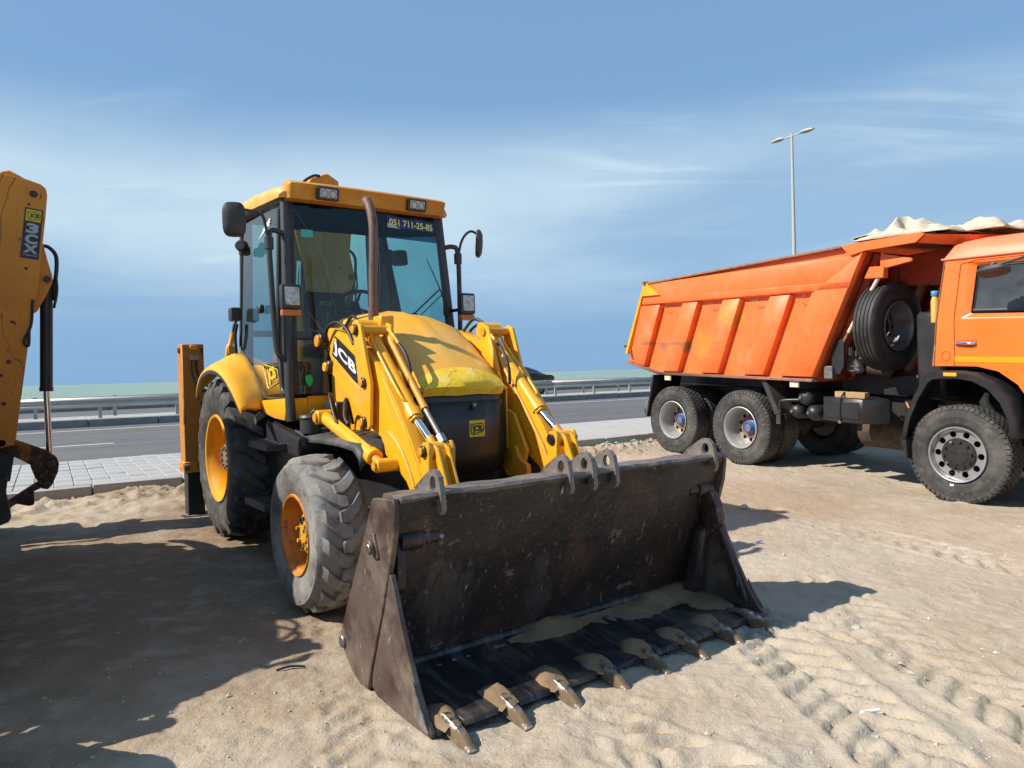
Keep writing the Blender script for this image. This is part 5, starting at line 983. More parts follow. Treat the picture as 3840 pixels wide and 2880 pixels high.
def build_digger(root):
    X0_, T = -1.62, .13
    def P(mb, name, m, parent=root, **k): return mb.build(name, m, parent, **k)
    mb = MB(); mb.prism([(-.12, .70), (.33, .70), (.35, 1.32), (.21, 1.45), (-.02, 1.45), (-.15, 1.32)], X0_ - .02, X0_ + .26, 'yz'); P(mb, 'kingpost', 'digger_worn', bevel=.01)
    boom = [(-.05, .92), (-.12, 1.3), (-.04, 2.0), (.06, 2.7), (.18, 3.25), (.36, 3.52), (.56, 3.60), (.70, 3.52), (.70, 3.38), (.60, 3.1), (.52, 2.6), (.42, 1.9), (.30, 1.2), (.22, .9), (.08, .84)]
    mb = MB(); mb.prism(boom, X0_ - .08, X0_ + .08, 'yz'); bo = P(mb, 'boom', 'digger_orange', bevel=.012)
    dip = [(.12, 3.48), (.25, 3.545), (.496, 3.545), (.687, 3.515), (.80, 3.478), (.838, 3.44), (.846, 3.38), (.825, 3.151), (.796, 2.905), (.77, 2.65), (.74, 2.42), (.682, 2.118), (.62, 1.66), (.577, 1.345), (.535, 1.02), (.52, .95), (.36, .92), (.33, 1.1), (.30, 1.6), (.26, 2.2), (.20, 2.7), (.12, 3.1)]
    mb = MB(); mb.prism(dip, X0_ + T - .02, X0_ + T, 'yz'); dp = P(mb, 'dipper', 'digger_orange', bevel=.005)
    mb = MB(); mb.prism(dip, X0_ - T, X0_ - T + .02, 'yz'); P(mb, 'dipper_side', 'digger_orange', dp, bevel=.005)
    inn = [(p[0] * .97 + .015, p[1] * .995 + .012) for p in dip]; mb = MB(); mb.prism(inn, X0_ - T + .021, X0_ + T - .021, 'yz'); P(mb, 'dipper_web', 'digger_worn', dp)
    ear = [(.80, 2.92), (.83, 2.76), (.866, 2.60), (.866, 2.53), (.82, 2.42), (.745, 2.26), (.68, 2.2), (.70, 2.75)]
    for x in (X0_ + .045, X0_ - .075):
        mb = MB(); mb.prism(ear, x, x + .03, 'yz'); P(mb, 'ram_ear', 'digger_orange', dp, bevel=.004)
    xf_ = X0_ + T
    for (y, z, r) in ((.738, 3.377, .034), (.70, 3.275, .012), (.66, 2.65, .014), (.5, 1.75, .02), (.62, 2.93, .008), (.44, 1.62, .016), (.45, 1.35, .02)):
        mb = MB(); mb.cyl((xf_ - .01, y, z), (xf_ + .004, y, z), r, n=18); P(mb, 'pin_recess', 'grease', dp)
    mb = MB(); mb.cyl((X0_ - .12, .822, 2.56), (X0_ + .115, .822, 2.56), .030, n=16); P(mb, 'ram_pin', 'grease', dp, bevel=.004)
    # decal
    c = [(.615, 2.756), (.757, 2.738), (.81, 3.225), (.67, 3.244)]
    mb = MB(); mb.add([(xf_ + .003, y, z) for y, z in c], [(0, 1, 2, 3)]); dc = P(mb, 'decal', 'decal_black', dp, smooth=0)
    def dm(u, v, e): 
        b = lerp(c[0], c[1], u); t_ = lerp(c[3], c[2], u); q = lerp(b, t_, v); return (xf_ + e, q[0], q[1])
    mb = MB(); mb.add([dm(.08, .74, .005), dm(.92, .74, .005), dm(.92, .97, .005), dm(.08, .97, .005)], [(0, 1, 2, 3)]); P(mb, 'decal_square', 'decal_yellow', dc, smooth=0)
    def tx(b, u0, v0, u1, v1, m, bold):
        o_, a_, d_ = dm(u0, v0, .0065), dm(u1, v0, .0065), dm(u0, v1, .0065); text('decal_lettering', b, m, dc, o_, tuple(np.subtract(a_, o_)), tuple(np.subtract(d_, o_)), bold)
    tx('JCB', .30, .795, .80, .90, 'decal_black', .04); mb = MB(); fr = [dm(u, v, .0065) for u, v in ((.22, .78), (.18, .92), (.74, .935), (.86, .87), (.84, .80), (.30, .76))]; mb.tube(fr + fr[:2], .0022, 4); P(mb, 'decal_frame', 'decal_black', dc)
    def tx90(b, u0, v0, u1, v1, m, bold):     # letter turned with the strip
        tx(b, u0, v0, u1, v1, m, bold)
    tx('3', .16, .50, .86, .70, 'decal_silver', .05); tx('C', .16, .29, .86, .485, 'decal_silver', .05); tx('X', .10, .105, .94, .28, 'decal_silver', .05); tx('SITEMASTER', .10, .05, .90, .078, 'decal_silver', .02)
    # bucket ram, linkage and bucket
    mb = MB(); mb.cyl((X0_, .822, 2.56), (X0_, .788, 1.47), .053, n=22); mb.cyl((X0_, .789, 1.50), (X0_, .788, 1.455), .058, n=22); mb.cyl((X0_ - .05, .822, 2.56), (X0_ + .04, .822, 2.56), .05, n=16); rm = P(mb, 'bucket_ram', 'black', bevel=.003, smooth=40)
    mb = MB(); mb.cyl((X0_, .788, 1.46), (X0_, .797, .74), .028, n=18); P(mb, 'rod', 'chrome', rm)
    mb = MB(); mb.tube([(X0_ + .02, .79, 2.90), (X0_ + .02, .85, 2.885), (X0_ + .02, .905, 2.80), (X0_ + .02, .90, 2.62), (X0_ + .02, .88, 2.50), (X0_ + .02, .885, 2.36)], .018, 8, smooth=5); mb.tube([(X0_ + .06, .895, 2.62), (X0_ + .06, .90, 2.45), (X0_ + .06, .87, 2.28)], .012, 8, smooth=4); mb.tube([(xf_ + .02, .70, 2.35), (xf_ + .02, .68, 2.1), (xf_ + .02, .62, 1.95), (xf_ + .02, .655, 1.90), (xf_ + .02, .665, 2.05)], .012, 8, smooth=5); P(mb, 'ram_hose', 'hose', rm, smooth=50)
    crank = [(.385, 1.03), (.42, 1.055), (.50, 1.005), (.60, .955), (.79, .855), (.845, .80), (.862, .74), (.853, .66), (.80, .53), (.765, .492), (.72, .505), (.665, .63), (.645, .70), (.637, .745), (.56, .805), (.44, .885), (.39, .94)]
    for x in (X0_ + .085, X0_ - .115):
        mb = MB(); mb.plate_hole(crank, (.724, .632), .026, x, x + .03, 'yz', 24, .022) if False else mb.prism(crank, x, x + .03, 'yz'); P(mb, 'tipping_lever', 'digger_worn', dp, bevel=.005)
    for (y, z, r) in ((.797, .738, .040), (.758, .54, .036), (.425, .975, .036), (.724, .632, .028)):
        mb = MB(); mb.cyl((X0_ - .13, y, z), (X0_ + .13, y, z), r, n=18); P(mb, 'linkage_pin', 'grease', dp, bevel=.004)
    mb = MB(); mb.prism([(.36, 1.02), (.53, 1.0), (.515, .84), (.478, .60), (.40, .60), (.30, .80)], X0_ - .08, X0_ + .08, 'yz'); P(mb, 'dipper_nose', 'black', dp, bevel=.006)
    lk = [(.77, .53), (.745, .575), (.686, .562), (.448, .398), (.40, .37), (.42, .33), (.458, .332), (.52, .375), (.614, .340), (.65, .345), (.66, .37), (.657, .478)]
    mb = MB(); mb.prism(lk, X0_ - .06, X0_ + .06, 'yz'); P(mb, 'bucket_link', 'digger_worn', dp, bevel=.006)
    rings = []
    bk = [(.46, .66), (.44, .50), (.468, .36), (.475, .29), (.455, .245), (.39, .222), (.25, .22), (.08, .28), (-.05, .42), (-.12, .62), (-.10, .64), (.02, .48), (.14, .36), (.27, .30), (.36, .34), (.36, .50), (.40, .66)]
    mb = MB(); mb.prism(bk, X0_ - .30, X0_ + .30, 'yz'); b_ = P(mb, 'digger_bucket', 'black_dusty', bevel=.008)
    for x in (-.30, .28):
        mb = MB(); mb.prism([(.44, .62), (.45, .28), (.36, .24), (.2, .24), (.06, .30), (-.10, .60), (.1, .66)], X0_ + x + .001, X0_ + x + .019, 'yz'); P(mb, 'bucket_cheek', 'black_dusty', b_)
    for i in range(4):
        x = X0_ - .26 + .52 * i / 3; mb = MB(); mb.hexa([(x - .03, -.10, .62), (x + .03, -.10, .62), (x + .03, -.13, .60), (x - .03, -.13, .60)], [(x - .012, -.14, .76), (x + .012, -.14, .76), (x + .012, -.15, .755), (x - .012, -.15, .755)]); P(mb, 'digger_tooth', 'steel', b_)
    # boom and dipper rams
    mb = MB(); mb.cyl((X0_ + .14, .05, 1.0), (X0_ + .14, .12, 2.1), .055, n=16); br = P(mb, 'boom_ram', 'yellow', bevel=.003); mb = MB(); mb.cyl((X0_ + .14, .12, 2.1), (X0_ + .14, .16, 2.7), .03, n=12); P(mb, 'rod', 'chrome', br)
    mb = MB(); mb.tube([(X0_ + .09, .10, 2.95), (X0_ + .09, .155, 3.25), (X0_ + .09, .25, 3.44), (X0_ + .09, .38, 3.54), (X0_ + .09, .46, 3.55)], .016, 8, smooth=5); P(mb, 'boom_hose', 'hose', bo, smooth=50)

mat('damp_sand', (.23, .155, .09), .95, layers=[((.33, .24, .15), 4, .47, .68, .8), ((.17, .11, .06), 9, .5, .66, .7)], bump=[(30, .6, .01), (110, .5, .004)], spec=.15)
mat('yellow_guard', (0.78, 0.385, 0.02), 0.55, layers=[((.72, .37, .05), 2, .42, .65, .6), ((.14, .08, .04), 22, .72, .745, .8)], coat=.0, spec=.3)
mat('yellow_worn_roof', (0.60, 0.25, 0.016), 0.5, layers=[((.46, .16, .012), 2.2, .40, .62, .8), ((.64, .40, .07), 3.4, .52, .66, .7), ((.30, .16, .03), 11, .55, .7, .6)], bump=(24, .1, .004))
mat('stab_orange', (0.50, 0.20, 0.022), 0.55, layers=[((.40, .15, .02), 3, .4, .65, .7), ((.05, .035, .025), 9, .615, .65, .95, (1, 1, .5), 'noise', .8), ((.30, .14, .05), 26, .6, .7, .6)], bump=(24, .15, .004))
glass('band_side', (0.30, 0.22, 0.11), 1.0, haze=.35, hazecol=(.20, .14, .07))

AX, AY, AA = -1.83, 6.85, .626
bkA = thing('backhoe_loader', 'yellow backhoe loader with wide front bucket on sand, whole machine in view', 'backhoe loader', (AX, AY, 0), (0, 0, AA - pi / 2), 'backhoe loaders on the sand')
build_backhoe(bkA)
for ch in list(bkA.children):
    if ch.name.split('.')[0] in ('boom', 'dipper', 'bucket_ram', 'digger_bucket', 'boom_ram'): ch.location = (0, .20, .30 if ch.name.split('.')[0] == 'boom' else .12)
BX, BY, BA = -4.92, 4.94, .626
bkB = copy_tree(bkA); bkB.location = (BX, BY, 0); bkB.rotation_euler = (0, 0, BA - pi / 2)
tag(bkB, 'orange backhoe loader at the left edge, only its raised digger arm showing', 'backhoe loader', 'backhoe loaders on the sand')
for ch in list(bkB.children):                              # digger side-shifted further out, unseen loader bucket narrowed, flattened to shrink its shadow
    nm = ch.name.split('.')[0]
    if nm in ('kingpost', 'boom', 'dipper', 'bucket_ram', 'digger_bucket', 'boom_ram'): ch.location = (.357, .72, .03); ch.scale = (1, 1, .957)
    if nm == 'bucket': ch.scale = (1, .91, .60)

for ch in list(bkA.children):
    if ch.name.split('.')[0] == 'dipper':
        for c2 in list(ch.children):
            if c2.name.split('.')[0] == 'decal':
                for c3 in list(c2.children): bpy.data.objects.remove(c3)
                bpy.data.objects.remove(c2)
# ------------------------------------------------------------------ dump truck
TX, TY, TA = 3.584, 12.087, .53
trk = thing('dump_truck', 'orange three-axle dump truck with spare wheel behind its cab', 'dump truck', (TX, TY, .115), (0, .043, TA - pi / 2))
def TP(mb, name, m, parent=trk, **k): return mb.build(name, m, parent, **k)
tt_ = block_tyre(.537, .29, .29)
def truck_wheel(kind):
    if kind == 'rear':                       # deep dished outer dual wheel
        mb = MB(); mb.lathe([(.300, -.130), (.302, -.142), (.292, -.146), (.283, -.135), (.272, -.115), (.262, -.05), (.255, .03), (.235, .090)], 48)
        hole_disc(mb, .125, .235, .090, .012, 10, .030, .187); w = mb.build('wheel', 'rim_silver', trk, smooth=35)
        tt_.build('tyre', 'rubber_truck', w, smooth=30)
        mb = MB(); mb.lathe([(.125, .10), (.12, .07), (.095, .055), (.085, .02), (.075, .01), (0, .01)], 28); h = mb.build('hub', 'hub_blue', w, smooth=40)
        for i in range(12): a = 2 * pi * i / 12; MB().cyl((.068 * cos(a), .015, .068 * sin(a)), (.068 * cos(a), -.007, .068 * sin(a)), .011, n=6).build('stud', 'rust', h)
        mb = MB()
        mb.lathe([(.168, .080), (.160, .068), (.11, .066)], 28); mb.build('hub_flange', 'rust', w, smooth=40)
        mb = MB(); mb.lathe([(.24, .11), (0, .11)], 24); mb.build('dark_backing', 'dark_void', w)  # flat black disc painted as the darkness behind the rim holes
    elif kind == 'front':
        mb = MB(); mb.lathe([(.296, -.128), (.303, -.140), (.298, -.150), (.285, -.146), (.275, -.128), (.268, -.10)], 56)
        hole_disc(mb, .155, .268, -.085, .014, 10, .034, .222); w = mb.build('wheel', 'alloy', trk, smooth=35)
        tt_.build('tyre', 'rubber_truck', w, smooth=30)
        mb = MB(); mb.lathe([(.27, -.08), (.265, .1), (0, .1)], 32); mb.build('dark_backing', 'dark_void', w)  # black cup closes the rim, drawn as its dark inside
        mb = MB(); mb.lathe([(.178, -.085), (.178, -.108), (.168, -.122), (.112, -.126), (.108, -.132), (0, -.134)], 40); h = mb.build('hub_cover', 'black', w, smooth=35)
        for i in range(10):
            a = 2 * pi * i / 10 + .16; c = (.142 * cos(a), .142 * sin(a)); MB().cyl((c[0], -.118, c[1]), (c[0], -.150, c[1]), .0165, n=6).build('wheel_nut', 'rust' if i in (3, 6) else 'black_panel', h, bevel=.003)
        MB().box(-.10, .10, -.139, -.134, .012, .020).build('cover_rib', 'black_panel', h)
        MB().box(-.06, -.02, -.1475, -.146, -.345, -.322).build('valve_tag', 'white', w)
    elif kind == 'inner':
        mb = MB(); mb.lathe([(.300, -.130), (.292, -.146), (.272, -.115), (.255, .03), (.235, .075), (0, .075)], 40); w = mb.build('wheel', 'rim_dark', trk, smooth=35); tt_.build('tyre', 'rubber_truck', w, smooth=30)
    return w
def put(w, x, y, z, rz=0, ry=0.): w.location = (x, y, z); w.rotation_euler = (0, ry, rz); return w
wr = truck_wheel('rear'); wi = truck_wheel('inner'); wf = truck_wheel('front')
put(wr, 0, -1.06, .541, 0, .4); put(wi, 0, -.72, .541, 0, .1); put(wf, 4.376, -1.06, .541, 0, 0)
def cp(w): c = copy_tree(w, trk); return c
wmid = cp(wr); put(wmid, 1.384, -1.06, .548, 0, .9); put(cp(wi), 1.384, -.72, .548, 0, .3)
for x in (0, 1.384): put(cp(wr), x, 1.06, .543, pi, .3); put(cp(wi), x, .72, .543, pi, 0)
put(cp(wf), 4.376, 1.06, .541, pi, .2)
def side_text(w, word, a0, da, r, h):
    for i, ch_ in enumerate(word):
        a = a0 - da * i; rad = np.array((cos(a), 0, sin(a))); tan = np.array((sin(a), 0, -cos(a)))
        o_ = rad * r + np.array((0, -.1462, 0)) - tan * h * .4
        text('tyre_lettering', ch_, 'rubber_letter', w, tuple(o_), tuple(tan * h * .8), tuple(rad * h), .01)
mat('rubber_letter', (.10, .098, .095), .6)
side_text(wr, 'JAGGS', .95, .17, .405, .055); side_text(wmid, 'JOYALL', 1.9, .17, .405, .06)
# spare wheel, hung across the truck behind the cab
mb = MB(); mb.lathe([(.300, -.130), (.302, -.142), (.292, -.146), (.283, -.135), (.275, -.10), (.262, -.05), (.255, .03), (.238, .07)], 48); hole_disc(mb, .14, .238, .07, .012, 10, .03, .190)
sp_ = mb.build('spare_wheel', 'rim_dark', trk, smooth=35); sp_.location = (3.385, -.80, 1.95); sp_.rotation_euler = (0, 0, pi / 2); rib_tyre(.537, .29, .29).build('tyre', 'rubber_clean', sp_, smooth=30)
# axles, chassis rails
mb = MB(); mb.box(-1.05, 5.7, -.44, -.36, .80, 1.07); sym('chassis_rail', mb, 'black', trk, bevel=.008)
for x in (0, 1.384):
    mb = MB(); mb.tube([(x, -.6, .54), (x, -.25, .54), (x, 0, .54), (x, .25, .54), (x, .6, .54)], [.09, .12, .24, .12, .09], 18); TP(mb, 'drive_axle', 'axle', smooth=50)
mb = MB(); mb.tube([(4.376, -.9, .52), (4.376, -.6, .46), (4.376, .6, .46), (4.376, .9, .52)], .06, 10); TP(mb, 'front_axle', 'axle', smooth=50)
mb = MB(); mb.tube([(.1, 0, .60), (1.3, 0, .62)], .05, 10); mb.tube([(1.5, 0, .62), (3.6, 0, .75)], .055, 10); TP(mb, 'prop_shaft', 'axle', smooth=50)
mb = MB(); mb.box(-.45, 1.85, -.52, -.46, .70, .80); sym('leaf_spring', mb, 'axle', trk, bevel=.006)
mb = MB(); mb.cyl((2.75, -.30, .62), (3.75, -.30, .62), .24, n=22); TP(mb, 'fuel_tank', 'axle', bevel=.02)
mb = MB(); mb.box(3.9, 5.6, -.36, .36, .60, 1.45); TP(mb, 'engine', 'black', bevel=.03)
mb = MB(); mb.box(-.95, 2.6, -.36, .36, 1.072, 1.24); TP(mb, 'subframe', 'black', bevel=.01)
# ---- tipper body
YO, YI = 1.25, 1.165
outl = [(-1.03, 1.467), (-.26, 1.297), (2.63, 1.288), (3.369, 2.84), (3.066, 2.93), (-.515, 2.76)]
for s in (-1, 1):
    def Q(mb, name, m, parent=trk, **k):
        if s > 0: mb.mir()
        return mb.build(name, m, parent, **k)
    mb = MB(); mb.prism(outl, -YI, -YI + .03, 'xz'); sd = Q(mb, 'body_side', 'orange', bevel=.003)
    band = [(-.66, 2.40), (-.515, 2.76), (3.066, 2.93), (3.36, 2.90), (3.36, 2.84), (3.20, 2.82), (3.02, 2.42), (2.76, 2.385)]
    mb = MB(); mb.hexa([(-.665, -YI, 2.38), (3.16, -YI, 2.39), (3.37, -YI, 2.84), (-.515, -YI, 2.76)], [(-.655, -YO + .03, 2.43), (3.18, -YO + .03, 2.44), (3.35, -YO + .03, 2.80), (-.52, -YO + .03, 2.74)]); Q(mb, 'upper_band', 'orange', sd, bevel=.004)
    mb = MB(); mb.hexa([(-.62, -YI, 2.385), (3.16, -YI, 2.385), (3.20, -YI, 2.50), (-.58, -YI, 2.50)], [(-.60, -YO, 2.41), (3.17, -YO, 2.41), (3.20, -YO, 2.50), (-.58, -YO, 2.50)]); Q(mb, 'band_rail', 'orange', sd, bevel=.006)
    mb = MB(); mb.hexa([(-.53, -YO + .01, 2.735), (3.07, -YO + .01, 2.905), (3.07, -YI + .05, 2.905), (-.53, -YI + .05, 2.735)], [(-.52, -YO + .01, 2.768), (3.066, -YO + .01, 2.938), (3.066, -YI + .05, 2.938), (-.52, -YI + .05, 2.768)]); Q(mb, 'top_rail', 'edge_wear', sd, bevel=.008)
    # slanted ribs (raised bands)
    for xb, xt in ((-.60, -.18), (.19, .655), (1.03, 1.478), (1.855, 2.322)):
        w_ = .36; z0 = 1.30 if xb > 0 else 1.37; z1 = 2.384
        mb = MB(); mb.hexa([(xb - w_ - .04, -YI, z0), (xb + .012, -YI, z0), (xt + .012, -YI, z1), (xt - w_ - .04, -YI, z1)], [(xb - w_ + .05, -YO, z0 + .02), (xb, -YO, z0 + .02), (xt, -YO, z1), (xt - w_ + .05, -YO, z1)])
        if xb < 0: mb = MB(); mb.hexa([(-.99, -YI, 1.46), (xb + .012, -YI, z0), (xt + .012, -YI, z1), (-.64, -YI, z1)], [(-.97, -YO, 1.47), (xb, -YO, z0 + .02), (xt, -YO, z1), (-.63, -YO, z1)])
        Q(mb, 'side_rib', 'orange', sd, bevel=.004)
    mb = MB(); mb.hexa([(2.10, -YI, 1.30), (2.64, -YI, 1.30), (3.37, -YI, 2.84), (2.60, -YI, 2.384)], [(2.16, -YO, 1.32), (2.63, -YO, 1.32), (3.355, -YO, 2.82), (2.655, -YO, 2.384)]); Q(mb, 'front_corner_post', 'orange', sd, bevel=.004)
    mb = MB(); mb.hexa([(-1.03, -YO - .01, 1.43), (-.26, -YO - .01, 1.262), (-.26, -YI + .2, 1.262), (-1.03, -YI + .2, 1.43)], [(-1.03, -YO - .01, 1.475), (-.26, -YO - .01, 1.302), (-.26, -YI + .2, 1.302), (-1.03, -YI + .2, 1.475)]); mb.hexa([(-.26, -YO - .01, 1.262), (2.63, -YO - .01, 1.252), (2.63, -YI + .2, 1.252), (-.26, -YI + .2, 1.262)], [(-.26, -YO - .01, 1.302), (2.65, -YO - .01, 1.292), (2.65, -YI + .2, 1.292), (-.26, -YI + .2, 1.302)]); Q(mb, 'sill_rail', 'edge_wear', sd, bevel=.006)
    # yellow corner plate and tailgate post
    mb = MB(); mb.prism([(-.515, 2.765), (-.60, 2.545), (-.18, 2.545)], -YO - .004, -YO + .03, 'xz'); Q(mb, 'corner_gusset', 'truck_yellow', sd, bevel=.004)
    mb = MB(); mb.hexa([(-.56, -YO, 2.77), (-.51, -YO, 2.77), (-1.02, -YO, 1.58), (-1.08, -YO, 1.60)], [(-.56, -YI, 2.77), (-.51, -YI, 2.77), (-1.02, -YI, 1.58), (-1.08, -YI, 1.60)]); Q(mb, 'tailgate_post', 'truck_yellow', sd, bevel=.006)
    mb = MB(); mb.cyl((-.53, -YO - .03, 2.76), (-.53, -YI, 2.76), .03, n=12); mb.cyl((-1.08, -YO - .03, 1.72), (-1.08, -YI, 1.72), .022, n=10); Q(mb, 'tailgate_hinge', 'rust', sd)
    mb = MB(); mb.tube([(-.90, -YO - .012, 1.66), (-.885, -YO - .02, 1.55), (-.86, -YO - .012, 1.50)], .012, 8); Q(mb, 'tailgate_hook', 'rust', sd)
    # canopy side above the cab
    mb = MB(); mb.prism([(3.066, 2.938), (4.05, 2.965), (4.10, 2.945), (4.0, 2.86), (3.40, 2.84), (3.2, 2.80)], -YO, -YO + .035, 'xz'); Q(mb, 'canopy_side', 'orange', sd, bevel=.004)
    for x, z in ((-.06, 2.375), (.90, 2.372), (1.75, 2.37), (2.48, 2.372)):
        mb = MB(); mb.tube([(x - .04, -YO - .004, z - .01), (x - .03, -YO - .02, z - .035), (x + .06, -YO - .02, z - .03), (x + .07, -YO - .004, z - .005)], .006, 6); Q(mb, 'tarp_hook', 'rust', sd, smooth=50)
    for x in (-.06, 2.34):
        mb = MB(); mb.box(x - .07, x + .07, -YO + .02, -YO + .05, 1.17, 1.26); Q(mb, 'side_marker', 'cream', sd, bevel=.006)
# tailgate, floor, front wall, canopy
mb = MB(); mb.hexa([(-.53, -YI + .0, 2.73), (-.50, -YI, 2.73), (-.50, YI, 2.73), (-.53, YI, 2.73)], [(-1.05, -YI, 1.48), (-1.01, -YI, 1.48), (-1.01, YI, 1.48), (-1.05, YI, 1.48)]); TP(mb, 'tailgate', 'orange')
mb = MB(); mb.prism([(-1.03, 1.467), (-.26, 1.297), (2.63, 1.288), (2.63, 1.25), (-.26, 1.262), (-1.03, 1.43)], -YI, YI, 'xz'); TP(mb, 'body_floor', 'orange_dark')
mb = MB(); mb.hexa([(2.60, -YI, 1.26), (2.64, -YI, 1.26), (2.64, YI, 1.26), (2.60, YI, 1.26)], [(3.34, -YI, 2.84), (3.38, -YI, 2.84), (3.38, YI, 2.84), (3.34, YI, 2.84)]); fwl = TP(mb, 'front_wall', 'orange_dark')
for y in (-1.0, -.5, 0, .5, 1.0):
    mb = MB(); mb.hexa([(2.66, y - .06, 1.27), (2.74, y - .05, 1.27), (2.74, y + .05, 1.27), (2.66, y + .06, 1.27)], [(3.39, y - .06, 2.82), (3.47, y - .05, 2.80), (3.47, y + .05, 2.80), (3.39, y + .06, 2.82)]); mb.build('wall_stiffener', 'orange_dark', fwl, bevel=.004)
mb = MB(); mb.hexa([(3.05, -YO + .036, 2.90), (4.05, -YO + .036, 2.93), (4.05, YO - .036, 2.93), (3.05, YO - .036, 2.90)], [(3.05, -YO + .036, 2.936), (4.06, -YO + .036, 2.962), (4.06, YO - .036, 2.962), (3.05, YO - .036, 2.936)]); cn = TP(mb, 'canopy', 'orange_dark', bevel=.004)
mb = MB(); mb.hexa([(4.00, -YO + .04, 2.86), (4.10, -YO + .04, 2.945), (4.55, -.5, 2.93), (4.50, -.5, 2.80)], [(3.99, -YO + .06, 2.86), (4.08, -YO + .06, 2.945), (4.50, -.48, 2.93), (4.45, -.48, 2.80)]); mb.build('canopy_lip', 'orange', cn, bevel=.004)
mb = MB(); mb.hexa([(4.45, -.5, 2.80), (4.50, -.5, 2.93), (4.50, .5, 2.93), (4.45, .5, 2.80)], [(4.48, -.5, 2.80), (4.53, -.5, 2.93), (4.53, .5, 2.93), (4.48, .5, 2.80)]); mb.build('canopy_front', 'orange', cn)
mb = MB(); mb.add([(4.06, -YO + .04, 2.95), (4.52, -.5, 2.932), (4.52, .5, 2.932), (4.06, YO - .04, 2.95)], [(0, 1, 2, 3)]); mb.build('canopy_top', 'orange', cn, smooth=0)
mb = MB(); mb.prism([(3.42, 2.79), (4.0, 2.86), (3.70, 2.45), (3.3, 2.36)], -.60, -.57, 'xz').prism([(3.42, 2.79), (4.4, 2.80), (4.0, 2.40), (3.3, 2.36)], .57, .60, 'xz'); o = mb; 
for yy_ in (-.60, .60):
    mb = MB(); mb.prism([(3.40, 2.80), (4.3, 2.86), (4.05, 2.50), (3.9, 2.42), (3.24, 2.46)], yy_ - .015, yy_ + .015, 'xz'); mb.build('canopy_bracket', 'orange_dark', cn, bevel=.004)
# orange swing bracket, cream pole, silver compressor block
mb = MB(); mb.prism([(3.49, 2.76), (3.53, 2.80), (3.87, 2.71), (3.87, 2.675), (3.53, 2.62), (3.49, 2.64)], -1.11, -1.07, 'xz'); bk_ = TP(mb, 'swing_arm', 'orange', bevel=.006)
mb = MB(); mb.prism([(3.30, 2.52), (3.37, 2.655), (3.55, 2.65), (3.55, 2.51)], -1.14, -1.04, 'xz'); mb.build('arm_socket', 'orange', bk_, bevel=.008); mb = MB(); mb.cyl((3.515, -1.09, 2.60), (3.515, -1.09, 2.81), .022, n=12); mb.build('arm_pin', 'orange', bk_)
mb = MB(); mb.tube([(3.72, -1.05, 2.67), (3.70, -1.02, 2.55), (3.66, -.95, 2.48)], .004, 5); mb.tube([(3.66, -.95, 2.48), (3.55, -.8, 2.47), (3.42, -.7, 2.44)], .004, 5); mb.build('wire', 'black', bk_)
mb = MB(); mb.tube([(3.47, -1.10, 2.53), (3.26, -1.10, 2.20), (3.06, -1.10, 1.88)], .024, 10, smooth=3); pl__ = TP(mb, 'support_pole', 'cream', smooth=50); mb = MB(); mb.tube([(3.06, -1.10, 1.88), (2.98, -1.10, 1.75)], .020, 10); mb.build('pole_socket', 'rust', pl__)
mb = MB(); mb.prism([(2.82, 1.60), (2.86, 1.78), (3.0, 1.80), (3.0, 1.46), (2.94, 1.36), (2.84, 1.36)], -1.12, -1.07, 'xz'); TP(mb, 'pole_bracket', 'black', bevel=.006)
mb = MB(); mb.box(2.74, 2.86, -1.16, -1.06, 1.30, 1.46); TP(mb, 'latch_plate', 'steel', bevel=.006)
mb = MB()
mb.tube([(2.95, -.80, 1.47), (2.95, -.80, 1.40), (2.95, -.80, 1.36)], [.10, .115, .06], 18); mb.cyl((2.95, -.80, 1.44), (2.95, -.80, 1.54), .105, n=20); cp_ = TP(mb, 'compressor', 'alloy', bevel=.012, smooth=50)
for a, b, r in (((2.90, -.86, 1.5), (2.90, -.86, 1.70), .03), ((2.99, -.87, 1.52), (3.0, -.87, 1.66), .028), ((3.03, -.80, 1.55), (3.03, -.80, 1.76), .035)):
    mb = MB(); mb.cyl(a, b, r, n=14); mb.build('compressor_pipe', 'alloy', cp_, bevel=.006)
mb = MB(); mb.box(2.84, 3.10, -.90, -.86, 1.545, 1.585); mb.build('compressor_clamp', 'steel', cp_, bevel=.003); mb = MB(); mb.cyl((2.96, -.86, 1.34), (2.97, -.89, 1.37), .022, n=8); mb.build('drain_plug', 'pink', cp_, bevel=.004)
mb = MB(); mb.cyl((3.05, -.7, 1.45), (3.30, -.6, 1.42), .12, n=18); mb.build('compressor_body', 'axle', cp_, bevel=.01)
# battery box, air tanks, mudflaps, tool bar
mb = MB(); mb.hexa([(2.745, -1.20, .77), (3.285, -1.20, .77), (3.48, -.95, .77), (2.95, -.50, .77)], [(2.755, -1.20, 1.075), (3.295, -1.20, 1.065), (3.49, -.95, 1.065), (2.96, -.50, 1.075)]); bx_ = TP(mb, 'battery_box', 'black_panel', bevel=.008)
mb = MB(); mb.box(2.79, 3.25, -1.212, -1.199, .82, 1.03); mb.build('box_lid', 'black_panel', bx_, bevel=.008)
mb = MB(); mb.tube([(3.0, -1.218, .78), (3.0, -1.218, .93), (3.01, -1.218, 1.06), (3.03, -1.17, 1.135), (3.06, -1.08, 1.14)], .012, 6); mb.build('strap', 'black', bx_); mb = MB(); mb.cyl((3.0, -1.235, .775), (3.0, -1.20, .775), .02, n=8); mb.build('strap_bolt', 'steel', bx_)
mb = MB(); mb.box(2.55, 3.85, -.55, .75, 1.08, 1.36); TP(mb, 'hydraulic_tank', 'black', bevel=.02)
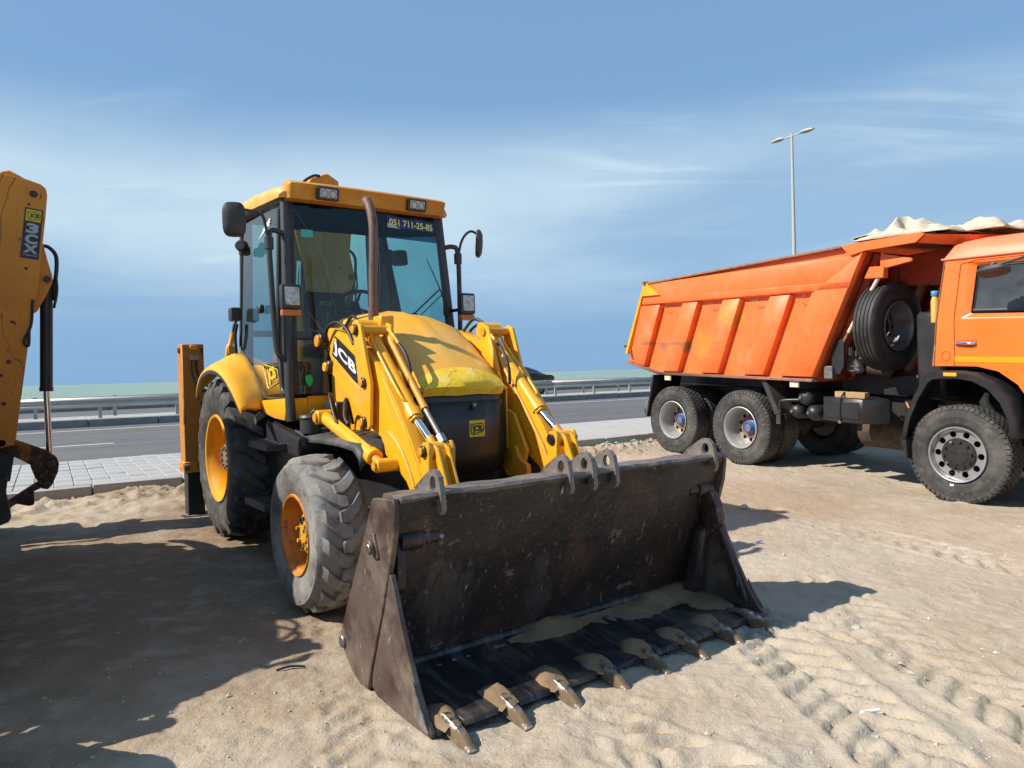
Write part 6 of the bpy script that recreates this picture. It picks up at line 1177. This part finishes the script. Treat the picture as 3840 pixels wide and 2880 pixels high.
for x, z, r in ((2.396, 1.035, .115), (2.256, .845, .105), (2.51, .84, .105)):
    mb = MB(); mb.tube([(x, -1.135, z), (x, -1.12, z), (x, -1.08, z), (x, -1.03, z), (x, -.45, z), (x, -.38, z)], [r * .25, r * .62, r * .92, r, r, r * .6], 24); at_ = TP(mb, 'air_tank', 'black', smooth=50); mb = MB(); mb.cyl((x - .02, -1.16, z), (x - .02, -1.12, z), .018, n=10); mb.build('drain_valve', 'steel', at_)
mb = MB(); mb.tube([(2.05, -1.16, .70), (2.06, -1.16, .93), (2.12, -1.16, .98), (2.32, -1.10, 1.0)], .024, 10, smooth=4); TP(mb, 'handrail', 'black', smooth=50)
mb = MB(); mb.box(2.02, 2.09, -1.20, -1.185, .66, .86); TP(mb, 'marker_plate', 'black_dusty', bevel=.004)
mb = MB(); mb.hexa([(1.78, -1.21, 1.26), (1.86, -1.21, 1.26), (2.09, -1.21, .80), (2.01, -1.21, .78)], [(1.78, -.62, 1.26), (1.86, -.62, 1.26), (2.09, -.62, .80), (2.01, -.62, .78)]); TP(mb, 'mudflap', 'black_dusty', bevel=.006)
mb = MB(); mb.hexa([(-.42, -1.22, 1.25), (-.39, -1.22, 1.25), (-.58, -1.22, .55), (-.61, -1.22, .55)], [(-.42, -.60, 1.25), (-.39, -.60, 1.25), (-.58, -.60, .55), (-.61, -.60, .55)]); fl = TP(mb, 'mudflap', 'black'); mb = MB(); mb.hexa([(-.42, .60, 1.25), (-.39, .60, 1.25), (-.58, .60, .55), (-.61, .60, .55)], [(-.42, 1.22, 1.25), (-.39, 1.22, 1.25), (-.58, 1.22, .55), (-.61, 1.22, .55)]); TP(mb, 'mudflap', 'black')
mb = MB(); mb.box(-.68, -.63, -1.16, -1.0, .58, .80); tl_ = TP(mb, 'tail_lamp_box', 'steel', bevel=.004)
for z in (.62, .69, .76): MB().cyl((-.68, -1.12, z), (-.71, -1.12, z), .022, n=10).build('tail_lamp', 'amber', tl_)
mb = MB(); mb.box(-.72, -.66, -1.15, 1.15, .58, .68); TP(mb, 'rear_bar', 'black', bevel=.006)
# side brackets and hoses near the front wheel
mb = MB(); mb.box(3.45, 3.75, -.60, -.44, .86, 1.07); TP(mb, 'frame_bracket', 'black', bevel=.006)
mb = MB(); mb.tube([(3.5, -.64, 1.02), (3.56, -.67, .95), (3.66, -.68, .93), (3.76, -.66, .93)], .012, 8, smooth=4); TP(mb, 'hose', 'cable_orange', smooth=50)
mb = MB(); mb.cyl((3.47, -.72, .84), (3.60, -.70, .82), .03, n=10); mb.cyl((3.58, -.72, .84), (3.72, -.70, .80), .018, n=8); mb.box(3.55, 3.62, -.76, -.68, .79, .87); TP(mb, 'coupling', 'axle', bevel=.006)
mb = MB(); mb.box(3.72, 3.86, -.80, -.70, 1.33, 1.37); TP(mb, 'cab_lock_bar', 'steel', bevel=.004)
mb = MB(); mb.tube([(4.52, -.86, 1.20), (4.50, -.88, 1.10), (4.54, -.86, 1.02), (4.50, -.87, .96)], [.02, .05, .055, .03], 9); TP(mb, 'rag', 'cream', smooth=50)
mb = MB(); mb.box(4.30, 4.60, -.62, -.55, .93, 1.0); TP(mb, 'steering_bracket', 'black_dusty', bevel=.006)
# ---- cab
CB = 1.205
rear = [(4.14, 1.50), (4.18, 1.95), (4.235, 2.45), (4.255, 2.64)]
cabp = [(4.135, 1.49), (4.18, 1.95), (4.235, 2.45), (4.255, 2.64), (6.02, 2.64), (6.14, 2.0), (6.18, 1.5), (6.18, .90), (5.20, .90), (5.12, 1.10), (4.98, 1.32), (4.80, 1.45), (4.60, 1.49)]
secs = []
for y, k in ((-CB, 0), (-CB + .01, 1)): pass
win = [(4.60, 2.545), (4.555, 2.075), (5.04, 2.06), (5.06, 2.535)]
# door side built as a frame round the window opening
def cab_side(s):
    def Q(mb, name, m, parent=trk, **k):
        if s > 0: mb.mir()
        return mb.build(name, m, parent, **k)
    w0 = [(4.545, 2.575), (4.49, 2.025), (5.95, 2.005), (5.93, 2.565)]; w1 = [(4.60, 2.545), (4.555, 2.075), (5.06, 2.06), (5.07, 2.535)]
    mb = MB()
    pc = lambda p: (p[0], -CB + (.0 if p[1] < 2.0 else .085 * (p[1] - 2.0)), p[1])
    A_ = [(4.135, 1.49), (4.255, 2.64), (6.02, 2.64), (6.18, 1.5), (6.18, .90), (5.20, .90), (5.12, 1.10), (4.98, 1.32), (4.80, 1.45), (4.60, 1.495)]
    ow = [(4.50, 2.59), (4.44, 2.00), (5.92, 1.98), (5.90, 2.59)]
    quads_ = [[(4.135, 1.49), (4.44, 1.495), (4.44, 2.0), (4.19, 2.0)], [(4.19, 2.0), (4.44, 2.0), (4.50, 2.59), (4.25, 2.59)], [(4.25, 2.59), (4.50, 2.59), (4.50, 2.64), (4.255, 2.64)], [(4.50, 2.59), (5.90, 2.59), (5.90, 2.64), (4.50, 2.64)], [(5.90, 2.59), (6.03, 2.59), (6.02, 2.64), (5.90, 2.64)], [(5.92, 1.98), (6.14, 1.98), (6.03, 2.59), (5.90, 2.59)],
              [(4.44, 1.495), (4.60, 1.495), (4.80, 1.45), (4.98, 1.32), (5.12, 1.10), (5.20, .90), (5.92, .90), (5.92, 1.98), (4.44, 2.0)], [(5.92, .90), (6.18, .90), (6.18, 1.5), (6.14, 1.98), (5.92, 1.98)]]
    for q in quads_: mb.add([pc(p) for p in q], [tuple(range(len(q)))])
    # recessed window surround
    ri = lambda p: (p[0], pc(p)[1] + .035, p[1])
    iw = [(4.575, 2.555), (4.525, 2.05), (5.90, 2.02), (5.88, 2.555)]
    for i in range(4): mb.add([pc(ow[i]), pc(ow[(i + 1) % 4]), ri(iw[(i + 1) % 4]), ri(iw[i])], [(0, 1, 2, 3)])
    cs = Q(mb, 'cab_side', 'orange_cab', smooth=30)
    md = cs.modifiers.new('b', 'BEVEL'); md.width = .012; md.segments = 2; md.limit_method = 'ANGLE'; md.angle_limit = radians(20)
    gw = [(4.595, 2.54), (4.55, 2.085), (5.06, 2.075), (5.075, 2.54)]
    mb = MB(); mb.add([(p[0], ri(p)[1] + .012, p[1]) for p in gw], [(0, 1, 2, 3)]); g_ = Q(mb, 'door_window', 'truck_glass', cs, smooth=0)
    mb = MB(); gp_ = [(p[0], ri(p)[1] + .008, p[1]) for p in gw]; mb.tube([gp_[1], gp_[2]], .014, 6); Q(mb, 'window_strip', 'frame_grey', cs); mb = MB(); mb.tube([gp_[0], gp_[1]], .007, 6); mb.tube([gp_[3], gp_[0]], .007, 6); Q(mb, 'window_seal', 'black', cs)
    mb = MB(); mb.hexa([(5.06, -CB + .05, 2.06), (5.10, -CB + .05, 2.06), (5.11, -CB + .09, 2.55), (5.075, -CB + .09, 2.55)], [(5.06, -CB + .03, 2.06), (5.10, -CB + .03, 2.06), (5.11, -CB + .075, 2.55), (5.075, -CB + .075, 2.55)]); Q(mb, 'window_pillar', 'black', cs)
    mb = MB(); mb.add([(5.11, -CB + .05, 2.06), (5.88, -CB + .05, 2.04), (5.86, -CB + .085, 2.54), (5.11, -CB + .085, 2.55)], [(0, 1, 2, 3)]); Q(mb, 'quarter_window', 'truck_glass', cs, smooth=0)
    # stripe, handle, marker, rear seam and ring
    mb = MB(); mb.box(4.375, 5.9, -CB - .004, -CB + .002, 1.538, 1.598); Q(mb, 'stripe', 'stripe_orange', cs)
    mb = MB(); mb.box(4.40, 4.60, -CB - .006, -CB + .002, 1.69, 1.775); hp = Q(mb, 'handle_recess', 'orange_dark2', cs, bevel=.003); mb = MB(); mb.tube([(4.395, -CB - .012, 1.74), (4.42, -CB - .028, 1.742), (4.55, -CB - .03, 1.735), (4.59, -CB - .012, 1.735)], [.016, .02, .015, .014], 10, smooth=3); Q(mb, 'door_handle', 'chrome', hp, smooth=50)  # raised plate in darker orange paints the shade of a handle recess
    mb = MB(); mb.tube([(4.375, -CB - .003, 1.50), (4.375, -CB - .003, 2.0), (4.43, -CB + .045, 2.58), (4.6, -CB + .05, 2.61), (5.6, -CB + .05, 2.61)], .004, 4); Q(mb, 'door_seam', 'orange_dark', cs)
    mb = MB(); ring = [(4.285 + .045 * cos(a), -CB - .001, 1.60 + .05 * sin(a)) for a in np.linspace(0, 2 * pi, 21)]; mb.tube(ring, .004, 4); Q(mb, 'cap_ring', 'orange_dark', cs)
    mb = MB(); mb.tube([(4.155, -CB - .002, 1.50), (4.19, -CB - .002, 2.0), (4.262, -CB + .05, 2.62)], .009, 5); Q(mb, 'corner_seam', 'rust', cs)
    mb = MB(); mb.box(5.05, 5.12, -CB - .012, -CB, 1.77, 1.82); Q(mb, 'side_repeater', 'amber', cs, bevel=.004)
    # roof edge gutter
    mb = MB(); mb.tube([(4.23, -CB + .045, 2.645), (6.03, -CB + .045, 2.645)], .012, 6); Q(mb, 'gutter', 'orange_roof', cs)
    # wheel arch
    path = [(3.80, .66), (3.86, .92), (3.95, 1.15), (4.07, 1.37), (4.13, 1.425), (4.25, 1.44), (4.45, 1.445), (4.62, 1.425), (4.80, 1.34), (4.93, 1.18), (5.01, .98), (5.02, .78)]
    inn_ = [(3.865, .66), (3.92, .90), (4.01, 1.11), (4.12, 1.30), (4.17, 1.345), (4.27, 1.36), (4.44, 1.365), (4.58, 1.345), (4.73, 1.27), (4.85, 1.13), (4.925, .95), (4.935, .78)]
    r0 = [(a[0], -CB + .50, a[1] + .01) for a in path]; r1 = [(a[0], -CB - .045, a[1] + .004) for a in path]; r2 = [(a[0] * .75 + b[0] * .25, -CB - .085, a[1] * .75 + b[1] * .25) for a, b in zip(path, inn_)]; r3 = [(b[0], -CB - .082, b[1]) for b in inn_]; r4 = [(b[0], -CB - .06, b[1] - .01) for b in inn_]
    mb = MB().loft([r0, r1, r2, r3, r4], False); ar = Q(mb, 'wheel_arch', 'black', smooth=40); md = ar.modifiers.new('t', 'SOLIDIFY'); md.thickness = .008
    mb = MB(); mb.box(4.30, 4.44, -CB - .096, -CB - .07, 1.385, 1.425); Q(mb, 'arch_marker', 'amber_light', ar, bevel=.010, seg=2)
    mb = MB(); mb.hexa([(3.795, -CB - .075, .68), (3.865, -CB - .075, .68), (3.865, -CB + .3, .68), (3.795, -CB + .3, .68)], [(3.87, -CB - .07, .44), (3.878, -CB - .07, .44), (3.878, -CB + .3, .44), (3.87, -CB + .3, .44)]); Q(mb, 'arch_flap', 'black', ar)
    # mirror
    mb = MB(); sec = []
    for q, k in ((0, .85), (.015, 1), (.05, .95), (.075, .55)): sec.append([(.15 * k * (abs(cos(a)) ** .7) * (1 if cos(a) > 0 else -1), .085 * k * (abs(sin(a)) ** .7) * (1 if sin(a) > 0 else -1), q) for a in np.linspace(0, 2 * pi, 25)[:-1]])
    mb.loft(sec, True, True); mb.xf(Matrix.Translation((4.92, -1.52, 2.42)) @ Matrix.Rotation(radians(-8), 4, 'Y') @ Matrix.Rotation(radians(-22), 4, 'X')); mr = Q(mb, 'kerb_mirror', 'plastic', smooth=40); mb = MB(); mb.cyl((4.91, -1.52, 2.48), (4.92, -1.50, 2.52), .035, n=10); mb.tube([(4.92, -1.50, 2.50), (5.2, -1.40, 2.58), (5.6, -1.15, 2.6)], .012, 8); Q(mb, 'mirror_arm', 'plastic', mr)
    # step by the bumper
    mb = MB(); mb.box(5.06, 5.6, -CB - .06, -CB + .20, .62, .68); Q(mb, 'cab_step', 'alloy', bevel=.008)
mat('orange_dark2', (0.62, 0.10, 0.012), .45); mat('amber_light', (0.75, 0.36, 0.02), .3, coat=.4)
cab_side(-1); cab_side(1)
# rear wall, roof, front
mb = MB(); mb.add([(4.135, -CB, 1.49), (4.19, -CB, 2.0), (4.255, -CB + .052, 2.64), (4.255, CB - .052, 2.64), (4.19, CB, 2.0), (4.135, CB, 1.49)], [(0, 1, 4, 5), (1, 2, 3, 4)]); TP(mb, 'cab_rear_wall', 'orange_cab', smooth=30)
rings = []
for y, k in ((-CB + .045, 0), (-CB + .06, .35), (-CB + .12, .75), (-CB + .25, 1), (0, 1.08), (CB - .25, 1), (CB - .12, .75), (CB - .06, .35), (CB - .045, 0)):
    rings.append([(4.25, y, 2.645), (4.265 + .02 * k, y, 2.645 + .10 * k), (4.33, y, 2.645 + .19 * k), (4.6, y, 2.645 + .215 * k), (5.6, y, 2.645 + .215 * k), (5.9, y, 2.645 + .14 * k), (6.02, y, 2.645)])
TP(MB().loft(rings, False), 'cab_roof', 'orange_roof', smooth=40)
mb = MB(); mb.hexa([(6.02, -CB + .06, 2.64), (6.02, CB - .06, 2.64), (6.14, CB, 1.98), (6.14, -CB, 1.98)], [(6.0, -CB + .06, 2.64), (6.0, CB - .06, 2.64), (6.12, CB, 1.98), (6.12, -CB, 1.98)]); TP(mb, 'front_windscreen', 'truck_glass', smooth=0)
mb = MB(); mb.hexa([(6.14, -CB, 1.98), (6.14, CB, 1.98), (6.18, CB, .90), (6.18, -CB, .90)], [(6.10, -CB, 1.98), (6.10, CB, 1.98), (6.14, CB, .90), (6.14, -CB, .90)]); TP(mb, 'front_panel', 'orange_cab', smooth=0)
mb = MB(); mb.box(5.7, 6.35, -CB - .02, CB + .02, .45, .88); TP(mb, 'front_bumper', 'black', bevel=.05, seg=2)
mb = MB(); mb.box(4.3, 6.0, -1.1, 1.1, 1.46, 1.50); mb.box(4.7, 5.0, -1.0, -.5, 1.5, 2.3); TP(mb, 'cab_interior', 'seat')
# washer bottle behind the cab
mb = MB(); mb.tube([(4.11, -1.08, 1.97), (4.11, -1.08, 2.20), (4.11, -1.08, 2.26)], [.045, .045, .03], 12); wb = TP(mb, 'washer_bottle', 'fluid_bottle', smooth=50); mb = MB(); mb.cyl((4.11, -1.08, 2.26), (4.11, -1.08, 2.32), .042, n=12); mb.build('bottle_cap', 'blue_cap', wb, bevel=.006)
mb = MB(); mb.box(3.80, 4.12, -.95, .95, 1.10, 2.1); TP(mb, 'air_intake', 'black', bevel=.04)
# the truck stands nose-down on the slope; its upright parts stay plumb
done_ = set()
def plumb(o):
    if o.location.length > 1e-6: o.location.x -= .043 * o.location.z; return
    if o.type == 'MESH' and o.data.name not in done_:
        done_.add(o.data.name)
        for v in o.data.vertices: v.co.x -= .043 * v.co.z
    for c in o.children: plumb(c)
for c in trk.children: plumb(c)
# ------------------------------------------------------------------ folded tarpaulin on the truck
tm = Matrix.Translation((TX, TY, .115)) @ Matrix.Rotation(TA - pi / 2, 4, 'Z') @ Matrix.Rotation(.043, 4, 'Y')
tarp = thing('tarpaulin', 'cream folded tarpaulin lying on the dump truck canopy', 'tarpaulin', tuple(tm @ Vector((3.77, 0, 2.97))), (0, .043, TA - pi / 2))
def sheet(prof, y0, y1, seed, name, amp=.03):
    """canvas folded back and forth (profile in x, z) and laid across the truck"""
    P_ = [tuple(p) for p in catmull([(a, 0, b) for a, b in prof], 6)]; ys = np.linspace(y0, y1, 46); rings = []
    for j, y in enumerate(ys):
        xs = np.array([p[0] for p in P_]); zs = np.array([p[2] for p in P_]); q = np.arange(len(P_)) * .11
        ed = min(1, (y - y0) / .12 + .35)
        dx = amp * 2.2 * fbm(np.full_like(q, y * 2.1), q, seed, 3); dz = amp * fbm(np.full_like(q, y * 3.3), q * 1.7, seed + 5, 3)
        k = .82 + .45 * float(fbm(np.array([y * 1.4]), np.array([seed * 2.3]), seed + 9, 2)[0]); lean = .10 * float(fbm(np.array([y * .9]), np.array([seed * 5.3]), seed + 19, 2)[0])
        rings.append([(float(a + b + lean), float(y + .05 * sin(3.1 * a + seed)), max(0.0, float((c + d) * k * (.75 + .25 * ed)))) for a, b, c, d in zip(xs, dx, zs, dz)])
    o = MB().loft(rings, False).build(name, 'tarp', tarp, smooth=50); md = o.modifiers.new('t', 'SOLIDIFY'); md.thickness = .009; return o
sheet([(.20, .01), (-.1, .012), (-.60, .015), (-.70, .04), (-.62, .07), (-.3, .06), (-.05, .03)], -1.14, .9, 1, 'folded_stack')
def crumple(x0, x1, y0, y1, h, seed, name, peak=.35):
    n1_, n2_ = 40, 90; u = np.linspace(0, 1, n1_); v = np.linspace(0, 1, n2_); U, V = np.meshgrid(u, v)
    Xc = x0 + (x1 - x0) * U; Yc = y0 + (y1 - y0) * V
    env = np.clip(np.minimum(U, 1 - U) * 7, 0, 1) ** .5 * np.clip(np.minimum(V, 1 - V) * 12, 0, 1) ** .5
    rg = 1 - 2 * np.abs(fbm(Xc * 2.3 + Yc * .8, Yc * 1.9, seed, 3)) ; rg2 = 1 - 2 * np.abs(fbm(Xc * 6 - Yc * 2, Yc * 4.5, seed + 4, 3))
    Zc = env * h * (np.exp(-((U - peak) / .42) ** 2) * (.30 + .55 * rg) + .22 * rg2)
    Xc = Xc + .05 * fbm(Yc * 3, Xc * 2, seed + 8, 3); Yc = Yc + .04 * fbm(Xc * 4, Yc * 3, seed + 12, 2)
    vs = [(float(a), float(b), max(.004, float(c))) for a, b, c in zip(Xc.ravel(), Yc.ravel(), Zc.ravel())]
    fs = [(i * n1_ + j, i * n1_ + j + 1, (i + 1) * n1_ + j + 1, (i + 1) * n1_ + j) for i in range(n2_ - 1) for j in range(n1_ - 1)]
    o = MB().add(vs, fs).build(name, 'tarp', tarp, smooth=50); md = o.modifiers.new('t', 'SOLIDIFY'); md.thickness = .01; return o
crumple(-.70, .42, -1.18, .9, .27, 3, 'crumpled_top'); crumple(.10, .82, -.85, 1.0, .17, 8, 'crumpled_end', .6)

# wooden block under the strap of the battery box
wb_ = MB(); wb_.box(-.20, .20, -.05, .05, 0, .075); wo_ = wb_.build('wood_block', 'wood', None, bevel=.004); p = tm @ Vector((3.045, -1.11, 1.071)); wo_.location = p; wo_.rotation_euler = (0, .043, TA - pi / 2 + .02)
tag(wo_, 'pale wooden block strapped on top of the black battery box', 'wood block')

# ------------------------------------------------------------------ black car on the far road
cs_ = st(3.2, 41.0); cx_, cy_, _ = rw(20.35, 32.0)
car = thing('car', 'black sedan driving on the far side of the guard rail', 'car', (cx_, cy_, ZR2), (0, 0, RA + pi))
lower = [(-2.38, .42), (-2.42, .70), (-2.36, .96), (-2.2, 1.02), (-1.5, 1.05), (.7, 1.02), (1.5, .98), (2.2, .84), (2.36, .65), (2.38, .35), (1.8, .25), (-1.9, .25)]
secs = []
for y, k in ((-.92, .94), (-.94, 1), (-.86, 1.0), (0, 1.01), (.86, 1.0), (.94, 1), (.92, .94)): secs.append([(x * (1 if abs(y) < .9 else .985), y, .25 + (z - .25) * k) for x, z in lower])
MB().loft(secs, True, True).build('body', 'car_paint', car, smooth=50)
cabin = [(-2.02, 1.02), (-1.45, 1.30), (-.85, 1.47), (-.2, 1.53), (.4, 1.50), (.95, 1.30), (1.35, 1.0)]
secs = [[(x, y, z - d) for x, z in cabin] for y, d in ((-.80, .03), (-.66, .0), (-.3, -.02), (.3, -.02), (.66, 0), (.80, .03))]
for r in secs:
    pass
secs = []
for y, t in ((-.88, 0), (-.74, .8), (-.62, 1), (0, 1.04), (.62, 1), (.74, .8), (.88, 0)): secs.append([(x, y, 1.0 + (z - 1.0) * t) for x, z in cabin])
MB().loft(secs, False).build('cabin', 'car_paint', car, smooth=60)
for s in (-1, 1):
    mb = MB(); wpts = [(-1.5, 1.10), (-1.1, 1.30), (-.4, 1.41), (.35, 1.39), (.85, 1.22), (1.05, 1.08)]; mb.add([(x, s * (.895 - .14 * (z - 1.0) / .42 + .006), z) for x, z in wpts], [tuple(range(len(wpts)))]); mb.build('side_glass', 'car_glass', car, smooth=0)
    mb = MB(); mb.box(-2.40, -2.15, s * .80 - .12, s * .80 + .12, .82, .93); mb.build('tail_light', 'tail_red', car, bevel=.02)
    mb = MB(); mb.box(-.62, -.42, s * .945 - .015, s * .945 + .015, .90, .93); mb.build('door_handle', 'chrome', car, bevel=.006)
    for x in (-1.45, 1.42):
        mb = MB(); mb.lathe([(.22, -.09), (.24, -.11), (.33, -.11), (.345, -.08), (.345, .08), (.33, .11)], 28); mb.xf(Matrix.Translation((x, s * .84, .345)) @ Matrix.Rotation(0 if s < 0 else pi, 4, 'Z')); ct = mb.build('tyre', 'car_trim', car, smooth=40)
        mb = MB(); mb.lathe([(.22, -.085), (.05, -.10), (0, -.10)], 20)
        mb.xf(Matrix.Translation((x, s * .84, .345)) @ Matrix.Rotation(0 if s < 0 else pi, 4, 'Z')); mb.build('rim', 'rim_dark', ct, smooth=40)
MB().box(-2.43, -2.40, -.26, .26, .66, .78).build('number_plate', 'white', car)

# ------------------------------------------------------------------ small things on the ground
def place(o, x, y, dz=0, rz=0): o.location = (x, y, gz(x, y) + dz); o.rotation_euler = (0, 0, rz); return o
mb = MB(); mb.tube([(-.12, 0, .008), (-.03, .012, .014), (.06, .0, .012), (.12, -.008, .008)], [.010, .014, .012, .006], 7, smooth=2)
tag(place(mb.build('stick', 'stick'), -.90, 4.13, .004, -.35), 'short brown stick on the sand beside the front tyre', 'stick')
mb = MB(); mb.tube([(-.07, 0, .006), (0, .015, .012), (.07, .0, .006)], .006, 5, smooth=2); tag(place(mb.build('twig', 'black'), -1.16, 3.62, .002, .3), 'thin dark curved twig in the shadow on the sand', 'twig')
def rock(name, x, y, r, label, group=None, m='stone', seed=0):
    r_ = random.Random(seed); bm = bmesh.new(); bmesh.ops.create_icosphere(bm, subdivisions=2, radius=r)
    ax_ = [Vector((r_.uniform(-1, 1), r_.uniform(-1, 1), r_.uniform(-.4, 1))).normalized() for _ in range(7)]
    for v in bm.verts:
        for a in ax_:
            d = v.co.dot(a); lim = r * .72
            if d > lim: v.co -= a * (d - lim)
        v.co.z *= .7
    me = bpy.data.meshes.new(name); bm.to_mesh(me); bm.free(); me.materials.append(MATS[m]); o = link(name, me); place(o, x, y, r * .25, r_.uniform(0, 6)); tag(o, label, 'stone', group); return o
RL = ['largest pale rubble stone at the left end of the small heap', 'small pale rubble stone next to the largest one', 'pale rubble stone in the middle of the small heap', 'pale rubble stone at the right of the main heap', 'tiny pale rubble stone at the back of the heap', 'flat pale rubble stone lying apart, right of the heap', 'small pale stone touching the flat stone right of the heap']
for i, (x, y) in enumerate(((1.93, 7.50), (2.05, 7.46), (2.13, 7.52), (2.22, 7.47), (1.99, 7.55), (2.36, 7.40), (2.41, 7.43))): rock('stone', x, y, (.045, .03, .035, .03, .025, .05, .03)[i], RL[i], 'pale rubble stones', seed=i)
rock('stone', 2.55, 3.02, .035, 'small grey stone in the tyre track at lower right', m='concrete', seed=20)
rock('stone', 1.92, 4.06, .030, 'small pale grey stone near the tip of the bucket shadow', m='concrete', seed=21)
rock('stone', -.52, 3.28, .020, 'tiny brown stone on bright sand at lower centre-left', m='rust', seed=22)
mb = MB(); mb.add([(-.035, 0, .004), (.02, -.012, .012), (.04, .004, .018), (.0, .02, .012)], [(0, 1, 2, 3)]); mb.tube([(-.03, 0, .004), (.035, .01, .014)], .005, 5); tag(place(mb.build('plastic_scrap', 'blue_plastic'), 2.0, 5.9, .004, .4), 'small blue plastic scrap on the sand near the bucket', 'litter')
mb = MB(); mb.tube([(-.045, 0, .006), (.045, .006, .008)], .007, 6); tag(place(mb.build('cigarette_end', 'white'), 1.50, 3.06, .002, .1), 'small white stub lying in the churned sand', 'litter')
mb = MB(); mb.tube([(-.10, 0, .01), (0, .0, .012), (.10, .01, .01)], .028, 12); o = mb.build('pipe', 'pipe'); place(o, 4.36, 6.02, .02, .9); tag(o, 'short brown pipe end at the right edge on the sand', 'pipe'); MB().cyl((-.102, 0, .01), (-.09, 0, .01), .02, n=10).build('pipe_bore', 'bore_black', o)  # black disc painted as the dark hollow of the pipe
gp = []
for k in range(24):
    u = k / 23; x = .75 + 2.1 * u; t_ = 9.55 + .12 * sin(5 * u + 1) - .25 * u; X_, Y_, _ = rw(8.05 + 3.4 * u, t_); gp.append((X_, Y_, gz(X_, Y_) + .02 + .012 * sin(11 * u)))
mb = MB(); mb.tube(gp, .013, 5, smooth=2); tag(mb.build('plastic_strip', 'green_plastic', smooth=50), 'green plastic strip lying along the foot of the kerb', 'strip')
def weed(name, x, y, h, n, seed, label):
    r_ = random.Random(seed); t = thing(name, label, 'plant', (x, y, gz(x, y) - .005), (0, 0, 0), 'weeds by the kerb'); sm = MB(); lf = MB()
    for i in range(n):
        a = r_.uniform(0, 2 * pi); l = h * r_.uniform(.6, 1.1); tip = Vector((cos(a) * l * .8, sin(a) * l * .8, l * r_.uniform(.4, 1))); mid = tip * .5 + Vector((0, 0, l * .15)); sm.tube([(0, 0, 0), mid, tip], .0025, 4)
        for k in range(9):
            u = r_.uniform(.2, 1); p = mid * (u * 2) if u < .5 else mid + (tip - mid) * (u - .5) * 2; d = Vector((r_.uniform(-1, 1), r_.uniform(-1, 1), r_.uniform(-.2, .8))).normalized() * h * .22; sd_ = d.cross(Vector((0, 0, 1))).normalized() * h * .05
            lf.add([p, p + d * .5 + sd_, p + d, p + d * .5 - sd_], [(0, 1, 2, 3)])
    sm.build('stem', 'weed', t); lf.build('foliage', 'weed', t, smooth=0)
weed('weed', -3.86, 9.05 - .30, .10, 11, 1, 'green leafy weed in the soil by the kerb, left one'); weed('weed', -2.9, 9.32, .06, 7, 2, 'tiny green weed close to the kerb, right of the leafy weed')

# loose crumbs and pebbles (uncountable)
pr_ = np.random.default_rng(11); npb = 5200; pb = MB()
px_ = pr_.uniform(-2.4, 4.6, npb); py_ = 1.9 + (pr_.uniform(0, 1, npb) ** 1.7) * 8.5; ps_ = pr_.lognormal(-5.45, .50, npb); keep = (st(px_, py_)[1] < 9.7)
hz_ = ground_h(px_, py_)
for x, y, z, q, k in zip(px_, py_, hz_, ps_, keep):
    if not k or q > .03: continue
    q = float(q); a = float(pr_.uniform(0, 6)); e = pr_.uniform(.6, 1.3, 6); c, d = cos(a) * q, sin(a) * q; z = float(z) + q * .2; x = float(x); y = float(y)
    pb.add([(x + c * e[0], y + d * e[0], z), (x - d * e[1], y + c * e[1], z), (x - c * e[2], y - d * e[2], z), (x + d * e[3], y - c * e[3], z), (x, y, z + q * .75 * e[4]), (x, y, z - q * .5)], [(0, 1, 4), (1, 2, 4), (2, 3, 4), (3, 0, 4), (1, 0, 5), (2, 1, 5), (3, 2, 5), (0, 3, 5)])
tag(pb.build('pebbles', 'stone', smooth=0, merge=False), 'small pebbles and crumbs scattered over the sand', 'pebbles', kind='stuff')
